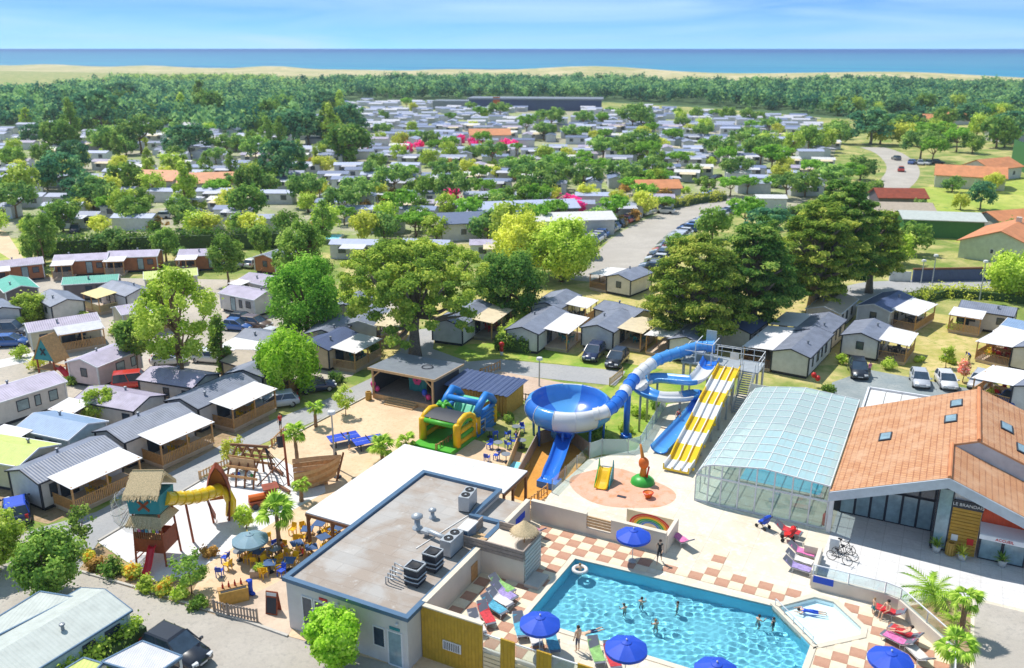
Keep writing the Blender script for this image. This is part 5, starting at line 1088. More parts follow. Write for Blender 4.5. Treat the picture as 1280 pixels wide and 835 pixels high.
home((-25,492),(65,465),'long mobile home with lavender roof and three white windows', roof='lav_roof', wall='greige', trim='white_trim', win=((.3,-1,1.2,1),(.55,-1,.6,1),(.75,-1,.9,1)), maxL=11, group=GM)
home((102,448.5),(152,429),'mobile home with pink side wall and lavender roof beside the red van', roof='lav_roof', wall='pink_wall', trim='white_trim', win=((.4,-1,1.2,1),(.75,-1,.7,1)), gwin=1, group=GM)
home((33,404),(118,391),'lavender roofed mobile home with striped and white awnings above the playhouse', roof='lav_roof', wall='cream_wall', trim='white_trim', terr=(.35,1,2.6), tarp='tarp_corr', win=((.12,-1),), furn='grey', group=GM)
home((113,483.6),(183,495.6),'grey panel roofed mobile home behind the sapling, next to the red van', roof='lav_roof', wall='greige', trim='dark_trim', win=((.8,-1),), terr=(-.1,.3,2.2), group=GM)
home((190,459),(258,469),'lavender grey mobile home with an open corner porch behind the poplar trunk', roof='lav_roof', wall='greige', trim='dark_trim', win=((.45,-1,.7),(.8,-1)), group=GM)
home((26,357),(13,345),'teal roofed mobile home at the edge of the plots', roof='teal_roof', wall='dark_wall', trim='white_trim', group=GM)
home((83.6,374),(62.5,362),'grey roofed mobile home with plain grey gable behind the round bush', roof='slate_roof', wall='greige', trim='dark_trim', win=((.3,1),), gwin=0, group=GM)
home((2,384),(-20,372),'grey roofed mobile home cut by the frame beside the round bush', roof='slate_roof', wall='grey_wall', group=GM)
home((181,340),(246,335),'mobile home with half grey half lime roof', roof='slate_roof', roof2='lime_roof', wall='cream_wall', trim='white_trim', win=((.12,-1),(.45,-1,'d')), group=GM)
home((174,361),(141,351),'grey roofed mobile home with yellow awning terrace', roof='slate_roof', wall='grey_wall', terr=(.35,.95,2.6), side=1, tarp='tarp_yellow', fence='tarp_yellow', group=GM)
home((80.5,347),(146,343),'narrow mobile home with teal panel roof and dark wall', roof='teal_roof', wall='dark_wall', trim='white_trim', W=3.2, win=((.4,-1),(.6,-1,1.2)), group=GM)
home((146,383),(205,373),'lavender roofed mobile home with corrugated awning beside the poplar', roof='lav_roof', wall='cream_wall', trim='white_trim', terr=(.2,.9,2.4), tarp='tarp_corr', group=GM)
home((289,356.6),(332,365),'pale lavender mobile home with white door beyond the poplar', roof='lav_roof', wall='greige', trim='white_trim', win=((.3,-1,'d'),(.55,-1,.6),(.75,-1)), group=GM)
home((313,341),(340,347),'small mobile home with an open post porch by the green pine', roof='lav_roof', wall='greige', trim='white_trim', terr=(0,.4,1.8), group=GM)
home((308,411),(344,417),'grey roofed mobile home with wide white awning behind the willow', roof='slate_roof', wall='greige', terr=(0,.95,2.8), group=GM)
home((296,438),(318,444),'small beige roofed mobile home behind the willow', roof='beige_roof', wall='cream_wall', win=((.3,-1),), group=GM)
# --- wooden chalets by the long hedge
for p0, p1, lb in (((70,319),(110,317),'timber chalet with white awning, behind the tall tree by the field'),((137,314),(199,312),'timber chalet with grey roof and glazed doors before the long hedge'),((226,312),(262,311),'timber chalet with white awning beside the two trees'),((-18,328),(12,325),'timber chalet at the end of the row by the field')):
    home(p0, p1, lb, roof='lav_roof', wall='chalet_wood', trim='white_trim', terr=(0,.4,2.2), tarp='tarp_white', win=((.6,-1,'d'),(.8,-1)), fence='wood_grey', maxL=9, minL=7.5, group='timber chalets')
home((330,318),(352,311),'timber chalet with open gable porch near the green pine', roof='slate_roof', wall='chalet_wood', trim='white_trim', gwin=1, group='timber chalets')
# --- round the stage
home((391,428),(426,411),'navy roofed mobile home with timber terrace beside the willow', roof='navy_roof', wall='beige_wall', terr=(.1,1,3.0), fence='wood_pale', furn='teal', group=GM)
home((448,401),(466,381),'grey roofed mobile home with cream awning beside the great cypress', roof='slate_roof', wall='grey_wall', terr=(.0,.7,2.8), tarp='tarp_cream', trim='white_trim', group=GM)
home((430,380),(446,367),'grey roofed mobile home hidden behind the green pine', roof='slate_roof', wall='greige', group=GM)
home((402,412),(420,397),'grey mobile home behind the navy roofed one', roof='slate_roof', wall='cream_wall', win=((.3,1),), group=GM)
home((558.8,399.7),(601,373.4),'slate roofed mobile home with red terrace cushions beside the hedge', terr=(.3,.98,2.6,'open'), wall='grey_wall', tarp='tarp_cream', deck='deck_grey', furn='red', fence=None, group=GM)
home((652.8,408.6),(692,382),'slate roofed mobile home with white awning between the hedge and the parked cars', terr=(.2,.95,2.9,'open'), wall='grey_wall', furn='teal', fence=None, group=GM)
home((682,378),(708,361.7),'slate roofed mobile home with slack white awning behind the row', terr=(.3,.9,2.7), wall='grey_wall', furn='grey', group=GM)
home((747,406),(776.6,386),'slate roofed mobile home with half cream awning behind the parked cars', terr=(.2,.98,2.9,'open'), wall='grey_wall', tarp='tarp_cream', furn='teal', fence=None, group=GM)
home((757,376),(795,386),'slate roofed mobile home behind the half cream awning', wall='greige', win=((.75,-1,'d'),), group=GM)
home((858,421),(885,400),'slate roofed mobile home with wide white awning under the spreading cypress', terr=(.05,.95,3.0), side=1, wall='grey_wall', fence=None, group=GM)
home((918,407),(940,392),'dark roofed grey mobile home behind the slide tower', roof='navy_roof', wall='greige', win=((.2,-1),(.5,-1)), group=GM)
home((989,436),(1019,408),'slate roofed mobile home with flat awning beside the glazed pool hall', wall='grey_wall', terr=(.0,.98,3.2), side=1, fence='wood_dark', win=((.15,-1,.5),(.35,-1,.9),(.55,-1,.5),(.72,-1,.7)), group=GM)
home((1012,411),(1036,391),'slate roofed mobile home with cream side wall behind the flat awning', wall='cream_wall', terr=(.2,.98,3.0), side=1, win=((.2,-1,.7),(.5,-1,.5),(.7,-1,.8)), group=GM)
home((1030,383),(1052,366),'beige roofed mobile home with tall windows under the cypresses', roof='beige_roof', wall='greige', trim='white_trim', win=((.15,-1,.7),(.4,-1,.8),(.7,-1,.6)), group=GM)
home((1076.5,416),(1093,398),'grey roofed mobile home with a gable window and white awning beside the car park', wall='grey_wall', terr=(.05,.9,3.0), gwin=1, furn='grey', group=GM)
home((1093,380),(1123.5,364),'grey home with dark blue roof and pale awning by the lane', wall='grey_wall', roof='navy_roof', trim='white_trim', terr=(.1,.95,3.0), gwin=1, furn='grey', group=GM)
home((1204,375.5),(1263,384),'slate roofed mobile home with square white awning on the dry lawn', wall='greige', trim='dark_trim', terr=(-.1,.5,3.0), win=((.72,-1),), fence='wood_pale', group=GM)
home((1262,398),(1300,406),'blue grey roofed mobile home at the edge of the dry lawn', roof='blue_roof', wall='beige_wall', terr=(.0,.9,2.2), trim='white_trim', group=GM)
home((1292,433),(1320,416),'mobile home with a white awning terrace reaching out over the dry lawn', wall='greige', terr=(-.05,.8,3.6), side=1, furn='red', group=GM)
home((1296,482),(1325,462),'mobile home with a white awning terrace beside the car park', wall='greige', terr=(-.05,.8,3.6), side=1, furn='red', group=GM)
home((773.6,343),(801,333),'slate roofed mobile home with a chimney pipe and white awning by the avenue', wall='greige', terr=(.0,.9,3.0), side=1, gwin=1, group=GM)
# --- bottom corner
hb_ = home((-40,838),(129,739),'pale panel roofed home with blue trim and pale blue walls beside the lower road', roof='pale_roof', wall='blue_wall', trim='steel_blue', W=4.2, win=((.62,-1,.8),(.8,-1,1.0)), maxL=10.5, group=GM)
def carport(px, lab, mat, zr_=2.6):
    p = [G(x, y, zr_) for x, y in px]; c = sum(p, Vector())/len(p); t = thing('carport', lab, 'carport', (c.x, c.y, 0)); mb = MB(); q = [Vector((a.x-c.x, a.y-c.y, zr_)) for a in p]
    ar = sum(q[i].x*q[(i+1)%4].y-q[(i+1)%4].x*q[i].y for i in range(4)); q = q if ar > 0 else q[::-1]
    mb.extr(q,(0,0,.09)); part('roof', mb, mat, t); mb = MB()
    for i in range(4): mb.bar(q[i]+Vector((0,0,.05)), q[(i+1)%4]+Vector((0,0,.05)), .1,.16)
    part('edge_trim', mb, 'steel_blue', t)
    for a in q: mb = MB(); mb.bx(a.x*.94-.05,a.x*.94+.05,a.y*.94-.05,a.y*.94+.05,0,zr_); part('post', mb, 'white_paint', t)
carport([(-30,810),(-30,790),(50,741),(93,748)], 'white flat roof with blue edging beside the pale panel roof', 'pale_roof')
carport([(127,829),(178,803),(228,822),(190,848)], 'pale grey flat carport beside the clipped hedge', 'tarp_corr')
carport([(70,845),(105,824),(128,831),(110,850)], 'lime green flat roof beside the clipped hedge', 'lime_roof')
# far red-roofed houses and sheds beside the lane
def house(px, w, l, rz, lab, roofm='far_orange', wallm='house_wall', h=2.9, rise=1.5, wins=True):
    a = G(*px, 0); t = thing('house', lab, 'house', a, rz); mb = MB(); mb.extr([(-l/2,-w/2,0),(-l/2,w/2,0),(-l/2,w/2,h),(-l/2,0,h+rise-.1),(-l/2,-w/2,h)],(l,0,0)); part('wall', mb, wallm, t)
    for s in (-1,1): mb = MB(); e = w/2+.5; sl = rise/(w/2); mb.extr([(-l/2-.4,0,h+rise),(l/2+.4,0,h+rise),(l/2+.4,s*e,h+rise-sl*e),(-l/2-.4,s*e,h+rise-sl*e)][::s],(0,0,.15)); part('roof_slope', mb, roofm, t)
    if wins:
        for x in (-l/4, l/4): window(t, x-.6, x+.6, 1.0, 2.2, -w/2, 'x', -1, 'white_trim', 'dark_glass')
        window(t, -1.9, -.5, 1.0, 2.2, -l/2, 'y', -1, 'white_trim', 'dark_glass'); window(t, .6, 1.2, 1.4, 2.2, -l/2, 'y', -1, 'white_trim', 'dark_glass')
    return t
hs_ = house((1262,318), 12, 17, math.radians(48), 'pale green house with broad pink tile roof beyond the lane', 'far_orange', 'house_wall', 3.0, 2.3)
mb = MB(); mb.bx(2,2.8,-.4,.4,4.5,6.2); part('chimney', mb, 'render_wall', hs_)
house((1252,290), 7, 9, math.radians(20), 'small orange roofed annex behind the pale green house', 'far_orange', 'white_wall', 2.8, 1.4, False)
house((1170,292), 9, 14, math.radians(-12), 'metal shed with pale blue roof and green end wall', 'pale_roof', 'net_green', 3.4, .8, False)
house((1100,282), 9, 18, math.radians(-8), 'long brown roofed barn by the public road', 'beige_roof', 'dark_wall', 3.2, 1.5, False)
house((1120,263), 7, 10, math.radians(-5), 'small red brown roofed barn by the public road', 'rust', 'dark_wall', 3.4, 1.4, False)
house((1210,233), 10, 16, math.radians(-25), 'orange roofed house with white gable beside the meadow', 'far_orange', 'white_wall', 3.2, 2.0)
house((1237,222), 9, 14, math.radians(30), 'orange roofed house behind the one by the meadow', 'far_orange', 'white_wall', 3.2, 2.0)
house((270,240), 9, 16, math.radians(10), 'orange roofed house with grey wing among the poplars', 'far_orange', 'white_wall', 3.0, 1.8)
house((205,237), 8, 10, math.radians(-10), 'small orange roofed house among the poplars', 'far_orange', 'white_wall', 3.0, 1.8, False)
house((820,247), 7, 10, math.radians(5), 'small orange roofed lodge by the avenue', 'far_orange', 'white_wall', 2.8, 1.4)
house((600,292), 11, 16, math.radians(12), 'low grey roofed camp hall with an orange doorway', 'far_roof2', 'white_wall', 3.2, 1.0)
house((645,278), 9, 24, math.radians(12), 'long grey roofed camp building behind the hall', 'far_roof', 'dark_wall', 3.4, 1.0)
house((705,290), 8, 18, math.radians(8), 'long white roofed camp building beside the avenue', 'far_white', 'far_white', 3.0, .8, False)
house((612,178), 9, 15, math.radians(5), 'orange roofed building among the distant mobile homes', 'far_orange', 'white_wall', 3.2, 1.8, False)
for px, rz in (((1262,176),.2),((1165,158),-.2),((1185,155),.3)): house(px, 10, 16, rz, 'orange roofed house before the far woods', 'far_orange', 'white_wall', 3.2, 2.2, False)['group'] = 'orange roofed houses before the far woods'
# long dark supermarket-like hall before the woods
t = thing('sports_hall', 'long dark flat roofed hall with orange stripe before the woods', 'hall', G(670,137,0), SY+.35); mb = MB(); mb.bx(-38,38,-9,9,0,6); part('wall', mb, 'navy_roof', t); mb = MB(); mb.bx(-39,39,-10,10,6,6.8); part('roof', mb, 'grey_metal', t); mb = MB(); mb.bx(-24,-20,-9.2,-9,0,7.5); part('stripe', mb, 'orange', t); mb = MB(); mb.bx(-60,-38.1,-7,7,0,5); part('wing', mb, 'grey_metal', t)
t = thing('green_net_fence', 'tall dark green net round the tennis court', 'fence', G(1278,215,0), 1.3); mb = MB(); mb.bx(-14,14,-.05,.05,0,8); part('net', mb, 'net_green', t)
for x in (-14,-7,0,7,14): mb = MB(); mb.bx(x-.1,x+.1,-.2,-.06,0,8.2); part('post', mb, 'charcoal', t)
# dark wall along the lane
t = thing('garden_wall', 'dark blue green hedge screen with brown top rail along the lane', 'wall', (0,0,0)); a, b_ = G(1140,352,0), G(1250,350,0); mb = MB(); mb.bar(a+Vector((0,0,.9)), b_+Vector((0,0,.9)), .3, 1.8); part('screen', mb, 'navy_roof', t); mb = MB(); mb.bar(a+Vector((0,.1,1.95)), b_+Vector((0,.1,1.95)), .4,.25); part('top_rail', mb, 'wood_dark', t)
t = thing('white_gate', 'white gate at the end of the dark screen', 'gate', (0,0,0)); a, b_ = G(1112,351,0), G(1138,352,0); mb = MB(); mb.bar(a+Vector((0,0,.8)), b_+Vector((0,0,.8)), .12, 1.5); part('leaf', mb, 'white_paint', t); mb = MB(); mb.bar(a, a+Vector((0,0,1.8)), .25); part('post', mb, 'white_paint', t)
def lamp(px, hh, lab):
    t = thing('lamp_post', lab, 'lamp post', G(*px,0)); mb = MB(); mb.tube([(0,0,0),(0,0,hh)],[.09,.06],8); part('pole', mb, 'galv', t); mb = MB(); mb.lathe([(0,hh-.05),(.35,hh),(.3,hh+.25),(0,hh+.35)],12); part('lantern', mb, 'white_paint', t)
lamp((1224,376),5.6,'white lamp post beside the lane'); lamp((1165,354),4.2,'thin lamp post before the dark screen'); lamp((1151,354),3.4,'short post before the dark screen'); lamp((419,585),5.0,'slim lamp post beside the table tennis tables'); lamp((674,483),3.0,'short white lamp post on the gravel court')
# ================================================================ VEGETATION
def leaves_mesh(name, pts, nrm, size, mat, rng, aspect=1.0, sizev=.5):
    n = len(pts); nrm = nrm/np.maximum(np.linalg.norm(nrm,axis=1,keepdims=True),1e-6)
    t = rng.normal(size=(n,3)); t -= (t*nrm).sum(1,keepdims=True)*nrm; t /= np.maximum(np.linalg.norm(t,axis=1,keepdims=True),1e-6); b_ = np.cross(nrm,t)
    s = size*(1-sizev/2+rng.random((n,1))*sizev); a = t*s*aspect; c = b_*s/aspect
    V = np.stack([pts-a*.5, pts+c*.42+nrm*s*.12, pts+a*.5, pts-c*.42+nrm*s*.12],1).reshape(-1,3)
    me = bpy.data.meshes.new(name); me.vertices.add(4*n); me.vertices.foreach_set('co', V.astype(np.float32).ravel())
    me.loops.add(4*n); me.loops.foreach_set('vertex_index', np.arange(4*n,dtype=np.int32)); me.polygons.add(n)
    me.polygons.foreach_set('loop_start', np.arange(0,4*n,4,dtype=np.int32)); me.polygons.foreach_set('loop_total', np.full(n,4,dtype=np.int32))
    at = me.attributes.new('tone','FLOAT','FACE'); return me, at
def crown(name, clumps, per, size, mat, seed, flat=.0, up=.35, aspect=1.0, tonev=.35, droop=0.0, tg=1):
    # clumps: array (n, 4+) x y z r [rz factor]; leaves are spread through each clump's shell
    rng = np.random.default_rng(seed); C = np.array([c[:4] for c in clumps], float); fz = np.array([c[4] if len(c) > 4 else 1.0 for c in clumps])
    w = C[:,3]**2; cnt = np.maximum(3, (per*len(C)*w/w.sum()).astype(int)); idx = np.repeat(np.arange(len(C)), cnt); n = len(idx)
    d = rng.normal(size=(n,3)); d /= np.linalg.norm(d,axis=1,keepdims=True); r = rng.random((n,1))**.45*(1+.75*(rng.random((n,1)) < .28)*rng.random((n,1)))
    off = d*r*C[idx,3:4]; off[:,2] *= fz[idx]; P_ = C[idx,:3]+off
    if droop: P_[:,2] -= droop*rng.random(n)*C[idx,3]
    ctr = C[:,:3].mean(0); nr = d*.8+(P_-ctr)/np.abs(P_-ctr).max()*.6+rng.normal(size=(n,3))*.55; nr[:,2] += up
    me, at = leaves_mesh(name, P_, nr, size, mat, rng, aspect)
    ct = rng.random(len(C)//tg+1)[np.arange(len(C))//tg]; tone = np.clip(.5+(ct[idx]-.5)*tonev*1.6+(rng.random(n)-.5)*tonev*1.6,0,1); at.data.foreach_set('value', tone.astype(np.float32))
    me.materials.append(MT(mat)); me.update(); return me
def ell_clumps(rng, c, r, k, cr, flat=1.0, shell=.62):
    out = []
    for i in range(k):
        d = rng.normal(size=3); d /= np.linalg.norm(d); q = shell+(1-shell)*rng.random()
        out.append((c[0]+d[0]*r[0]*q, c[1]+d[1]*r[1]*q, c[2]+d[2]*r[2]*q, cr*(.65+.7*rng.random()), flat))
    return out
def trunk_mesh(h, r0, limbs, mat='bark', bend=0.15, seed=1):
    rg = random.Random(seed); mb = MB(); pts = [Vector((0,0,-.1))]
    for k in range(1,6): pts.append(Vector((rg.uniform(-bend,bend)*k/3, rg.uniform(-bend,bend)*k/3, h*k/5)))
    mb.tube(pts, [r0*(1.25 if i == 0 else 1-.11*i) for i in range(6)], 8)
    for L_ in limbs:
        s = pts[min(5,max(2,int(L_[3]*5)))] if len(L_) > 3 else pts[4]; e = Vector(L_[:3]); m_ = (s+e)/2+Vector((0,0,-.08*(e-s).length)); mb.tube([s,m_,e],[r0*.5,r0*.32,r0*.1],6)
    return mb.mesh('trunk', mat, True)
def tree(name, label, px, spec, seed=1, group=None, scale=1.0, z=0.0):
    o = thing(name, label, 'tree', G(*px, z), seed*.7, group); cl, per, size, mat, tr, kw = spec(np.random.default_rng(seed), seed)
    part('trunk', tr, None, o); part('crown', crown('crown', cl, per, size, mat, seed, **kw), None, o)
    if scale != 1: o.scale = (scale,)*3
    return o
def sp_round(h, r, trunk, mat, k=60, per=90, size=.34, cr=.55, rz=None, bark='bark', up=.35):
    def f(rng, seed):
        rz2 = rz or r; c = (0,0,h-rz2); cl = ell_clumps(rng, c, (r,r,rz2), k, cr); lm = [tuple(q[:3])+(.8,) for q in cl[:max(6,k//8)]]
        return cl, per, size, mat, trunk_mesh(max(.5,h-rz2*1.1), trunk, lm, bark, .12, seed), dict(up=up)
    return f
def sp_layers(h, r, trunk, mat, layers, per, size, base, bark='bark_grey', fl=.36, cr=1.1, top=.56):
    def f(rng, seed):
        cl = []; lm = []
        for k in range(layers):
            t = k/(layers-1); z = base+(h-base)*t; rr = r*(1-top*t**2.2)*(.72+.4*rng.random())*(.72+.28*min(1,t*5)); m_ = int(12+22*rr/r)
            a0 = rng.random()*6.28
            for j in range(m_):
                a = a0+6.283*j/m_+rng.normal()*.25; q = rr*(.35+.65*rng.random()**.6); p = (q*math.cos(a), q*math.sin(a), z+rng.normal()*.45-.12*q)
                cl.append((*p, cr*(.7+.6*rng.random()), fl)); 
                if rng.random() < .13: lm.append((*p,.2+.7*t))
        return cl, per, size, mat, trunk_mesh(h*.86, trunk, lm, bark, .25, seed), dict(up=.7, tonev=.5, aspect=1.5)
    return f
def sp_umbrella(h, r, trunk, mat, per=70, size=.5, k=60, bark='bark_grey', thick=.3, base=None, cr=1.2):
    def f(rng, seed):
        cl = []; zc = h*(1-thick); lm = []
        for i in range(k):
            a = rng.random()*6.28; q = r*rng.random()**.5; top = h-(q/r)**2*h*thick*.42; z = top-rng.random()**1.6*h*thick; p = (q*math.cos(a),q*math.sin(a),z); cl.append((*p, cr*(.7+.6*rng.random()), .6))
            if i % 7 == 0: lm.append((p[0]*.9,p[1]*.9,p[2]-.3,.6))
        return cl, per, size, mat, trunk_mesh(h*.62, trunk, lm, bark, .3, seed), dict(up=.6)
    return f
def sp_poplar(h, r, trunk, mat, per=80, size=.36, k=70, base=2.0, bark='bark', cr=.8):
    def f(rng, seed):
        cl = []; lm = []
        for i in range(k):
            t = rng.random(); z = base+(h-base)*t; rr = r*math.sin(pi*min(.97,.12+t*.86))**.8*(.6+.5*rng.random()); a = rng.random()*6.28; p = (rr*math.cos(a), rr*math.sin(a), z); cl.append((*p, cr*(.6+.7*rng.random()), 1.1))
            if i % 6 == 0: lm.append((*p, max(.2,t*.9)))
        return cl, per, size, mat, trunk_mesh(h*.85, trunk, lm, bark, .2, seed), dict(up=.3)
    return f
def sp_willow(h, r, trunk, mat):
    def f(rng, seed):
        cl = []
        for i in range(34):
            a = i*2.4+rng.normal()*.3; q = r*(.15+.85*rng.random()**.6); zt = h-(q/r)**2*h*.3-rng.random()*.5; n_ = 2+int(4*(q/r)*rng.random()+1)
            for j in range(n_): cl.append((q*math.cos(a)*(1+.03*j),q*math.sin(a)*(1+.03*j),max(.7,zt-j*.75),.42+.25*rng.random(),1.8))
        return cl, 105, .3, mat, trunk_mesh(h*.6, trunk, [tuple(q[:3]) for q in cl[:10]], 'bark', .2, seed), dict(up=-.1, aspect=1.7, droop=.9)
    return f
# --- the big trees
tree('cypress_tree', 'huge flat topped cypress with forked grey trunk behind the stage', (519,447), sp_umbrella(13.6, 8.2, .75, 'leaf_cypress', 230, .3, 260, 'bark_grey', .5, cr=.75), 3)
tree('cypress_tree', 'wide layered cypress over the slide tower', (868,432), sp_layers(12.4, 7.0, .6, 'leaf_cypress', 9, 190, .3, 3.8, cr=.85, top=.5), 5)
tree('cypress_tree', 'dark spreading cypress behind the white annex', (938,416), sp_layers(13.6, 6.0, .8, 'leaf_dark', 9, 160, .34, 4.0, cr=.85), 8)
tree('cypress_tree', 'broad cypress beside the beige roofed home', (1015,396), sp_layers(14.5, 6.0, .8, 'leaf_cypress', 9, 160, .34, 4.2, cr=.85), 12)
tree('cypress_tree', 'tall ragged cypress rising above its neighbours by the lane', (1040,378), sp_layers(16.2, 5.6, .6, 'leaf_dark', 11, 130, .36, 5.0, cr=.8), 14)
tree('cypress_tree', 'slighter cypress at the end of the lane', (1086,366), sp_layers(11.5, 4.6, .5, 'leaf_cypress', 8, 100, .36, 4.0, cr=.75), 15)
tree('pine_tree', 'dense bright green pine between the parked cars and the willow', (385,421), sp_round(9.6, 4.5, .4, 'leaf_pine', 110, 230, .28, .95, 4.4, 'bark', .5), 21)
tree('evergreen_tree', 'tall speckled evergreen behind the dense green pine', (382,378), sp_poplar(11.5, 3.3, .35, 'leaf_mid', 190, .32, 80, 1.0), 22)
tree('poplar_tree', 'tall light green poplar with bare trunk among the mobile homes', (231,493), sp_poplar(13.0, 3.9, .38, 'leaf_light', 130, .28, 100, 4.6, cr=.68), 23)
tree('poplar_tree', 'thin ivy clad tree beside the light green poplar', (279,474), sp_poplar(7.0, 1.0, .2, 'leaf_mid', 140, .26, 30, .5, cr=.5), 24)
tree('willow_tree', 'drooping yellow green willow beside the parked cars', (362,492), sp_willow(6.6, 3.0, .3, 'leaf_willow'), 25)
tree('fig_tree', 'dense dark green tree between the hedge and the great cypress', (637,400), sp_round(9.0, 4.2, .4, 'leaf_dark', 90, 190, .36, .95, 4.0), 26)
tree('plane_tree', 'wide light green plane tree by the avenue', (702,352), sp_round(9.6, 5.2, .4, 'leaf_light', 110, 180, .4, 1.05, 4.2), 27)
tree('plane_tree', 'yellow green plane tree between cypress and avenue', (655,345), sp_round(9.5, 4.8, .4, 'leaf_yellow', 90, 160, .42, 1.05, 4.2), 28)
for p, h, r, mt, lb, sd_ in (((286,357),7.6,2.6,'leaf_mid','rounded green tree on a slim trunk beside the campsite lane',31),((208,327),5.4,1.8,'leaf_mid','small tree beside the timber chalets',32),((327,322),5.2,1.8,'leaf_mid','small dark crowned tree near the open gable chalet',33),((56,333),9.0,3.0,'leaf_mid','tall round tree between the field and the chalets',34),((38,402),3.8,1.9,'leaf_light','round clipped bush tree between the grey roofed homes',35),((172,466),6.0,1.6,'leaf_mid','narrow ivy tree beside the pink walled home',36)):
    tree('round_tree', lb, p, sp_round(h, r, .18, mt, 60, 120, .3, .6, r*1.05), sd_)
tree('young_tree', 'leafy young tree by the home with the bare gravel plot', (127,532), sp_round(3.6,1.5,.08,'leaf_light',34,80,.24,.45,1.4), 41)
tree('young_tree', 'bushy round tree standing beside the lower road', (66,748), sp_round(4.7,2.0,.12,'leaf_mid',70,150,.22,.5,1.9), 42)
tree('young_tree', 'leafy tree cut by the picture edge near the blue topped van', (-2,715), sp_round(4.6,1.6,.12,'leaf_light',60,140,.22,.5,1.9), 43)
tree('young_tree', 'bright green round tree before the restaurant doors', (418,840), sp_round(3.9,1.55,.1,'leaf_willow',70,150,.2,.42,1.5), 44)
for p, h, r, mt, lb, sd_ in (((108,684),3.4,.9,'leaf_mid','slender sapling beside the decked terrace and bed',45),((295,590),3.2,.9,'leaf_yellow','slender sapling beside the climbing wreck',46),((240,742),3.0,1.2,'leaf_mid','thin sapling beside the serving counter',47),((308,661),1.9,.7,'leaf_light','little sapling beside the log train',48),((432,520),3.0,1.0,'leaf_light','sapling beside the service road and timber bin',49),((1182,460),2.4,.7,'leaf_light','small sapling on the dry lawn near the people',50),((1203,478),2.6,.5,'leaf_rose','thin flowering sapling behind the white car',51)):
    tree('sapling', lb, p, sp_round(h, r, .05, mt, 20, 46, .2, .32, h*.36), sd_)
# --- palms
def frond_fan(L_=1.0, n=11, seed=0):
    mb = MB(); mb.bar((0,0,0),(L_*.5,0,.05),.03,.02)
    for k in range(n):
        a = (k/(n-1)-.5)*2.6; c = Vector((L_*.48,0,.05)); d = Vector((math.cos(a),math.sin(a),0)); s = Vector((-d.y,d.x,0))*.045*L_; e = c+d*L_*.62*(1-.15*abs(a)); e.z -= .16*L_+.08*abs(a); m_ = c+d*L_*.34+Vector((0,0,.03))
        mb.poly([c-s*.3, m_-s*1.3, e, m_+s*1.3, c+s*.3])
    return mb.mesh('frond', 'leaf_palm')
def frond_feather(L_=1.6, n=12):
    mb = MB(); P_ = [Vector((L_*t,0,.55*L_*t-.75*L_*t*t)) for t in np.linspace(0,1,n+1)]; mb.tube(P_,[.03*(1-.8*i/n) for i in range(n+1)],4)
    for i in range(2,n+1):
        for s in (-1,1): p = P_[i]; q = p+Vector((.16*L_,s*.26*L_*(1-.5*i/n),-.09*L_)); mb.poly([p-Vector((.05,0,0)), q, p+Vector((.06,0,.01))])
    return mb.mesh('frond', 'leaf_palm')
FF = [frond_fan(1.0), frond_feather(1.7)]
for me in FF:
    at = me.attributes.new('tone','FLOAT','FACE'); at.data.foreach_set('value', NR.random(len(me.polygons)).astype(np.float32))
def palm(px, h, L_, nf, lab, feather=False, z=0.0, seed=0):
    o = thing('palm_tree', lab, 'palm', G(*px, z), seed); rg = random.Random(seed)
    if h > .3:
        mb = MB(); P_ = [(math.sin(k*.5+seed)*.05*k/6*h*.3,0,h*k/8) for k in range(9)]; mb.tube(P_, [.17-.06*k/8+.025*(k%2) for k in range(9)], 9); part('trunk', mb, 'bark_palm', o)
    tip = Vector((math.sin(4+seed)*.05*8/6*h*.3 if h > .3 else 0,0,h))
    for k in range(nf):
        f = link('frond', FF[1 if feather else 0], o, tip); el = rg.uniform(-.7,1.15) if not feather else rg.uniform(-.1,.9); s = L_*rg.uniform(.8,1.1); f.scale = (s,s,s); f.rotation_euler = (rg.uniform(-.2,.2), -el, k*2.4+rg.uniform(-.2,.2))
    return o
palm((372,583),3.1,1.15,24,'fan palm at the edge of the tan sand yard near the mast',seed=1); palm((350,693),3.3,1.5,26,'big fan palm among the terrace tables',seed=2); palm((478,578),1.4,1.25,24,'low fan palm between table tennis and canopy',seed=3); palm((508,562),.7,1.1,20,'short fan palm before the bouncy castle',seed=4); palm((395,534),1.9,1.0,20,'fan palm on the road side of the sand yard',seed=5); palm((377,627),1.5,.85,18,'small fan palm before the wooden ship',seed=6)
palm((1200,795),2.5,1.0,20,'tall fan palm beside the drive',z=TZ,seed=7); palm((1190,842),1.8,1.15,20,'bushy fan palm in the bed beside the drive',z=TZ,seed=8); palm((1166,748),.25,1.1,26,'spiky feather palm at the corner of the bed',True,TZ,9); palm((1192,778),.15,.6,16,'small young palm in the bed',True,TZ,10); palm((645,541),.3,.5,14,'little palm in the bed beside the bowl slide',True,0,11)
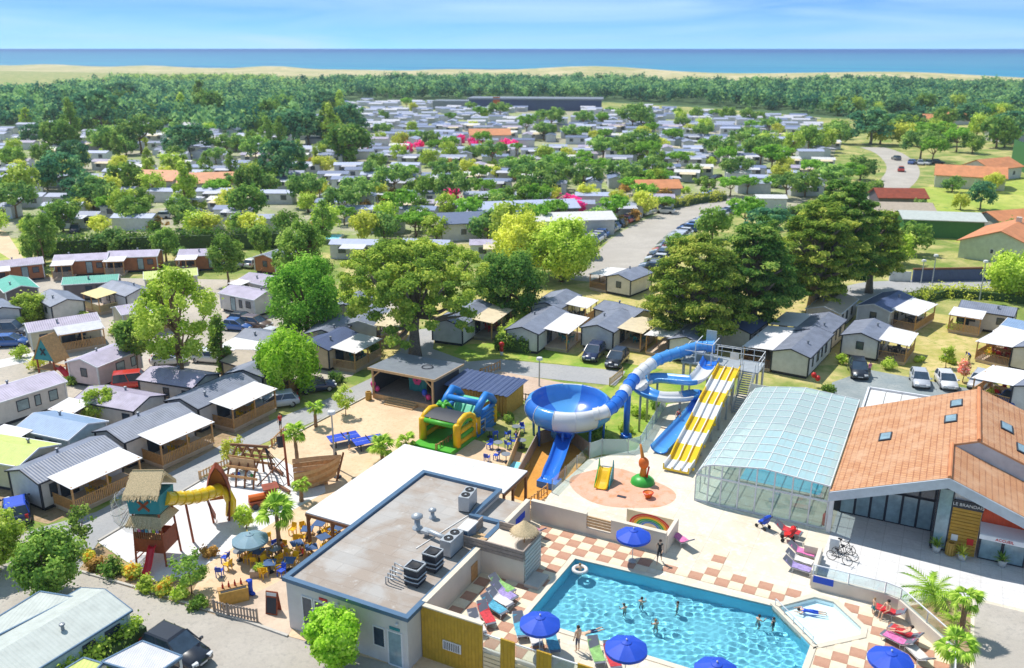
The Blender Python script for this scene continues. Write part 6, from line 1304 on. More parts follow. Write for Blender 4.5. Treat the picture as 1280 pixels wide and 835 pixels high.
# --- shrubs, hedges
def shrub(px, r, mat, lab, seed, z=0.0, h=None, group=None, name='shrub', k=14, per=60, size=.2):
    h = h or r; o = thing(name, lab, 'shrub', G(*px, z), 0, group); rng = np.random.default_rng(seed); cl = ell_clumps(rng,(0,0,h*.55),(r*.75,r*.75,h*.45),k,r*.36,1,.3)
    mb = MB()
    for q in cl[:5]: mb.tube([(0,0,-.05),(q[0]*.5,q[1]*.5,q[2]*.4),q[:3]],[.04,.03,.01],5)
    part('stem', mb, 'bark', o); part('foliage', crown('foliage', cl, per, size, mat, seed), None, o)
    return o
SH = [((120,712),.7,'leaf_brown','low bush at the corner of the bed'),((140,718),1.0,'leaf_dark','grey green bush in the kerb bed'),((163,722),.8,'leaf_flower','orange flowering plant in the kerb bed'),((185,738),.8,'leaf_light','bright bush in the middle of the kerb bed'),((205,742),.9,'leaf_flower','flowering bush in the kerb bed before the sand'),((226,748),.8,'leaf_light','leafy bush in the kerb bed near the thin sapling'),((250,760),.7,'leaf_mid','bush at the counter end of the kerb bed'),
 ((112,700),.6,'leaf_flower','small flowering plant at the top of the bed'),((262,695),.6,'leaf_brown','dry shrub along the terrace edge'),((300,685),.5,'leaf_mid','low shrub along the terrace edge'),((1112,462),1.1,'leaf_light','bright green shrub before the gable window home'),((1148,452),.7,'leaf_light','small bright shrub beside the gable window home'),((1052,455),.9,'leaf_light','bright shrub beside the dark parked car'),((1195,415),1.2,'leaf_light','pale flowering shrub before the square awning'),((1238,446),.9,'leaf_flower','orange flowering shrub on the dry lawn'),((1240,497),1.0,'leaf_yellow','yellow shrub by the car park edge'),((1190,455),.6,'leaf_light','little shrub beside the people on the lawn'),
 ((1035,492),.9,'leaf_mid','shrub behind the glazed hall'),((1002,470),.5,'leaf_yellow','small yellow shrub by the slate roofed home'),((618,522),.6,'leaf_light','shrub in the path bed'),((636,527),.7,'leaf_mid','shrub beside the path to the bowl slide'),((600,540),.5,'leaf_brown','dry plant in the path bed'),((560,385),1.2,'leaf_mid','bush behind the red cushion home'),((25,448),1.4,'leaf_light','large bush beside the playhouse'),((45,462),1.3,'leaf_yellow','pale bush on the white gravel path'),((92,480),.9,'leaf_mid','bush at the gable of the pink walled home'),((105,478),.7,'leaf_dark','dark bush beside the pink walled home'),
 ((145,418),1.0,'leaf_light','bush beside the striped awning'),((318,387),1.0,'leaf_yellow','yellow bush beside the white door home'),((340,393),.8,'leaf_light','bush beside the parked cars'),((150,336),1.4,'leaf_yellow','yellow hedge bush before the chalets'),((165,337),1.3,'leaf_flower','flowering bush before the chalets'),((225,330),1.2,'leaf_rose','pink flowering bush before the chalets'),((335,340),1.4,'leaf_rose','pink flowering bush beside the open gable chalet'),((350,338),1.3,'leaf_rose','pale pink bush by the open gable chalet'),((420,478),1.1,'leaf_dark','dark clipped bush by the timber terrace'),((470,442),1.2,'leaf_dark','rounded dark bush beside the timber terrace'),
 ((780,540),.9,'leaf_light','bright shrub under the blue slides'),((765,560),.8,'leaf_mid','shrub beside the pale panel fence'),((800,520),1.0,'leaf_light','shrub under the helix'),((822,510),1.0,'leaf_dark','dark shrub under the helix'),((745,545),1.0,'leaf_mid','shrub beside the bowl'),((775,505),1.1,'leaf_light','bright shrub behind the bowl'),((755,395),1.0,'leaf_light','bush behind the half cream awning'),((1180,790),.0,'leaf_mid','')]
for i, (p, r_, mt, lb) in enumerate(SH):
    if r_ > 0: shrub(p, r_, mt, lb, 300+i, TZ if p[1] > 720 and p[0] > 900 else 0)
def hedge(px, w, h, mat, lab, seed, per=90, size=.26, z=0.0):
    a = [G(x,y,z) for x,y in px]; o = thing('hedge', lab, 'hedge', a[0]); rng = np.random.default_rng(seed); cl = []; mb = MB()
    for p, q in zip(a, a[1:]):
        d = q-p; n_ = max(2,int(d.length/(w*.35))); s = Vector((-d.y,d.x,0)).normalized()
        for k in range(n_):
            for hh in np.arange(h*.25, h, max(.35,w*.35)):
                c = p+d*((k+.5)/n_)-a[0]+s*rng.normal()*w*.18; cl.append((c.x,c.y,hh,w*.34,1))
        mb.bar(p-a[0]+Vector((0,0,h*.4)), q-a[0]+Vector((0,0,h*.4)), w*.6, h*.75)
    part('branches', mb, 'hedge_base', o); part('foliage', crown('foliage', cl, per, size, mat, seed), None, o); return o
hedge([(622,437),(662,441)],1.6,1.9,'leaf_mid','clipped green hedge beside the red hydrant',61); hedge([(622,437),(650,412),(672,398)],1.4,1.7,'leaf_light','light green hedge running back between the slate roofed homes',62)
hedge([(70,880),(125,838),(180,803)],1.6,1.7,'leaf_light','clipped hedge along the pale blue home',63,150,.2)
hedge([(50,322),(140,316),(240,312),(340,309),(360,309)],3.0,3.4,'leaf_dark','long dark hedge behind the timber chalets',64,60,.45); hedge([(280,372),(300,372)],1.2,1.2,'leaf_light','short hedge beside the campsite lane',65)
hedge([(98,398),(120,408)],1.0,1.0,'leaf_light','low light hedge beside the yellow awning',66); hedge([(4,402),(30,412)],1.2,1.2,'leaf_light','low bright hedge beside the clipped bush tree',67)
hedge([(1120,385),(1180,370),(1240,374),(1290,380)],2.4,1.4,'leaf_yellow','loose hedge of shrubs along the lane verge',68,80,.3); hedge([(985,270),(1020,268),(1060,250),(1100,236)],3.0,1.8,'leaf_mid','long low hedge beside the public road',69,60,.45); hedge([(828,262),(870,254),(905,250)],3,1.6,'leaf_yellow','clipped hedge along the avenue',70,60,.45)
tree('thicket_tree','bushy light green tree at the end of the lane verge',(1270,372),sp_round(6.5,4.0,.25,'leaf_light',70,130,.4,1.0,3.0),71)
# ================================================================ CARS
def make_car(kind, paint, label, roofp=None):
    L_, W_, H_ = {'hatch':(4.0,1.75,1.48),'suv':(4.4,1.85,1.66),'estate':(4.6,1.8,1.5),'van':(4.3,1.8,1.82)}[kind]; h = W_/2; t = thing('parked_car', label, 'car')
    bz = .95 if kind != 'suv' else 1.05
    xs = [(-L_/2,.80,.42,bz-.22),(-L_/2+.12,.93,.26,bz-.06),(-L_/2+.9,1.0,.22,bz),(0,1.0,.22,bz-.02),(L_/2-1.2,1.0,.22,bz-.04),(L_/2-.35,.95,.24,bz-.22),(L_/2,.78,.36,bz-.38)]
    mb = MB(); rings = []
    for x, w, z0, z1 in xs: rings.append([(x,-h*w*.9,z0),(x,-h*w,z0+.12),(x,-h*w,z1-.18),(x,-h*w*.9,z1),(x,h*w*.9,z1),(x,h*w,z1-.18),(x,h*w,z0+.12),(x,h*w*.9,z0)][::-1])
    mb.loft(rings); body = part('body', mb, paint, t, True)
    rear = {'hatch':-L_/2+.28,'suv':-L_/2+.25,'estate':-L_/2+.35,'van':-L_/2+.15}[kind]; front = L_/2-(1.05 if kind != 'van' else .75)
    a = [(rear,h*.92,bz-.03),(front,h*.92,bz-.06)]; rt, ft = rear+(.3 if kind != 'van' else .12), front-(.95 if kind != 'van' else .7)
    mb = MB(); lo = [(rear,-h*.93,bz-.04),(front,-h*.88,bz-.08),(front,h*.88,bz-.08),(rear,h*.93,bz-.04)]; hi = [(rt,-h*.76,H_-.06),(ft,-h*.74,H_-.06),(ft,h*.74,H_-.06),(rt,h*.76,H_-.06)]
    mb.loft([lo,hi]); part('glazing', mb, 'dark_glass', t)
    mb = MB(); mb.loft([[(x,y,z) for x,y,z in [(rt-.03,-h*.775,H_-.07),(ft+.03,-h*.755,H_-.07),(ft+.03,h*.755,H_-.07),(rt-.03,h*.775,H_-.07)]],[(rt+.1,-h*.66,H_),(ft-.12,-h*.64,H_),(ft-.12,h*.64,H_),(rt+.1,h*.66,H_)]]); part('roof', mb, roofp or paint, t)
    for s in (-1,1):
        for (x0,x1) in ((rear,rt),(front,ft),((rear+front)/2-.1,(rt+ft)/2-.1)):
            y0, y1 = s*h*.935, s*h*.775; mb = MB(); mb.bar((x0,y0,bz-.03),(x1,y1,H_-.06),.07,.05); part('pillar', mb, roofp or paint, t)
    wm = cached(('tyre',), lambda: MB().tube([(0,-.1,0),(0,.1,0)],.32,14).mesh('tyre','tyre')); rm = cached(('rim',), lambda: MB().tube([(0,-.108,0),(0,.108,0)],.2,10).mesh('rim','rim'))
    for x in (-L_/2+.8, L_/2-.82):
        for s in (-1,1): w = link('wheel', wm, t, (x, s*(h-.11), .32)); link('rim', rm, w)
    for s in (-1,1):
        mb = MB(); mb.box(L_/2-.1,s*h*.6,bz-.38,.22,.36,.16,0,s*.3); part('headlight', mb, 'lamp_clear', t); mb = MB(); mb.box(-L_/2+.06,s*h*.72,bz-.2,.12,.22,.34); part('tail_light', mb, 'lamp_red', t)
        mb = MB(); mb.box(front-.1,s*(h+.06),bz+.06,.12,.2,.14); part('mirror', mb, paint, t)
    mb = MB(); mb.bx(L_/2-.08,L_/2+.015,-.26,.26,.42,.52); mb2 = part('number_plate', mb, 'white_paint', t); mb = MB(); mb.bx(L_/2-.13,L_/2-.005,-.45,.45,.52,.6); part('grille', mb, 'black', t)
    mb = MB(); mb.bx(-L_/2-.012,-L_/2+.1,-.26,.26,.55,.66); part('number_plate', mb, 'white_paint', t)
    return t
_cars = {}
def car(px, deg, kind, paint, label, roofp=None, z=.03, group='cars parked on the campsite'):
    k = (kind, paint, roofp)
    if k not in _cars: _cars[k] = Proto(lambda: make_car(kind, paint, label, roofp))
    return _cars[k].put(G(*px, z), math.radians(deg), label, group)
car((742,447),-112,'suv','car_navy','dark blue car nose out before the slate roofed home'); car((771,455),-114,'suv','car_black','black car with a bicycle leaning on its bonnet')
car((1072,468),-104,'suv','car_black','black estate car with a man beside it in the car park'); car((1149,480),-106,'hatch','car_silver','silver hatchback in the car park, beside the white one'); car((1182,482),-102,'hatch','car_white','white hatchback in the car park'); car((1224,482),-128,'estate','car_silver','silver saloon turned askew in the car park')
car((157,481),18,'van','car_red','bright red van beside the pink walled home').location += EU*1.35; car((345,508),-158,'estate','car_silver','silver car by the yellow chair terrace'); car((396,488),22,'hatch','car_navy','dark blue hatchback beside the willow'); car((22,645),120,'suv','car_navy','dark van with a bright blue roof beside the roadside terrace','parasol_blue'); car((222,822),-28,'suv','car_black','black estate car beside the grey carport')
car((12,418),8,'van','car_grey','grey van beside the round bush plot'); car((16,432),8,'hatch','car_blue','blue hatchback beside the grey van')
car((320,410),-20,'suv','car_brown','brown estate car behind the willow'); car((305,404),-16,'hatch','car_black','black car beside the brown estate'); car((298,412),-14,'hatch','car_blue','blue hatchback with clutter on its roof behind the willow'); car((345,425),-30,'hatch','car_white','white car parked under the green pine'); car((362,430),-30,'estate','car_silver','silver car parked deeper under the green pine')
car((28,336),-30,'hatch','car_white','white car beside the chalets'); car((122,340),-20,'hatch','car_navy','dark blue car before the timber chalet'); car((103,341),-20,'hatch','car_black','black car before the timber chalet'); car((293,336),70,'estate','car_silver','silver car on the campsite lane'); car((318,333),70,'hatch','car_white','white car near the pink flowering bush'); car((1265,505),-140,'estate','car_blue','pale blue car behind the yellow shrub'); car((212,455),10,'hatch','car_white','white car under the light green poplar'); car((265,452),-12,'estate','car_white','white car beside the thin ivy clad tree')
# ================================================================ PEOPLE
def body_mesh(J, edges, rad, wear):
    me = bpy.data.meshes.new('skel'); names = list(J); ix = {n_:i for i,n_ in enumerate(names)}
    me.from_pydata([J[n_] for n_ in names], [(ix[a],ix[b_]) for a,b_ in edges], []); o = bpy.data.objects.new('skel', me); col.objects.link(o)
    md = o.modifiers.new('skin','SKIN'); md.use_smooth_shade = True; sv = me.skin_vertices[0].data
    for n_ in names: r_ = rad[n_]; sv[ix[n_]].radius = r_ if isinstance(r_, tuple) else (r_,r_); sv[ix[n_]].use_root = (n_ == 'pelvis')
    o.modifiers.new('sub','SUBSURF').levels = 1; dg = bpy.context.evaluated_depsgraph_get(); out = bpy.data.meshes.new_from_object(o.evaluated_get(dg)); bpy.data.objects.remove(o)
    out.materials.clear(); mats = []
    for a in wear.values():
        if a not in mats: mats.append(a)
    if 'skin' not in mats: mats.append('skin')
    for a in mats: out.materials.append(MT(a))
    segs = [(a, b_, Vector(J[a]), Vector(J[b_])) for a,b_ in edges]
    for p in out.polygons:
        c = p.center; best = None
        for a, b_, A, B in segs:
            d = B-A; t = max(0,min(1,(c-A).dot(d)/max(d.length_squared,1e-9))); q = (c-A-d*t).length
            if best is None or q < best[0]: best = (q, a, b_)
        p.material_index = mats.index(wear.get((best[1],best[2]), 'skin'))
    return out
ED = [('pelvis','waist'),('waist','chest'),('chest','neck'),('neck','head'),('head','crown')]+[e for s in 'LR' for e in (('chest','sh'+s),('sh'+s,'el'+s),('el'+s,'wr'+s),('wr'+s,'pa'+s),('pa'+s,'f1'+s),('pa'+s,'f2'+s),('pa'+s,'f3'+s),('pa'+s,'f4'+s),('wr'+s,'th'+s),('pelvis','hi'+s),('hi'+s,'kn'+s),('kn'+s,'an'+s),('an'+s,'to'+s))]
RADS = dict(pelvis=(.13,.10),waist=(.115,.085),chest=(.135,.095),neck=(.055,.055),head=(.085,.095),crown=(.07,.08))
for s in 'LR': RADS.update({'sh'+s:.06,'el'+s:.042,'wr'+s:.03,'pa'+s:.03,'f1'+s:.009,'f2'+s:.009,'f3'+s:.009,'f4'+s:.008,'th'+s:.01,'hi'+s:.085,'kn'+s:.055,'an'+s:.036,'to'+s:.032})
def hands(J):
    for s, q in (('L',1),('R',-1)):
        w, e = Vector(J['wr'+s]), Vector(J['el'+s]); d = (w-e).normalized(); x = d.cross(Vector((1,0,0)) if abs(d.x) < .8 else Vector((0,1,0))).normalized(); J['pa'+s] = w+d*.075
        for k, f in enumerate((-.03,-.01,.01,.03)): J[f'f{k+1}{s}'] = w+d*(.15-.01*abs(k-1))+x*f*1.2+Vector((0,.012,-.006))
        J['th'+s] = w+d*.05+x*-.06
    return J
def pose(kind):
    J = dict(pelvis=(0,0,.92),waist=(0,0,1.08),chest=(0,0,1.32),neck=(0,0,1.47),head=(0,.015,1.57),crown=(0,.01,1.64))
    for s, q in (('L',1),('R',-1)): J.update({'sh'+s:(q*.18,0,1.4),'el'+s:(q*.23,.0,1.12),'wr'+s:(q*.25,.06,.88),'hi'+s:(q*.09,0,.86),'kn'+s:(q*.1,.02,.48),'an'+s:(q*.1,0,.08),'to'+s:(q*.11,.14,.035)})
    if kind == 'walk': J.update(knL=(.09,.2,.5),anL=(.09,.3,.1),toL=(.09,.44,.07),knR=(-.09,-.04,.47),anR=(-.09,-.3,.12),toR=(-.09,-.2,.03),elL=(.23,-.12,1.14),wrL=(.22,-.2,.92),elR=(-.23,.06,1.12),wrR=(-.2,.26,1.0))
    if kind == 'reach': J.update(elL=(.28,.2,1.2),wrL=(.22,.42,1.3),elR=(-.26,.16,1.18),wrR=(-.18,.38,1.2),neck=(0,.05,1.46),head=(0,.1,1.55),crown=(0,.11,1.62))
    if kind == 'bend': J.update(pelvis=(0,-.1,.86),waist=(0,.05,.98),chest=(0,.25,1.12),neck=(0,.38,1.2),head=(0,.47,1.22),crown=(0,.53,1.24),shL=(.17,.28,1.15),shR=(-.17,.28,1.15),elL=(.2,.4,.9),elR=(-.2,.4,.9),wrL=(.16,.52,.72),wrR=(-.16,.52,.72),hiL=(.09,-.08,.82),hiR=(-.09,-.08,.82))
    if kind in ('sit','recline'):
        b = 0 if kind == 'sit' else -.28
        J.update(pelvis=(0,0,.47),waist=(0,b*.4,.62),chest=(0,b,.86 if b == 0 else .78),neck=(0,b*1.3,1.01 if b == 0 else .9),head=(0,b*1.35+.02,1.11 if b == 0 else .99),crown=(0,b*1.4+.01,1.18 if b == 0 else 1.06))
        for s, q in (('L',1),('R',-1)): J.update({'sh'+s:(q*.18,b*1.1,.93 if b == 0 else .83),'el'+s:(q*.24,b*.6+.1,.68),'wr'+s:(q*.2,.28,.62),'hi'+s:(q*.09,.05,.46),'kn'+s:(q*.11,.45,.5),'an'+s:(q*.11,.5 if b == 0 else .86,.1 if b == 0 else .42),'to'+s:(q*.11,.63 if b == 0 else .9,.04 if b == 0 else .5)})
    if kind in ('lie','swim'):
        K_ = {}
        for n_, (x, y, z) in J.items(): K_[n_] = (x, z-.9, -y*1.0+(.0))
        J = K_; 
        for s, q in (('L',1),('R',-1)):
            J['to'+s] = (q*.11,-.93,-.1)
            if kind == 'swim': J['el'+s] = (q*.34,.55,-.02); J['wr'+s] = (q*.22,.86,-.05)
    return hands({k: Vector(v) for k, v in J.items()})
def wear_of(top, bottom, arms=None, legs=None):
    w = {}
    for e in (('pelvis','waist'),('waist','chest'),('chest','shL'),('chest','shR')):
        if top: w[e] = top
    for s in 'LR':
        if top and arms: w[('sh'+s,'el'+s)] = top
        if bottom: w[('pelvis','hi'+s)] = bottom
        if bottom and legs is not False: w[('hi'+s,'kn'+s)] = bottom if legs else 'skin'
        if legs == 'long': w[('kn'+s,'an'+s)] = bottom
    return w
_pm = {}
def person(loc, rz, kind, top, bottom, hair, label, arms=False, legs=False, s=1.0, group=None):
    k = (kind, top, bottom, arms, legs)
    if k not in _pm:
        J = pose(kind); me = body_mesh(J, ED, RADS, wear_of(top, bottom, arms, legs)); _pm[k] = (me, J)
    me, J = _pm[k]; o = tag(link('person', me, None, loc, rz), label, 'person', group); o.scale = (s,)*3
    hd, cr_ = Vector(J['head']), Vector(J['crown']); up = (cr_-hd).normalized(); fwd = Vector((0,1,0)) if kind not in ('lie','swim') else Vector((0,0,-1)); fwd = (fwd-up*fwd.dot(up)).normalized(); sd_ = up.cross(fwd)
    mb = MB(); c = hd+up*.05-fwd*.025; M3 = Matrix((sd_,fwd,up)).transposed(); base = len(mb.v); mb.sph((0,0,0),(.1,.105,.1),10,7); mb.v = [tuple(c+M3@Vector(v)) for v in mb.v]; keep = [i for i,f in enumerate(mb.f)]
    part('hair', mb, hair, o, True)
    mb = MB()
    for q in (-1,1): p = hd+up*.015+fwd*.092+sd_*q*.033; mb.sph(p,.013,6,4,1); p = hd+sd_*q*.09; mb.sph(p,(.018,.022,.03),6,4,0)
    mb.sph(hd-up*.012+fwd*.105,(.014,.02,.02),6,4,0); mb.sph(hd-up*.048+fwd*.09,(.028,.01,.008),6,4,2); part('face', mb, ['skin','hair_dark','towel_red'], o)
    return o
def at(px, z=0.0): return G(*px, z)
D = math.radians
person(at((824,703),TZ+.03),D(160),'walk','black','black','hair_dark','woman in black swimwear walking along the pool paving'.replace('woman','person'),False,True)
person(at((722,814),TZ+.03),D(40),'stand',None,'car_navy','hair_dark','person in dark trunks and cap standing at the pool edge',legs=True)
wz = TZ-1.35
person(at((437,562),.04),D(70),'reach','azure_slide','navy_roof','hair_dark','person in a blue shirt playing table tennis',True,True)
person(at((1086,470),.03),D(200),'stand','towel_pink','car_navy','hair_dark','person in a pale top standing beside the black estate car',True,True)
person(at((1211,453),.02),D(100),'bend','parasol_blue','charcoal','hair_dark','person in blue stooping over on the dry lawn',True,'long'); person(at((1181,450),.02),D(-60),'sit','towel_white','car_grey','hair_fair','person in white sitting on the dry lawn',True,True)
person(at((709,440),.02),D(150),'stand','teal','navy_roof','hair_dark','person in a teal top beside the deck',True,'long'); person(at((351,537),.03),D(60),'stand','red','charcoal','hair_dark','person in red on the service road by the fan palm',True,True)
person(at((379,700),.05),D(120),'sit','red','charcoal','hair_dark','diner in red sitting under the big fan palm',True,True); person(at((353,693),.05),D(-30),'sit','orange','navy_roof','hair_dark','diner in orange sitting at the blue table',True,True); person(at((645,560),.05),D(-100),'stand','parasol_blue','parasol_blue','hair_fair','person in blue beside the timber trough',True,True)
for p, rz, tp, hr, lb in (((781,760),30,None,'hair_dark','bather with dark wet hair leaning into the water'),((802,752),-20,None,'hair_dark','bather standing chest deep beside the splashing one'),((847,757),70,'black','hair_dark','bather in a black top standing in the pool'),((820,780),10,None,'hair_fair','fair haired bather standing alone in mid pool'),((948,774),-60,None,'hair_dark','bather standing near the dividing wall of the pool'),((967,777),40,'black','hair_dark','small bather holding the dividing rail'),((725,712),0,None,'hair_fair','bather inside a pale swim ring at the pool corner')):
    person(at(p, TZ-.1)+Vector((0,0,-1.02 if 'swim ring' in lb else -1.16)),D(rz),'reach' if tp is None else 'stand',tp,'car_navy',hr,lb,False,True,.86)
q_ = at((725,712),TZ-.08); single('swim_ring', MB().tube([(0.42*math.cos(a),.42*math.sin(a),0) for a in np.linspace(0,2*pi,25)],.13,10,cap=False), 'towel_white', 'pale swim ring around the bather at the pool corner', 'swim ring', q_, smooth=True)
person(at((738,790),TZ-.12),D(115),'swim',None,'car_navy','hair_dark','swimmer stretched out along the near side of the pool',False,True); person(at((1014,764),TZ-.06),D(75),'swim','parasol_blue','parasol_blue','hair_dark','swimmer in blue floating in the paddling pool',False,True)
person(at((1108,772),TZ+.02),D(110),'sit',None,'red','hair_dark','person sitting on a chair by the paddling pool',False,True); person(at((1091,768),TZ+.02),D(-80),'stand',None,'teal','hair_fair','child in teal standing by the paddling pool',False,True,.68)
person(at((848,527),2.4),D(150),'sit','towel_red','charcoal','hair_dark','person sliding down the blue splash lane',False,True)
person(at((1128,800),TZ+.1),D(60),'recline',None,'red','hair_dark','sunbather with red shorts on the lounger by the blue parasol',False,True)
# ================================================================ FURNITURE
def mk_chair(c):
    def f():
        t = thing('chair', 'x', 'chair'); mb = MB(); mb.bx(-.22,.22,-.22,.22,.43,.47); part('seat', mb, c, t); mb = MB(); mb.extr([(-.22,-.22,.47),(.22,-.22,.47),(.2,-.3,.86),(-.2,-.3,.86)],(0,-.03,0)); part('backrest', mb, c, t)
        lg = cached(('leg',c), lambda: MB().bx(-.025,.025,-.025,.025,0,.43).mesh('leg', c))
        for x in (-.19,.19):
            for y in (-.19,.19): link('leg', lg, t, (x,y,0))
        for s in (-1,1): mb = MB(); mb.bx(s*.24-.02,s*.24+.02,-.24,.16,.62,.66); part('armrest', mb, c, t)
        return t
    return Proto(f)
CH = {c: mk_chair(c) for c in ('yellow_plastic','teal','charcoal','red','parasol_blue','white_paint')}
def mk_table(c, rnd=False, s=.42):
    def f():
        t = thing('table', 'x', 'table'); mb = MB(); (mb.lathe([(0,.72),(s,.72),(s,.75),(0,.75)],18) if rnd else mb.bx(-s,s,-s,s,.72,.75)); part('table_top', mb, c, t); mb = MB(); mb.cyl(0,0,.03,.72,.035,.035,8); part('stem', mb, 'charcoal', t); mb = MB(); mb.lathe([(.26,0),(.24,.03),(0,.035)],14); part('base', mb, 'charcoal', t); return t
    return Proto(f)
TB = {'blue': mk_table('table_blue'), 'grey': mk_table('grey_metal', True), 'wood': mk_table('wood',False,.5), 'dark': mk_table('charcoal',False,.5)}
GC, GT = 'yellow chairs of the restaurant terrace', 'tables of the restaurant terrace'
spots = [((300,700),'g'),((323,700),'b'),((362,712),'b'),((338,715),'b'),((390,695),'b'),((372,690),'b'),((405,682),'b'),((420,672),'b'),((437,660),'b'),((400,665),'b'),((385,672),'b'),((345,697),'g'),((313,690),'g'),((430,680),'b'),((455,650),'b')]
for i, (p, k) in enumerate(spots):
    c = G(*p, .045)
    TB['blue' if k == 'b' else 'grey'].put(c, SY+.2*i, 'square blue bistro table on the restaurant terrace' if k == 'b' else 'round grey bistro table on the restaurant terrace', GT)
    for j in range(3 if i % 2 else 2):
        a = SY+i*.9+j*2.1; CH['yellow_plastic'].put(c+Vector((math.cos(a)*.72,math.sin(a)*.72,0)), a+pi/2+RD.uniform(-.3,.3), 'yellow plastic armchair at a bistro table on the restaurant terrace', GC)
for p, a in (((335,676),.4),((285,712),1.2),((305,678),2.0),((366,668),2.8),((330,720),.2)): CH['yellow_plastic'].put(G(*p,.045), a, 'yellow plastic armchair pulled away from the terrace tables', GC)
for i, (p, k) in enumerate((((275,720),'parasol_blue'),((282,703),'parasol_blue'),((352,720),'parasol_blue'),((346,690),'parasol_blue'))): CH[k].put(G(*p,.045), i*1.3, 'blue plastic chair among the yellow ones on the terrace', 'blue chairs of the restaurant terrace')
for i in range(13):
    x = 610+ (i%5)*11+RD.uniform(-3,3); y = 548+(i//5)*15+RD.uniform(-3,3)+ (i%5)*-1.5
    (CH['parasol_blue'] if i % 3 else TB['grey']).put(G(x,y,.05), RD.uniform(0,6), 'blue chair at the snack corner beside the basin fence' if i % 3 else 'round grey table at the snack corner beside the basin fence', 'snack corner seats' if i % 3 else 'snack corner tables')
HUES = {'yellow':('yellow_plastic','wood','yellow plastic chairs'),'teal':('teal','dark','teal chairs'),'grey':('charcoal','dark','dark chairs'),'red':('red','wood','red chairs')}
for (h_, x, y, c, L_) in FURN:
    ck, tk, wd_ = HUES[c]; M4 = Matrix.Translation(h_.location) @ Matrix.Rotation(h_.rotation_euler.z,4,'Z'); lab = h_['label']; key = lab.replace('mobile ','')
    key = ' '.join(key.split()[:3]); pos = lambda dx, dy: M4 @ Vector((x+dx, y+dy, .425))
    short = ' '.join(w_ for w_ in lab.split()[-7:]); col1 = c if c != 'grey' else 'dark'
    TB[tk].put(pos(0,0), h_.rotation_euler.z, f'{"timber" if tk == "wood" else "dark"} table on the terrace of the {short}'[:110], 'tables on the home terraces')
    for dx, dy, a in ((-.75,0,-pi/2),(.75,0,pi/2),(0,.7,pi),(0,-.7,0)):
        CH[ck].put(pos(dx,dy), h_.rotation_euler.z+a, f'{col1} chair on the terrace of the {short}'[:110], 'chairs on the home terraces')
# toadstool seats and clutter
def mk_parasol(c, r_=1.35, hh=2.35):
    def f():
        t = thing('parasol', 'x', 'parasol'); mb = MB(); mb.cyl(0,0,0,hh+.1,.025,.025,8); part('pole', mb, 'white_paint', t); n = 8
        mb = MB(); rings = []
        for f_ in np.linspace(0.02,1,7):
            rings.append([(r_*f_*math.cos(a)*(1 if k % 3 == 0 else .975), r_*f_*math.sin(a)*(1 if k % 3 == 0 else .975), hh-.42*f_**1.5-(0 if k % 3 == 0 else .035*f_)) for k, a in enumerate(np.linspace(0,2*pi,24,endpoint=False))])
        rings.append([(p[0]*1.005,p[1]*1.005,p[2]-.16) for p in rings[-1]]); mb.loft(rings,cap=False); part('canopy', mb, c, t, False)
        mb = MB(); mb.lathe([(.02,hh+.07),(.28,hh-.02),(.3,hh-.06),(.2,hh-.04)],16); cp = part('vent_cap', mb, c, t); mb = MB(); mb.sph((0,0,hh+.12),.05,8,5); part('finial', mb, 'white_paint', cp)
        for k in range(8): a = 2*pi*k/8; mb = MB(); mb.bar((0,0,hh-.06),(r_*.97*math.cos(a),r_*.97*math.sin(a),hh-.47),.02); part('rib', mb, 'white_paint', t)
        mb = MB(); mb.lathe([(.28,0),(.26,.08),(.05,.1)],16); part('base', mb, 'galv', t); return t
    return Proto(f)
PB = mk_parasol('parasol_blue', 1.15)
for p, lb in (((792,665),'open blue parasol before the rainbow mural wall'),((675,774),'open blue parasol at the kiosk end of the pool'),((783,805),'open blue parasol beside the standing bather, near the glass balustrade'),((896,833),'open blue parasol on the street side of the pool'),((1114,819),'open blue parasol beside the red towelled loungers')):
    q = G(*p, TZ+2.2); PB.put((q.x,q.y,TZ+.03), SY, lb, 'blue parasols around the pool')
PG = mk_parasol('parasol_grey', 1.25, 2.1); q = G(312,668,2.1); PG.put((q.x,q.y,.05), 0, 'grey blue parasol shading the terrace tables')
def straw_par():
    t = thing('straw_parasol', 'thatched straw parasol on the stair kiosk', 'parasol'); mb = MB(); mb.cyl(0,0,0,1.9,.05,.05,8); part('pole', mb, 'wood', t); mb = MB(); mb.lathe([(1.1,1.25),(1.0,1.35),(.45,1.75),(.02,2.05)],22); part('thatch', mb, 'straw', t); mb = MB(); mb.lathe([(.72,1.55),(.5,1.72),(.02,2.1)],22); part('upper_thatch', mb, 'straw', t)
    mb = MB()
    for k in range(70): a = k*2*pi/70; mb.bar((1.05*math.cos(a),1.05*math.sin(a),1.3),(1.2*math.cos(a),1.2*math.sin(a),1.12+.05*(k%3)),.05,.015)
    part('fringe', mb, 'straw', t)['kind'] = 'stuff'; return t
sp_ = straw_par(); sp_.location = S(11.2,9.9,3.45); sp_.scale = (.8,.8,.9)
# closed dark parasol by the table tennis
t = thing('folded_parasol', 'folded dark grey parasol at the edge of the sand yard', 'parasol', G(422,596,.04)); mb = MB(); mb.lathe([(.05,.5),(.25,.6),(.2,1.3),(.06,2.3),(0,2.4)],10); part('canopy', mb, 'charcoal', t); mb = MB(); mb.cyl(0,0,0,.6,.03,.03,6); mb.lathe([(.35,0),(.33,.06),(0,.07)],12); part('base', mb, 'charcoal', t)
